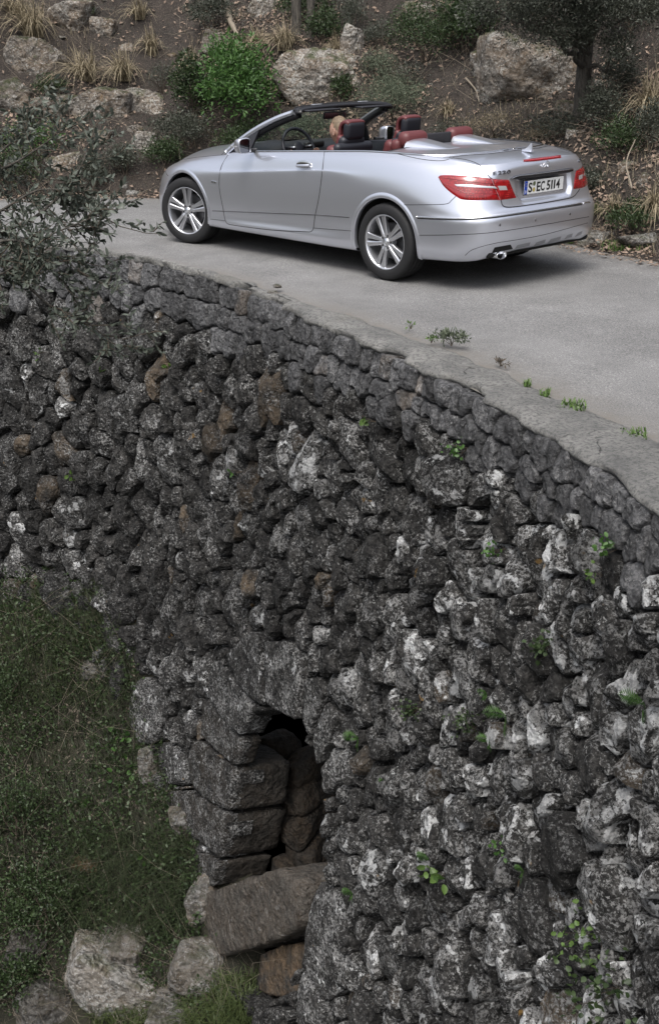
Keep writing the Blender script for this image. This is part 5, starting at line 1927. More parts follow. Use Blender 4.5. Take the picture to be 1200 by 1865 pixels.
for sg in (1, -1):
    sh = jv((0.02, .155 * sg, .915), .070, uc)
    el = jv((0.20, .235 * sg, .745), .045, sh)
    fm = jv((0.36, .20 * sg, .80), .038, el)
    wr = jv((0.47, .165 * sg, .865), .026, fm)
    pm = jv((0.535, .165 * sg, .885), (.036, .017), wr)
    for k, (dy, ln) in enumerate(((-.028, .85), (-.010, 1.0), (.010, .95), (.028, .75))):
        f1 = jv((0.565, (.165 + dy) * sg, .905), .0095, pm)
        f2 = jv((0.58 - .004, (.165 + dy) * sg + .0, .905 + .03 * ln), .0085, f1)
        jv((0.56, (.165 + dy) * sg, .905 + .045 * ln), .0075, f2)
    t1 = jv((0.53, (.165 - .04) * sg, .905), .011, pm)
    jv((0.535, (.165 - .058) * sg, .935), .009, t1)
    hp = jv((0.16, .10 * sg, .56), .088, pel)
    kn = jv((0.56, .15 * sg, .60), .062, hp)
    an = jv((0.90, .13 * sg, .36), .042, kn)
    jv((1.02, .13 * sg, .40), .036, an)
v_, f_ = skin_body("person_body", B, E_, Rr_)
cen = np.array([v_[f].mean(0) for f in f_])
mi = np.where((cen[:, 2] > .985) | ((cen[:, 0] > .475) & (cen[:, 2] > .8)), 0, np.where((cen[:, 2] < .62) , 2, 1))
# head: egg-shaped cranium with jaw, nose, ears, eyes, mouth
D_, F_ = ico(4)
hc = np.array([0.085, 0, 1.135])
H = D_.copy()
x, y, z = H[:, 0].copy(), H[:, 1].copy(), H[:, 2].copy()
H = np.stack([x * .098, y * .076, z * .118], 1)
jaw = smoothstep(.0, -.9, z)
H[:, 1] *= 1 - .30 * jaw
H[:, 0] = np.where(x < 0, H[:, 0] * (1 - .42 * jaw), H[:, 0] * (1 - .10 * jaw))
H[:, 0] += .006 * jaw
def bumpy(c, s, amp, d):
    g = np.exp(-(((D_ - np.array(c)) / s) ** 2).sum(1))
    return g[:, None] * amp * np.array(d)
H += bumpy((.98, 0, -.12), (.25, .14, .17), .026, (1, 0, -.1))      # nose
H += bumpy((.95, 0, .12), (.2, .12, .2), .006, (1, 0, 0))
for sg in (1, -1):
    H += bumpy((.88, .36 * sg, .06), (.2, .16, .10), -.010, (1, 0, 0))   # eye sockets
    H += bumpy((.90, .34 * sg, .22), (.2, .22, .08), .005, (1, 0, 0))    # brow
    H += bumpy((.70, .55 * sg, -.2), (.25, .2, .2), .004, (.5, .5 * sg, 0))
H += bumpy((.88, 0, -.42), (.15, .24, .05), .006, (1, 0, 0))
H += bumpy((.86, 0, -.50), (.15, .24, .03), -.003, (1, 0, 0))
H += bumpy((.86, 0, -.56), (.15, .2, .05), .006, (1, 0, 0))
H += bumpy((.75, 0, -.85), (.2, .25, .12), .008, (1, 0, -.3))
yawh = .10
Hh = H @ rot_z(yawh).T + hc
nV = len(v_)
allv = np.concatenate([v_, Hh]); allf = f_ + (F_ + nV).tolist()
mi = np.concatenate([mi, np.zeros(len(F_), int)])
body = link("person_figure", new_mesh("person_figure", allv, allf, [M['skin'], M['jacket'], M['trousers']], True, midx=mi), PER)
# hair cap
keep = (z > .25 + .75 * x) & ~((x > .5) & (z < .55)) 
hairv = (H * (1.055 + .05 * smoothstep(-.2, .9, z))[:, None])
hairv += 0.004 * fbm(D_ * 7, 3, 5)[:, None] * D_
hf = np.array([f for f in F_ if keep[f].all()])
us_, inv = np.unique(hf, return_inverse=True)
link("hair", new_mesh("hair", hairv[us_] @ rot_z(yawh).T + hc, inv.reshape(-1, 3), [M['hair']], True), PER)
for sg in (1, -1):
    a = np.linspace(0, 2 * PI, 15)
    P = np.stack([.004 - .014 * np.cos(a) * .9 + .004 * np.sin(a), np.full(15, .076) + .006 * np.cos(a), -.004 + .030 * np.sin(a)], 1)
    V, F = tube(P, .0062, 6, caps=False)
    D2, F2 = ico(2)
    A = Acc().add(V, F).add(D2 * [.013, .004, .026] + [.004, .073, -.004], F2)
    me = A.mesh('ear', [M['skin']])
    co = np.array([q.co[:] for q in me.vertices]) * [1, sg, 1] @ rot_z(yawh).T + hc
    me.vertices.foreach_set('co', co.astype(np.float32).ravel())
    link('ear', me, PER)
    e_ = np.array([.083, .030 * sg, .006])
    link('eye', new_mesh('eye', (D2 * .0125 + e_) @ rot_z(yawh).T + hc, F2, [M['plate_white'] if False else M['letter_black']], True), PER)
# collar
a = np.linspace(0, 2 * PI, 25)
P = np.stack([.042 + .066 * np.cos(a), .068 * np.sin(a), .968 - .012 * np.cos(a)], 1)
V, F = tube(P, .017, 8, caps=False)
link('collar', new_mesh('collar', V * [1, 1, 1], F, [M['jacket']], True), PER)
# ================================================================ rocks, plants and litter
def rnd_dirs(n, rs):
    d = rs.normal(size=(n, 3))
    return d / np.linalg.norm(d, axis=1)[:, None]
def leaf_quads(P, D, U, L, Wd, fold=0.25):
    """P base, D direction, U side vector; returns kite-shaped folded leaves (two triangles each side of the midrib)"""
    n = len(P)
    L = np.broadcast_to(np.asarray(L, float), (n,))[:, None]; Wd = np.broadcast_to(np.asarray(Wd, float), (n,))[:, None]
    Nn = np.cross(D, U)
    a = P
    b = P + D * L * .45 + U * Wd * .5 + Nn * Wd * fold
    c = P + D * L - Nn * L * .10
    d = P + D * L * .45 - U * Wd * .5 + Nn * Wd * fold
    V = np.stack([a, b, c, d], 1).reshape(-1, 3)
    i = np.arange(n) * 4
    F = np.concatenate([np.stack([i, i + 1, i + 2], 1), np.stack([i, i + 2, i + 3], 1)])
    return V, F
def leaf_oval(P, D, U, L, Wd):
    """larger leaves: an oval of six rim points around a midrib"""
    n = len(P)
    L = np.broadcast_to(np.asarray(L, float), (n,))[:, None]; Wd = np.broadcast_to(np.asarray(Wd, float), (n,))[:, None]
    Nn = np.cross(D, U)
    rows = [P]
    for (t, w) in ((.2, .38), (.5, .5), (.8, .33)):
        curl = -Nn * L * .16 * t * t
        rows += [P + D * L * t + U * Wd * w + Nn * Wd * .14 + curl, P + D * L * t - U * Wd * w + Nn * Wd * .14 + curl]
    rows += [P + D * L - Nn * L * .16]
    rows += [P + D * L * .5 - Nn * L * .04]
    V = np.stack(rows, 1).reshape(-1, 3)
    i = (np.arange(n) * 9)[:, None]
    tri = np.array([[0, 1, 8], [1, 3, 8], [3, 5, 8], [5, 7, 8], [7, 6, 8], [6, 4, 8], [4, 2, 8], [2, 0, 8]])
    F = (i[:, :, None] + tri[None]).reshape(-1, 3)
    return V, F
def side_of(D, rs):
    r = rnd_dirs(len(D), rs)
    U = np.cross(D, r)
    return U / (np.linalg.norm(U, axis=1)[:, None] + 1e-9)

def foliage_mesh(name, rs, radii, n, size, m, clumps=26, up=0.4, oval=False, flat=0.0, aspect=.45, spread=.26):
    radii = np.array(radii, float)
    cd = rnd_dirs(clumps, rs)
    cd[:, 2] = np.abs(cd[:, 2]) * 1.1 - .15
    cr = rs.uniform(.45, .95, clumps)[:, None]
    cc = cd * cr
    k = rs.randint(0, clumps, n)
    off = rs.normal(size=(n, 3)) * spread * rs.uniform(.6, 1.2, clumps)[k][:, None]
    P = (cc[k] + off)
    q = np.linalg.norm(P, axis=1)
    P = P * np.where(q > 1.1, 1.1 / q, 1)[:, None]
    P = P * radii
    D = rnd_dirs(n, rs) + off * 2.0 + np.array([0, 0, up])
    D /= np.linalg.norm(D, axis=1)[:, None]
    U = side_of(D, rs)
    L = size * rs.uniform(.6, 1.3, n)
    V, F = (leaf_oval if oval else leaf_quads)(P, D, U, L, L * aspect)
    return new_mesh(name, V, F, [m], True), cc * radii
def twig_acc(A, a, b, r0, r1, rs, k=4, seg=4, wob=.06):
    a, b = np.array(a, float), np.array(b, float)
    t = np.linspace(0, 1, seg + 1)[:, None]
    L = np.linalg.norm(b - a)
    P = a * (1 - t) + b * t + rs.normal(size=(seg + 1, 3)) * L * wob * (t * (1 - t) * 4)
    V, F = tube(P, np.linspace(r0, r1, seg + 1), k)
    A.add(V, F)
    return P
SHRUB_GROUP = "shrubs on the slope behind the road"
def shrub(u, v, w, h, label, m, leaf=.03, n=900, oval=False, aspect=.5, stems=7, name="shrub", cat_="shrub", group=SHRUB_GROUP, seed=None, depth=.7, sink=.30, clumps=26, on=None, spread=.26, twig='twig'):
    """u, v: centre of the shrub in the photograph, w, h its size there"""
    rs = np.random.RandomState(seed if seed is not None else int(u * 7 + v * 3))
    hit, nr = (on or on_hill)(u, v + h * .25)
    if hit is None:
        return None
    d = (hit - Vector(CAM_P)).length
    k = d / CAM_F
    rx, rz = w * k * .5, h * k * .5
    o = thing(name, label, cat_, hit - Vector((0, 0, .02)), rs.uniform(0, 6), group)
    me, cc = foliage_mesh("foliage", rs, (rx, rx * depth + .0, rz), n, leaf, m, clumps, oval=oval, aspect=aspect, spread=spread)
    f = link("foliage", me, o)
    f.location = (0, 0, rz * (1 - sink))
    A = Acc()
    for c in cc[:stems]:
        twig_acc(A, (rs.normal() * .02, rs.normal() * .02, -.05), c * .95 + np.array([0, 0, rz * (1 - sink)]), .008 + .01 * rx, .003, rs)
    link("stems", A.mesh("stems", [M[twig]]), o)
    return o
def tussock(u, v, w, h, label, m=None, n=190, seed=None, on=None, group="grass tussocks on the slope", up=.9, name="grass_tussock", cat_="grass tussock", wid=.0042):
    rs = np.random.RandomState(seed if seed is not None else int(u * 5 + v * 11))
    hit, nr = (on or on_hill)(u, v + h * .05)
    if hit is None: return None
    k = (hit - Vector(CAM_P)).length / CAM_F
    R_, H_ = w * k * .62, h * k * .80
    az = rs.uniform(0, 2 * PI, n)
    lean = rs.uniform(0.05, 1.0, n) ** .8
    L = H_ * rs.uniform(.6, 1.25, n)
    base = rnd_dirs(n, rs) * [R_ * .22, R_ * .22, 0] 
    t = np.linspace(0, 1, 6)
    dirh = np.stack([np.cos(az), np.sin(az)], 1)
    # droops over towards the road
    dn = np.array([0.0, .35])
    P = np.zeros((n, 6, 3))
    for i, q in enumerate(t):
        hor = (dirh + dn) * (lean * q ** 1.5 * R_ * 1.3)[:, None]
        P[:, i, :2] = base[:, :2] + hor
        P[:, i, 2] = L * (q * up - lean * q ** 2.6 * 1.05) 
    wv = np.stack([-dirh[:, 1], dirh[:, 0], 0 * az], 1) + rnd_dirs(n, rs) * .4
    wd = (wid * rs.uniform(.6, 1.5, n))[:, None] * np.array([1, 1, .9, .7, .5, .15])[None]
    V = np.stack([P - wv[:, None] * wd[..., None], P + wv[:, None] * wd[..., None]], 2)    # n,6,2,3
    base_i = (np.arange(n) * 12)[:, None, None]
    s = np.arange(5)
    F = np.stack([2 * s, 2 * s + 1, 2 * s + 3, 2 * s + 2], 1)[None] + base_i
    return thing(name, label, cat_, hit - Vector((0, 0, .02)), 0, group, new_mesh(name, V.reshape(-1, 3), F.reshape(-1, 4), [m or M['grass_dry']], True))
def hill_rock(u, v, w, h, label, seed, m=None, on=None, group="rocks on the slope behind the road", depth=.7, tint=(1, .3, .3), roll=0.0, name="rock", cat_="rock", rough=.13, out=.15, nplanes=12, sub=5):
    hit, nr = (on or on_hill)(u, v)
    if hit is None: return None
    d = (hit - Vector(CAM_P)).length
    k = d / CAM_F
    f = Vector((math.sin(-CAM_R[2]), math.cos(-CAM_R[2]), 0)).normalized()
    yaw = CAM_R[2]
    R = rot_z(yaw) @ rot_axis((0, 1, 0), roll)
    rx, rz = w * k * .54, h * k * .56
    ry = max(rx, rz) * depth
    me = rock_mesh(name, m or M['slope_rock'], (rx, ry, rz), seed, nplanes, sub, rough, R, tint)
    back = f * (ry * (.5 - out))
    o = thing(name, label, cat_, hit + back, 0, group, me)
    return o

# ---- rocks of the slope (read from left to right)
RK = [
 (135, 35, 78, 62, "pale angular rock near the top, between the dry tussocks above the olive branch", .0, 1.15),
 (60, 118, 95, 75, "broad grey rock face among grass, high at the far left of the slope", .1, .95),
 (18, 185, 60, 75, "grey rock behind the olive foliage at the slope's left end", .1, .9),
 (100, 205, 85, 45, "low rough rock just above the olive branch", .0, .85),
 (190, 55, 42, 34, "small brownish rock beside the pale angular one", .2, 1.1),
 (232, 89, 20, 20, "fist-sized white stone alone in the leaf litter", .3, 1.5),
 (183, 198, 112, 58, "mossy overhanging ledge rock left of the big green bush", .05, 1.05),
 (258, 190, 85, 45, "pale flat ledge rock touching the mossy ledge", .12, 1.25),
 (262, 266, 52, 40, "square pale block half hidden by dark scrub above the front wheel", .0, 1.15),
 (248, 238, 26, 16, "small flat stone above the square pale block", .0, 1.1),
 (190, 248, 34, 16, "flat stone below the mossy ledge rock", .0, 1.0),
 (110, 298, 62, 24, "buff stone showing through the olive leaves", .0, 1.3),
 (393, 88, 46, 42, "grey split rock above the big green bush", .2, 1.1),
 (482, 20, 56, 40, "pointed pale rock near the top edge, above the bleached root", -.2, 1.15),
 (590, 150, 140, 92, "large pale outcrop directly above the windscreen header", .1, 1.35),
 (640, 88, 38, 60, "narrow white-streaked rock over the large pale outcrop", .35, 1.2),
 (762, 18, 56, 26, "pale boulder at the top edge right of centre", .0, 1.1),
 (640, 112, 40, 22, "broken pale rock on the crest of the large outcrop", .1, 1.2),
 (722, 133, 34, 26, "small pale stone in grey scrub right of the large outcrop", .0, 1.1),
 (956, 158, 178, 128, "biggest bedrock slab, grey and cracked, left of the thin tree trunk", .28, 1.05),
 (893, 128, 60, 70, "pale left shoulder of the biggest slab", -.2, 1.2),
 (1030, 205, 40, 34, "buff corner rock between the biggest slab and the tree trunk", .1, 1.1),
 (1090, 168, 30, 30, "white lichened stone right of the thin tree trunk", .3, 1.35),
 (1144, 309, 36, 26, "grey stone low on the slope right of the tail lamps", .2, 1.0),
 (1048, 246, 30, 16, "buff stone under the foot of the thin tree", .1, 1.25),
 (1140, 92, 26, 18, "pale broken stone high on the right", .4, 1.3),
 (1176, 332, 30, 24, "brown stone at the right edge of the slope", .2, .9),
 (850, 4, 30, 22, "white stone at the very top, right of centre", .4, 1.4),
 (503, 395, 20, 10, "", 0, 1),
]
for i, (u, v, w, h, lab, roll, tn) in enumerate(RK):
    if lab:
        hill_rock(u, v, w * 1.1, h * 1.1, lab, 300 + i, roll=roll, tint=(tn * 1.2, .3 + .3 * (tn > 1.1), .35), nplanes=9 + i % 4)
# low kerb stones on the far side of the road
for i, (u, v, w, h, lab) in enumerate([(1092, 434, 76, 22, "long pale kerb rock beside the rear bumper, with leaves in front"), (1170, 440, 92, 22, "long grey kerb rock at the right edge of the picture"), (1046, 438, 34, 18, "small dark kerb stone next to the bumper"), (1062, 447, 24, 14, "smallest kerb stone, in front of the long pale one"),
                                        (245, 353, 26, 10, "flat pale stone on the verge ahead of the front wheel"), (226, 340, 12, 10, "little round buff stone on the verge")]):
    hill_rock(u, v, w, h, lab, 400 + i, roll=.05, tint=(1.1, .3, .1), group="stones along the far verge", out=.3, m=M['boulder'], nplanes=10)

# ---- gully boulders and the rock foot beside the jamb
GB = [
 (190, 1812, 168, 140, "largest white boulder at the bottom of the gully", .35, 1.35, .0),
 (228, 1742, 104, 100, "white boulder wedged behind the largest one", .2, .9, .0),
 (368, 1784, 132, 112, "buff boulder below the foot of the arch", .4, .95, .0),
 (330, 1862, 130, 50, "low pale boulder at the bottom edge", .1, .8, .0),
 (78, 1842, 130, 90, "brown mossy boulder in the bottom left corner", .2, .55, .0),
 (52, 1728, 80, 66, "dark rock half buried under ivy at the left edge", .3, .42, .0),
 (165, 1224, 40, 44, "small grey rock in the grass beside the wall's left foot", .3, .7, .0),
 (152, 1576, 60, 40, "orange-stained stone in the grassy bank", .2, .55, 1.0),
 (150, 1520, 28, 20, "little pale stone in the grassy bank", .3, 1.0, .0),
 (466, 1838, 60, 34, "dark stone in the weeds under the arch", .0, .5, .2),
 (276, 1404, 48, 90, "pale rock foot under the wall, upper one beside the ivy leaves", -.3, .75, .1),
 (338, 1506, 52, 78, "pale rock foot under the wall, middle one", -.4, .75, .1),
 (376, 1640, 58, 110, "pale rock foot at the lowest left corner of the arch", -.2, .9, .3),
 (272, 1808, 42, 30, "small stone between the white boulders", .1, .8, .2),
]
for i, (u, v, w, h, lab, roll, tn, wm) in enumerate(GB):
    hill_rock(u, v, w * .86, h * .86, lab, 520 + i, m=M['boulder'], on=on_gully, roll=roll, tint=(tn, .35, .2 + wm), group="boulders in the gully", out=.18, nplanes=9, rough=.11, name="boulder" if w > 60 else "rock", cat_="boulder" if w > 60 else "rock", depth=.8)

# ---- shrubs
SH = [
 (432, 188, 168, 160, "big bright green broad-leaved bush behind the bonnet", 'leaf_green', .055, 2300, .42),
 (352, 182, 80, 110, "dark green bush merging with the bright one on its left side", 'leaf_dark', .045, 1000, .42),
 (335, 252, 110, 72, "low grey-brown scrub above the front wheel", 'leaf_grey', .026, 1500, .55),
 (300, 290, 70, 60, "dark scrub touching the front wing", 'leaf_dark', .028, 900, .5),
 (228, 300, 70, 60, "small dark shrub on the verge in front of the car", 'leaf_grey', .028, 800, .5),
 (385, 38, 110, 66, "dark shrub above the grey split rock", 'leaf_grey', .03, 1300, .5),
 (160, 20, 30, 28, "tiny green shrub growing in the pale angular rock", 'leaf_dark', .03, 220, .4),
 (585, 62, 66, 60, "dark shrub left of the large pale outcrop's top", 'leaf_dark', .034, 800, .4),
 (556, 22, 90, 66, "shadowy shrub at the top edge between two thin trunks", 'leaf_dark', .03, 900, .5),
 (715, 190, 160, 80, "grey-green fine-leaved shrub right behind the windscreen", 'leaf_sage', .024, 2600, .4),
 (690, 130, 80, 56, "loose grey scrub above the fine-leaved shrub", 'leaf_sage', .024, 1000, .4),
 (622, 172, 46, 50, "sprig of dark pointed leaves in front of the large outcrop", 'leaf_dark', .05, 240, .3),
 (770, 82, 150, 104, "wide dark shrub left of the biggest slab", 'leaf_dark', .03, 2100, .45),
 (850, 60, 120, 110, "tall dark shrub over the top of the biggest slab", 'leaf_dark', .045, 1700, .4),
 (740, 150, 70, 60, "thin dry scrub in the middle of the slope", 'leaf_grey', .022, 500, .4),
 (900, 232, 150, 44, "brown scrub below the biggest slab", 'grass_dry', .022, 700, .3),
 (1010, 240, 100, 60, "dry brush around the foot of the thin tree", 'leaf_grey', .024, 800, .4),
 (1100, 215, 90, 100, "dark brush right of the thin tree", 'leaf_grey', .028, 1300, .45),
 (1130, 262, 100, 70, "shady scrub low on the right slope", 'leaf_dark', .028, 900, .45),
 (1150, 30, 120, 90, "dark scrub in the top right corner", 'leaf_grey', .03, 1600, .45),
 (1060, 345, 90, 60, "low creeping shrub beside the right tail lamp", 'leaf_grey', .026, 900, .5),
 (1150, 400, 110, 50, "low dark plants behind the kerb rocks", 'leaf_dark', .028, 700, .5),
 (1180, 250, 60, 90, "grey scrub at the right edge, half way up", 'leaf_grey', .024, 900, .4),
 (60, 268, 120, 70, "green weeds on the slope behind the olive branch", 'leaf_green', .03, 900, .5),
 (25, 320, 110, 80, "dark scrub on the verge behind the olive branch", 'leaf_dark', .03, 1100, .5),
 (170, 320, 60, 60, "tuft of dark scrub where the road meets the slope, far left", 'leaf_grey', .028, 700, .5),
 (455, 262, 120, 70, "dark undergrowth seen over the bonnet", 'leaf_dark', .03, 1100, .45),
 (640, 40, 90, 60, "brown dry scrub high above the windscreen, right of the narrow white-streaked rock", 'leaf_grey', .026, 900, .4),
 (690, 75, 80, 60, "dusky scrub between the narrow white-streaked rock and the wide dark shrub", 'leaf_grey', .024, 800, .4),
 (300, 150, 60, 50, "low dry scrub below the white stone", 'leaf_grey', .022, 500, .4),
 (95, 165, 70, 40, "low dark scrub between the rock face and the ledge", 'leaf_dark', .026, 600, .5),
 (830, 245, 80, 40, "small grey scrub on the bank just above the boot lid", 'leaf_grey', .022, 600, .4),
 (1120, 150, 80, 70, "grey brushwood right of the thin tree's crown", 'leaf_grey', .026, 900, .4),
 (560, 245, 120, 60, "dark undergrowth seen through the windscreen", 'leaf_sage', .026, 1200, .45),
]
for (u, v, w, h, lab, m_, lf, n_, asp) in SH:
    shrub(u, v, w * 1.12, h * 1.12, lab, M[m_], leaf=lf * 1.15, n=int(n_ * 2.2), aspect=asp, clumps=40, spread=.22)
# ---- tussocks
TS = [
 (62, 60, 110, 120, "tall dry tussock hanging over the grey rock face, far left", 'grass_dry', 260),
 (158, 140, 100, 100, "green-brown tussock above the mossy ledge", 'grass_dry', 260),
 (228, 140, 80, 95, "straw-coloured tussock right above the pale ledge", 'grass_dry', 230),
 (278, 95, 56, 90, "narrow dry tussock near the white stone", 'grass_dry', 160),
 (352, 130, 44, 96, "thin hanging tussock left of the bright green bush", 'grass_dry', 120),
 (255, 30, 60, 70, "grey-green tussock at the top edge", 'grass_dry', 150),
 (470, 82, 70, 70, "dry tussock right of the bleached root", 'grass_dry', 180),
 (520, 85, 86, 90, "pale drooping tussock left of the large outcrop", 'grass_dry', 240),
 (30, 20, 90, 60, "dry grass clump in the top left corner", 'grass_dry', 180),
 (612, 90, 40, 60, "little dry tussock on top of the large outcrop", 'grass_dry', 100),
 (815, 205, 50, 50, "small dry tussock above the boot lid", 'grass_dry', 110),
 (1120, 388, 64, 70, "straw tussock behind the kerb rocks", 'grass_dry', 200),
 (1186, 385, 66, 100, "tall straw tussock at the right edge", 'grass_dry', 170),
 (1180, 205, 90, 130, "large grey-green tussock half way up at the right edge", 'grass_dry', 260),
 (1085, 385, 40, 40, "low green tuft close to the bumper", 'grass_green', 90),
 (985, 250, 60, 50, "dry tuft on the bank above the boot", 'grass_dry', 120),
]
for (u, v, w, h, lab, m_, n_) in TS:
    tussock(u, v, w, h, lab, M[m_], n=n_)

# ---- bleached root and other dead wood
def deadwood(pts_uv, r, label, m, name="dead_branch", cat_="branch", lift=.05, seed=0):
    P = []
    for (u, v) in pts_uv:
        h, n_ = on_hill(u, v)
        P.append(np.array(h) + np.array(n_) * lift * (1 if n_.z > 0 else -1))
    P = spline(P, 14)
    o = P[0].copy()
    V, F = tube(P - o, np.linspace(r, r * .45, 14), 7)
    V += .1 * r * RS.normal(size=V.shape)
    return thing(name, label, cat_, o, 0, None, new_mesh(name, V, F, [m], True))
deadwood([(418, 34), (432, 52), (444, 76)], .055, "bleached root sticking out above the bright green bush", M['twig_pale'], "root", "root", .12)
deadwood([(850, 148), (866, 170), (874, 192)], .012, "thin bare forked stick leaning on the litter left of the biggest slab", M['twig_pale'])
deadwood([(980, 215), (1010, 205), (1040, 212), (1058, 226)], .02, "dead branch lying across the foot of the thin tree", M['twig_pale'])
deadwood([(1168, 372), (1162, 330), (1176, 295)], .010, "pale bare stalk at the right edge above the kerb", M['twig_pale'], lift=.25)
deadwood([(200, 190), (222, 168), (240, 190), (262, 205)], .012, "dry stick lying over the ledge rocks", M['twig_pale'])

# ---- thin trees
def slope_tree(u, vb, vt, wpx, label, crown=None, lean=(0, 0), seed=0, top_h=3.2, leafm='leaf_grey', nleaf=5200):
    rs = np.random.RandomState(seed)
    hit, _ = on_hill(u, vb)
    k = (hit - Vector(CAM_P)).length / CAM_F
    o = thing("slope_tree", label, "tree", hit - Vector((0, 0, .08)), 0, "thin trees on the slope")
    r = wpx * k * .5
    P = spline([(0, 0, 0), (lean[0] * .3, lean[1] * .3, top_h * .33), (lean[0] * .5, lean[1] * .6, top_h * .66), (lean[0], lean[1], top_h)], 22)
    rr = np.linspace(r * 1.15, r * .55, 22); rr[0] = r * 1.5
    V, F = tube(P, rr, 12)
    V += .06 * r * fbm(V * 14, 3, 3)[:, None] * 2
    link("trunk", new_mesh("trunk", V, F, [M['bark']], True), o)
    if crown:
        A = Acc(); Vs, Fs, off = [], [], 0
        for (cu, cv, cw, chh) in crown:
            dd = (hit - Vector(CAM_P)).length - rs.uniform(.2, .9)
            d = Vector(ray(cu, cv)).normalized()
            c = np.array(Vector(CAM_P) + d * dd - o.location)
            j = int(np.clip((c[2] - .3) / top_h * 21, 4, 21))
            twig_acc(A, P[j], c, r * .5, .006, rs, 5, 6)
            rad = np.array([cw * k * .5, cw * k * .45, chh * k * .5])
            me, cc = foliage_mesh("t", rs, rad, int(nleaf * (cw * chh) / 20000), .036, M[leafm], 14, aspect=.42, spread=.33)
            v = np.array([q.co[:] for q in me.vertices]) + c
            f = np.array([list(p.vertices) for p in me.polygons])
            Vs.append(v); Fs.append(f + off); off += len(v)
            for q in cc[:5]: twig_acc(A, c, c + q, .006, .003, rs, 4, 3)
            bpy.data.meshes.remove(me)
        link("crown", new_mesh("crown", np.concatenate(Vs), np.concatenate(Fs), [M[leafm]], True), o)
        link("limbs", A.mesh("limbs", [M['bark']]), o)
    return o
slope_tree(1056, 222, 40, 25, "thin tree right of the biggest slab, its grey-green crown hanging in from the top right", lean=(.0, -.05), seed=4, top_h=2.6,
           crown=[(905, 22, 120, 80), (960, 50, 110, 90), (1010, 22, 120, 90), (1035, 70, 80, 70), (1085, 40, 110, 110), (1120, 95, 70, 60), (1150, 20, 100, 80), (1000, -30, 160, 90), (1100, -30, 160, 90)])
slope_tree(856, 60, 0, 13, "dark slender trunk rising behind the tall dark shrub", lean=(.1, 0), seed=5)
slope_tree(541, 62, 0, 16, "left one of the two dark trunks at the top edge above the windscreen", lean=(.05, 0), seed=6)
slope_tree(566, 66, 0, 13, "right one of the two dark trunks at the top edge above the windscreen", lean=(-.05, 0), seed=7)

def grass_stuff(P, Hh, name, m, label, wid=.003, lean=.6, hang=(0, 0)):
    n = len(P)
    az = rs.uniform(0, 2 * PI, n)
    dh = np.stack([np.cos(az) + hang[0], np.sin(az) + hang[1], 0 * az], 1)
    ln = rs.uniform(.1, lean, n)[:, None]
    H = (Hh * rs.uniform(.5, 1.3, n))[:, None]
    up = np.array([0, 0, 1.])
    p0 = P; p1 = P + up * H * .55 + dh * ln * H * .3; p2 = P + up * H * (1 - ln * .45) + dh * ln * H * 1.0
    wv = np.stack([-np.sin(az), np.cos(az), 0 * az], 1) * wid
    V = np.stack([p0 - wv, p0 + wv, p1 - wv * .8, p1 + wv * .8, p2], 1).reshape(-1, 3)
    i = np.arange(n) * 5
    F = np.concatenate([np.stack([i, i + 1, i + 3], 1), np.stack([i, i + 3, i + 2], 1), np.stack([i + 2, i + 3, i + 4], 1)])
    return link(name, new_mesh(name, V, F, [m], True), kind='stuff', label=label)
# ---- leaf litter, chips of stone and twigs on the slope and along the verge
rs = np.random.RandomState(77)
def surf_pts(n, bvh_drop, gen):
    out = []
    for (x, y) in gen:
        h, nn = bvh_drop(x, y)
        if h is not None: out.append((h[:], nn[:]))
    return np.array([o[0] for o in out]), np.array([o[1] for o in out])
def hill_points(n, dmax=5.0, pw=1.0, smin=4.5):
    s = rs.uniform(smin, FAR.S[-1] - 1.5, n); d = rs.uniform(0, 1, n) ** pw * dmax
    # direct evaluation of the height field
    P0 = FAR.at(s) + FAR.nrm(s) * d[:, None]
    z = hill_z(s, d)
    e = .05
    P1 = FAR.at(s) + FAR.nrm(s) * (d + e)[:, None]; z1 = hill_z(s, d + e)
    P2 = FAR.at(s + e) + FAR.nrm(s + e) * d[:, None]; z2 = hill_z(s + e, d)
    A_ = np.c_[P1 - P0, z1 - z]; B_ = np.c_[P2 - P0, z2 - z]
    nn = np.cross(A_, B_); nn /= np.linalg.norm(nn, axis=1)[:, None]
    nn *= np.sign(nn[:, 2])[:, None]
    return np.c_[P0, z], nn
P, Nn = hill_points(70000, 4.6, .85)
patch = fbm(P * .9, 3, 91)
sel = rs.rand(len(P)) < np.clip(.45 + 2.0 * patch, .08, 1)
P, Nn = P[sel], Nn[sel]
n = len(P)
D = np.cross(Nn, rnd_dirs(n, rs)); D /= np.linalg.norm(D, axis=1)[:, None]
D = D + Nn * rs.uniform(-.1, .7, n)[:, None]; D /= np.linalg.norm(D, axis=1)[:, None]
U = np.cross(Nn, D); U /= np.linalg.norm(U, axis=1)[:, None]
U = U + rnd_dirs(n, rs) * .4
L = rs.uniform(.03, .07, n)
V, F = leaf_quads(P + Nn * rs.uniform(.0, .03, n)[:, None], D, U, L, L * rs.uniform(.35, .7, n), .2)
link("leaf_litter", new_mesh("leaf_litter", V, F, [M['litter']], False), kind='stuff', label="brown fallen leaves covering the slope")
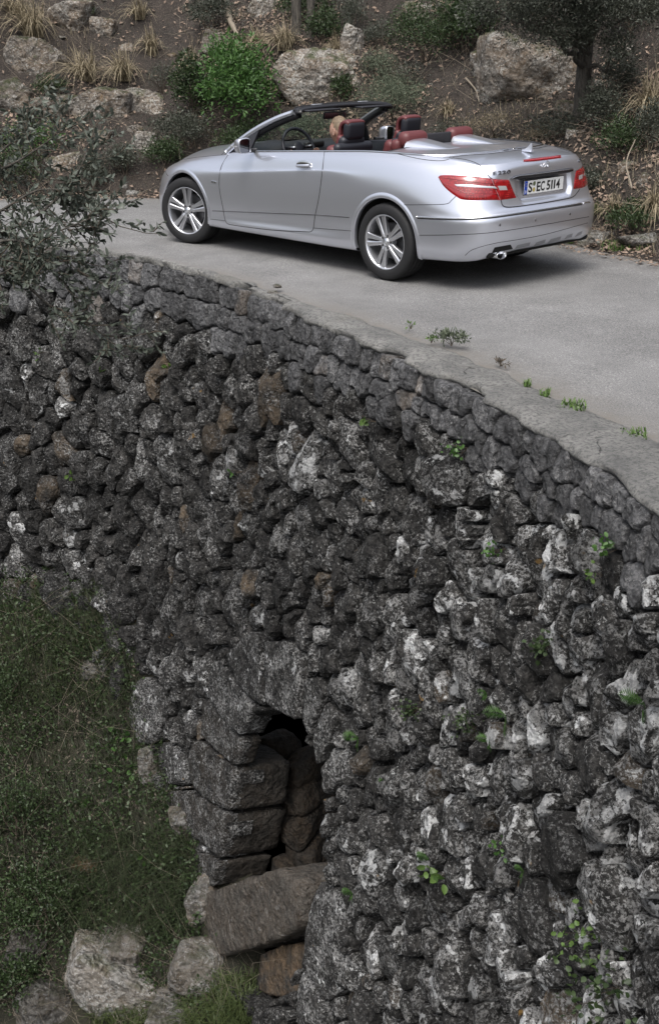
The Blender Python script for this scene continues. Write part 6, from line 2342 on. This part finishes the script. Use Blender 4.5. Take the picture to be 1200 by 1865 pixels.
def chips(P, Nn, sz, name, m, label, squash=.6):
    D1, F1 = ico(1)
    n = len(P)
    V = D1[None] * (sz[:, None, None] * rs.uniform(.6, 1.3, (n, 1, 3)))
    V += rs.normal(size=V.shape) * sz[:, None, None] * .16
    V[..., 2] *= squash
    ang = rs.uniform(0, 2 * PI, n)
    c, s = np.cos(ang)[:, None], np.sin(ang)[:, None]
    V = np.stack([V[..., 0] * c - V[..., 1] * s, V[..., 0] * s + V[..., 1] * c, V[..., 2]], -1)
    V = V + P[:, None] + Nn[:, None] * (sz * .15)[:, None, None]
    F = (F1[None] + (np.arange(n) * len(D1))[:, None, None]).reshape(-1, 3)
    t = np.repeat(np.stack([rs.uniform(.6, 1.5, n), rs.uniform(0, .6, n), rs.uniform(0, .8, n)], 1), len(D1), 0)
    return link(name, new_mesh(name, V.reshape(-1, 3), F, [m], False, t), kind='stuff', label=label)
P, Nn = hill_points(6000, 4.6, .7)
sel = rs.rand(len(P)) < np.clip(.6 + 1.5 * fbm(P * 1.3, 3, 95), .1, 1)
P, Nn = P[sel], Nn[sel]
chips(P, Nn, rs.uniform(.006, .02, len(P)) * (1 + 2.2 * (rs.rand(len(P)) < .07)), "stone_chips", M['slope_rock'], "loose chips of stone between the leaves")
def twigs(P, Nn, L0, L1, r, name, m, label, lift=.4):
    A = Acc()
    for p, nn in zip(P, Nn):
        d = np.cross(nn, rs.normal(size=3)); d /= np.linalg.norm(d) + 1e-9
        d = d + nn * rs.uniform(0, lift)
        L = rs.uniform(L0, L1)
        q = p + nn * .01
        e = rs.normal(size=3) * L * .12
        V, F = tube([q, q + d * L * .5 + e, q + d * L], [r, r * .8, r * .4], 3, caps=False)
        A.add(V, F)
    return link(name, A.mesh(name, [m]), kind='stuff', label=label)
P, Nn = hill_points(3200, 4.6, .9)
twigs(P, Nn, .10, .45, .0032, "fallen_twigs", M['twig_pale'], "thin dead twigs strewn over the slope", 1.0)
P, Nn = hill_points(26000, 4.8, .85)
pt = fbm(P * 1.1 + 30, 3, 195)
P = P[pt > .12]
grass_stuff(P, .16, "dry_grass", M['grass_dry'], "thin dry grass hanging over the litter in patches", .0022, 1.3, (0, .5))
P, Nn = hill_points(3000, 4.6, .9)
twigs(P, Nn, .12, .40, .0028, "brush_twigs", M['twig'], "dark tangled brushwood on the slope", 1.6)
P, Nn = hill_points(52000, 4.8, .8)
pt = fbm(P * 1.5 + 5, 4, 191)
P, Nn = P[pt > -.06], Nn[pt > -.06]
n = len(P)
lift = rs.uniform(0, 1, n) ** 1.5 * .22
D = rnd_dirs(n, rs) + [0, 0, .5]; D /= np.linalg.norm(D, axis=1)[:, None]
L = rs.uniform(.012, .034, n)
V, F = leaf_quads(P + [0, 0, 1.] * lift[:, None], D, side_of(D, rs), L, L * .5, .15)
link("undergrowth", new_mesh("undergrowth", V, F, [M['leaf_grey']], False), kind='stuff', label="low grey-green scrub covering patches of the slope")
# weeds and litter on the verge, spilling over the far edge of the road
def verge_pts(n, lo, hi, dlo, dhi):
    s = rs.uniform(lo, hi, n)
    d = rs.uniform(dlo, dhi, n)
    P0 = FAR.at(s) + FAR.nrm(s) * d[:, None]
    return np.c_[P0, np.maximum(hill_z(s, np.maximum(d, 0)), .012)], np.tile([0, 0, 1.], (n, 1))
P, Nn = verge_pts(5200, 5.0, FAR.S[-1] - 1.5, -.30, .30)
w_ = np.exp(-np.abs(rs.normal(size=len(P))))
n = len(P)
a = rs.uniform(0, 2 * PI, n)
D = np.stack([np.cos(a), np.sin(a), rs.uniform(-.05, .5, n)], 1)
U = np.stack([-np.sin(a), np.cos(a), rs.normal(size=n) * .3], 1)
L = rs.uniform(.02, .05, n)
V, F = leaf_quads(P + [0, 0, .006], D, U, L, L * .55, .2)
link("verge_leaves", new_mesh("verge_leaves", V, F, [M['litter']], False), kind='stuff', label="fallen leaves gathered along the far road edge")
def px_cluster(L, n, fn, jit=1.0):
    """points spread over spots given as (u, v, w, h) in the photograph"""
    out = []
    for (u, v, w, h) in L:
        for _ in range(n):
            q = fn(u + float(np.clip(rs.normal(), -1.4, 1.4)) * w * .28 * jit, v + float(np.clip(rs.normal(), -1.4, 1.4)) * h * .28 * jit)
            if q is not None: out.append(q)
    return np.array(out)
def road_pt(u, v):
    return at_z(u, v, .012)
P = px_cluster([(1140, 452, 110, 16), (1020, 440, 60, 8), (1185, 446, 50, 14)], 330, road_pt)
grass_stuff(P, .07, "verge_weeds", M['leaf_bright'], "fresh green weeds at the foot of the kerb rocks", .006, 1.0)

# ---- small plants along the coping
def sprig(P, r, h, label, m, n=60, leaf=.022, name="small_plant", cat_="plant", group="small plants along the coping", aspect=.35, seed=0):
    rr = np.random.RandomState(seed)
    o = thing(name, label, cat_, P, 0, group)
    me, cc = foliage_mesh("leaves", rr, (r, r * .7, h * .5), n, leaf, m, 12, up=.6, aspect=aspect)
    f = link("leaves", me, o); f.location = (0, 0, h * .35)
    A = Acc()
    for c in cc[:8]: twig_acc(A, (0, 0, -.01), c + [0, 0, h * .4], .0025, .001, rr, 3, 3)
    link("stems", A.mesh("stems", [M['twig']]), o)
    return o
sprig(at_z(822, 628, .03), .13, .12, "grey-green woody plant sprawling on the coping edge, the biggest there", M['leaf_sage'], 330, .03, seed=1)
sprig(at_z(785, 622, .03), .05, .04, "small bright leaves at the left foot of the sprawling plant", M['leaf_bright'], 40, .03, seed=2)
sprig(at_z(748, 597, .03), .03, .05, "single green sprig in the coping joint", M['leaf_bright'], 14, .035, seed=3)
sprig(at_z(912, 664, .03), .05, .03, "dry dark weed in the coping joint right of the sprawling plant", M['twig'], 40, .03, seed=4)
for i, (u, v, w, lab) in enumerate([(960, 702, 16, "tiny grass tuft in the middle of the coping joint"), (992, 720, 22, "short bright grass tuft beyond the tiny one"), (1044, 742, 56, "spreading bright grass along the coping joint"), (1152, 795, 60, "largest bright grass patch by the coping, at the right edge")]):
    P = px_cluster([(u, v, w * .95, 10 + w * .25)], 36 + w * 2, lambda a, b: at_z(a, b, .02))
    o_ = P.mean(0)
    n = len(P)
    ob = grass_stuff(P - o_, .032, "grass_tuft", M['leaf_bright'], lab, .004, .9)
    ob.location = o_
    del ob['kind']
    ob['category'] = "grass tuft"; ob['group'] = "small plants along the coping"
# ---- ferns and weeds rooted in the wall
def wall_pt(u, v, out=.06):
    s_, h_ = on_wall(u, v)
    n_ = WALL.nrm(s_)
    return W(s_, h_, out), np.array([n_[0], n_[1], .1])
def fern(u, v, size, label, seed, nf=6, m='leaf_green', group="ferns and weeds growing from the wall"):
    rr = np.random.RandomState(seed)
    P0, nn = wall_pt(u, v, .07)
    o = thing("fern", label, "fern", P0, 0, group)
    for k in range(nf):
        tng = np.cross(nn, (0, 0, 1)); a = rr.uniform(-1.3, 1.3)
        d = tng * math.sin(a) * .9 + np.array([0, 0, math.cos(a) * .75 - .25]) + nn * .45
        d /= np.linalg.norm(d)
        L = size * rr.uniform(.6, 1.0)
        m_ = 13
        t = np.linspace(0, 1, m_)
        C_ = d[None] * L * t[:, None] + np.array([0, 0, -1]) * (L * .45 * t ** 2)[:, None]
        T = np.gradient(C_, axis=0); T /= np.linalg.norm(T, axis=1)[:, None]
        Sd = np.cross(T, nn); Sd /= np.linalg.norm(Sd, axis=1)[:, None]
        ll = L * .34 * np.sin(PI * np.clip(t * .85 + .12, 0, 1))
        A_ = []
        for sg in (1, -1):
            Dd = Sd * sg + T * .55
            Dd /= np.linalg.norm(Dd, axis=1)[:, None]
            V, F = leaf_quads(C_, Dd, T, ll, L * .045, .3)
            A_.append((V, F))
        V = np.concatenate([A_[0][0], A_[1][0]]); F = np.concatenate([A_[0][1], A_[1][1] + len(A_[0][0])])
        link("frond", new_mesh("frond", V, F, [M[m]], False), o)
    return o
for i, (u, v, s, lab) in enumerate([(905, 1262, .11, "bright fern, upper one of the fern cluster on the right half of the wall"), (940, 1300, .13, "bright fern, middle and largest of the fern cluster"), (915, 1345, .09, "bright fern, lowest of the fern cluster"),
                                    (1195, 1275, .13, "bright fern cut by the right edge of the picture"), (668, 1340, .12, "dark green fern right of the arch crown"), (722, 1420, .07, "small fern below the dark green one"),
                                    (800, 1560, .10, "fern above the round-leaved pennywort"), (975, 1585, .08, "little fern in a deep joint of the lower wall"), (660, 1625, .10, "fern drooping beside the tall stone right of the arch")]):
    fern(u, v, s * 1.15, lab, 900 + i, nf=5 + i % 3)
def wall_weed(u, v, r, label, seed, m='leaf_bright', n=26, leaf=.035, aspect=.8, name="wall_weed", cat_="weed"):
    P0, nn = wall_pt(u, v, .08)
    rr = np.random.RandomState(seed)
    o = thing(name, label, cat_, P0, 0, "ferns and weeds growing from the wall")
    P = rr.normal(size=(n, 3)) * r * .5
    D = rnd_dirs(n, rr) + nn * .8 + [0, 0, -.2]; D /= np.linalg.norm(D, axis=1)[:, None]
    V, F = leaf_oval(P, D, side_of(D, rr), leaf * rr.uniform(.6, 1.2, n), leaf * aspect)
    link("leaves", new_mesh("leaves", V, F, [M[m]], True), o)
    A = Acc()
    for k in range(min(5, n)): twig_acc(A, -nn * .08, P[k], .002, .001, rr, 3, 3)
    link("stems", A.mesh("stems", [M['twig']]), o)
for i, (u, v, r, lab, m_, n_, lf) in enumerate([
    (815, 1590, .06, "round-leaved pennywort in the lower middle of the wall", 'leaf_bright', 14, .055), (852, 812, .06, "green weed under the cap stones, above the white-splashed rock", 'leaf_green', 34, .026),
    (685, 767, .03, "single green leaf on the big dark block below the cap stones", 'leaf_bright', 4, .05), (920, 996, .05, "green tuft right of the white-splashed rock", 'leaf_green', 30, .026),
    (1132, 990, .05, "small green weed under the cap stones near the right edge", 'leaf_green', 30, .026), (1104, 1042, .035, "bright rosette below the weed near the right edge", 'leaf_bright', 14, .028),
    (945, 1530, .07, "pale green herb in the middle of the lower wall", 'leaf_green', 40, .026), (768, 1290, .06, "dark tuft between the arch and the fern cluster", 'leaf_dark', 60, .024),
    (872, 1310, .08, "dark mossy cushion left of the fern cluster", 'leaf_dark', 130, .02), (1010, 1170, .06, "dark tuft of narrow leaves in the upper right wall", 'leaf_dark', 60, .03),
    (145, 865, .05, "little green plant in the left part of the wall", 'leaf_bright', 8, .05), (200, 672, .035, "pair of round leaves below the olive twigs", 'leaf_bright', 5, .05),
    (322, 662, .04, "small round leaves near the curve of the cap stones", 'leaf_bright', 7, .045), (440, 858, .03, "tiny green leaf in the dark middle of the wall", 'leaf_green', 5, .04),
    (1095, 1700, .14, "climbing weed with yellow-green leaves low on the right", 'leaf_bright', 60, .030), (1130, 1800, .22, "dark trailing weed in the bottom right corner", 'leaf_dark', 160, .035),
    (80, 640, .05, "yellowish sprout between the stones under the olive twigs", 'leaf_bright', 12, .03)]):
    wall_weed(u, v, r, lab, 950 + i, m_, n_, lf)
# moss pads between stones
# ---- grassy bank of the gully
def gully_points(n, region):
    """region: spots (u, v, w, h); returns points on the bank"""
    out, nn = [], []
    for (u, v, w, h, k) in region:
        m_ = int(n * k)
        uu, vv2 = rs.uniform(u - w, u + w, m_), rs.uniform(v - h, v + h, m_)
        for a, b in zip(uu, vv2):
            q, nq = on_gully(a, b)
            if q is not None and not (a > 250 + (b - 1200) * .32 and b < 1700):
                out.append(q[:]); nn.append(nq[:])
    return np.array(out), np.array(nn)
P, Nn = gully_points(12000, [(110, 1390, 260, 330, 1.0)])
grass_stuff(P, .13, "bank_grass", M['grass_dark'], "dark green grass on the gully bank", .004, 1.2, (0, .5))
P, Nn = gully_points(1900, [(120, 1180, 120, 110, .5), (240, 1610, 110, 90, 1.0)])
grass_stuff(P, .20, "long_grass", M['grass_dark'], "long dark grass hanging down the bank", .0035, 1.5, (-.3, .8))
P, Nn = gully_points(2200, [(90, 1170, 110, 110, 1.0)])
grass_stuff(P, .07, "mossy_grass", M['grass_green'], "yellow-green mossy grass at the top of the bank", .003, 1.2, (0, .4))
P, Nn = gully_points(17000, [(110, 1450, 260, 400, 1.0)])
pt = fbm(P * 3.0 + 3, 3, 98)
P = P[pt > -.1]; n = len(P)
D = rnd_dirs(n, rs) * .8 + [0, .4, .4]; D /= np.linalg.norm(D, axis=1)[:, None]
L = rs.uniform(.02, .045, n)
V, F = leaf_oval(P + np.c_[rs.normal(size=(n, 2)) * .03, rs.uniform(.03, .20, n)], D, side_of(D, rs), L, L * .6)
link("bank_herbs", new_mesh("bank_herbs", V, F, [M['leaf_dark']], True), kind='stuff', label="dark green herbs tangled in the bank grass")
P, Nn = gully_points(15000, [(110, 1450, 260, 400, 1.0)])
pt = fbm(P * 2.0, 3, 97)
P = P[pt > -.15]
n = len(P)
D = rnd_dirs(n, rs) * .8 + [0, 0.3, .6]; D /= np.linalg.norm(D, axis=1)[:, None]
L = rs.uniform(.015, .042, n)
V, F = leaf_quads(P + np.c_[rs.normal(size=(n, 2)) * .03, rs.uniform(0, .14, n)], D, side_of(D, rs), L, L * .75, .15)
link("bank_creeper", new_mesh("bank_creeper", V, F, [M['leaf_dark']], False), kind='stuff', label="small-leaved creeping plants on the bank")
P, Nn = gully_points(3000, [(110, 1450, 260, 400, 1.0), (450, 1850, 160, 60, .2)])
n = len(P); D = np.cross(Nn, rnd_dirs(n, rs)); D /= np.linalg.norm(D, axis=1)[:, None]
L = rs.uniform(.02, .05, n)
V, F = leaf_quads(P + [0, 0, .012], D, np.cross(Nn, D), L, L * .5, .2)
link("bank_litter", new_mesh("bank_litter", V, F, [M['litter_dark']], False), kind='stuff', label="dead leaves on the gully bank")
P, Nn = gully_points(600, [(110, 1450, 260, 400, .6), (300, 1800, 250, 80, .3)])
twigs(P, Nn, .15, .6, .0016, "bank_twigs", M['twig_pale'], "thin dead stems across the bank", 1.5)
P, Nn = gully_points(1500, [(500, 1830, 120, 50, 1.0), (330, 1850, 160, 30, 1.0)])
grass_stuff(P, .16, "gully_weeds", M['grass_green'], "green weeds on the gully floor under the arch", .0045, 1.2, (0, .3))
for i, (u, v, w, h, lab, m_, n_, lf) in enumerate([(80, 1650, 170, 170, "dark leafy scrub low on the left bank", 'leaf_dark', 2200, .03), (35, 1480, 120, 160, "dark scrub half way down the left bank", 'leaf_dark', 1500, .028),
    (20, 1250, 90, 110, "grey-green scrub at the left edge of the bank", 'leaf_dark', 900, .026), (420, 1700, 60, 40, "fresh green seedling at the foot of the arch", 'leaf_green', 120, .03), (30, 1790, 110, 100, "ivy-like scrub over the dark rock in the bottom left", 'leaf_dark', 1300, .035),
    (400, 1815, 120, 70, "thin dark-leaved shrub in front of the buff boulder", 'leaf_dark', 260, .022), (540, 1850, 90, 50, "green broad-leaved weeds below the arch", 'leaf_green', 160, .045)]):
    shrub(u, v, w, h, lab, M[m_], leaf=lf, n=n_, on=on_gully, group="shrubs on the gully bank", aspect=.6, sink=.5)
for i, (u, v, r, lab, n_) in enumerate([(232, 1362, .10, "trailing plant with heart-shaped leaves beside the wall foot, upper cluster", 16), (232, 1415, .10, "trailing plant with heart-shaped leaves beside the wall foot, lower cluster", 16), (158, 1472, .04, "two heart-shaped leaves alone on the bank", 4), (285, 1570, .06, "heart-shaped leaves in the long grass", 6)]):
    q, nn = on_gully(u, v)
    rr = np.random.RandomState(40 + i)
    o = thing("trailing_plant", lab, "plant", q, 0, "heart-leaved plants on the bank")
    P = rr.normal(size=(n_, 3)) * [r, r, r * .8] + np.array([0, 0, .06])
    D = rnd_dirs(n_, rr) * .6 + [0, .4, -.2]; D /= np.linalg.norm(D, axis=1)[:, None]
    V, F = leaf_oval(P, D, side_of(D, rr), .06, .05)
    link("leaves", new_mesh("leaves", V, F, [M['leaf_green']], True), o)

# ---- the olive-like tree whose branches hang in from the left
def tpt(u, v, d):
    r = ray(u, v)
    return _C + r / np.linalg.norm(r) * d
rs = np.random.RandomState(123)
TD = 7.2
base_xy = tpt(-330, 900, 8.0)
bz = float(gully_z(base_xy[0], base_xy[1]))
olive = thing("overhanging_tree", "grey-green evergreen tree whose leafy branches hang in from the left over the wall and road", "tree", (base_xy[0], base_xy[1], bz))
OL = np.array([base_xy[0], base_xy[1], bz])
trunk = spline([OL + [0, 0, -.2], OL + [.1, -.05, 1.5], tpt(-300, 760, TD + .3), tpt(-220, 600, TD + .1), tpt(-200, 300, TD + .2), tpt(-180, 60, TD + .4)], 40)
V, F = tube(trunk - OL, np.linspace(.13, .05, 40), 12)
link("trunk", new_mesh("trunk", V, F, [M['bark']], True), olive)
BR = [
 ([(-220, 560), (-100, 480), (0, 425), (60, 398), (95, 370), (128, 338), (150, 300), (161, 262)], .018, 7.0),
 ([(-210, 470), (-90, 440), (-10, 470), (40, 510), (90, 555), (150, 580), (205, 625)], .014, 6.9),
 ([(-180, 350), (-60, 330), (20, 300), (70, 270), (110, 240)], .012, 7.4),
 ([(-200, 250), (-90, 262), (-20, 285), (30, 250), (60, 212)], .012, 7.7),
 ([(-100, 480), (0, 440), (60, 440), (110, 420), (160, 400), (183, 392)], .009, 6.8),
 ([(-60, 420), (0, 385), (60, 350), (100, 345), (150, 350)], .009, 7.1),
 ([(-90, 520), (0, 500), (50, 470), (110, 470), (150, 500)], .009, 6.9),
]
tw = []
A = Acc()
for (L, r, d) in BR:
    Pn = spline([tpt(u, v, d + rs.normal() * .05) for u, v in L], 40)
    V, F = tube(Pn - OL, np.linspace(r, .003, 40), 7)
    me = new_mesh("branch", V, F, [M['bark']], True)
    link("branch", me, olive)
    n_t = 19
    for k in range(n_t):
        i = rs.randint(12, 40)
        p = Pn[i]
        t = Pn[min(i + 1, 39)] - Pn[max(i - 1, 0)]; t /= np.linalg.norm(t)
        q = rnd_dirs(1, rs)[0] * .9 + t * .7
        q /= np.linalg.norm(q)
        Lt = rs.uniform(.10, .34)
        e = p + q * Lt + np.array([0, 0, -.04])
        tw.append((p, e))
        # side shoots
        for _ in range(2):
            f = rs.uniform(.3, .9)
            pp = p * (1 - f) + e * f
            q2 = rnd_dirs(1, rs)[0] + q * .6; q2 /= np.linalg.norm(q2)
            tw.append((pp, pp + q2 * rs.uniform(.06, .16)))
Pl, Dl = [], []
for (a, b) in tw:
    Pt = twig_acc(A, a - OL, b - OL, .0035, .0012, rs, 4, 3, .05)
    L = np.linalg.norm(b - a)
    m_ = int(L / .014) + 3
    for k in range(m_):
        f = (k + .5) / m_
        p = a * (1 - f) + b * f
        dd = (b - a) / L * rs.uniform(.3, 1.0) + rnd_dirs(1, rs)[0] * .9
        Pl.append(p - OL); Dl.append(dd / np.linalg.norm(dd))
link("twigs", A.mesh("twigs", [M['twig']]), olive)
Pl, Dl = np.array(Pl), np.array(Dl)
n = len(Pl)
Ls = rs.uniform(.024, .050, n)
V, F = leaf_oval(Pl, Dl, side_of(Dl, rs), Ls, Ls * .40)
me = new_mesh("leaves", V, F, [M['leaf_olive']], True)
link("crown", me, olive, kind='stuff')
print("olive leaves", n)
# a few loose stones and leaves on the coping and road
for i, (u, v, s) in enumerate([(505, 521, .03), (497, 533, .035)]):
    P0 = at_z(u, v, .05)
    me = rock_mesh("pebble", M['boulder'], (s * 1.4, s, s * .5), 700 + i, 8, 3, .08, None, (1, .2, .3))
    thing("pebble", ["loose buff pebble on the coping, the farther of two", "loose flat pebble on the coping, the nearer of two"][i], "stone", P0, 0, "loose stones on the coping", me)
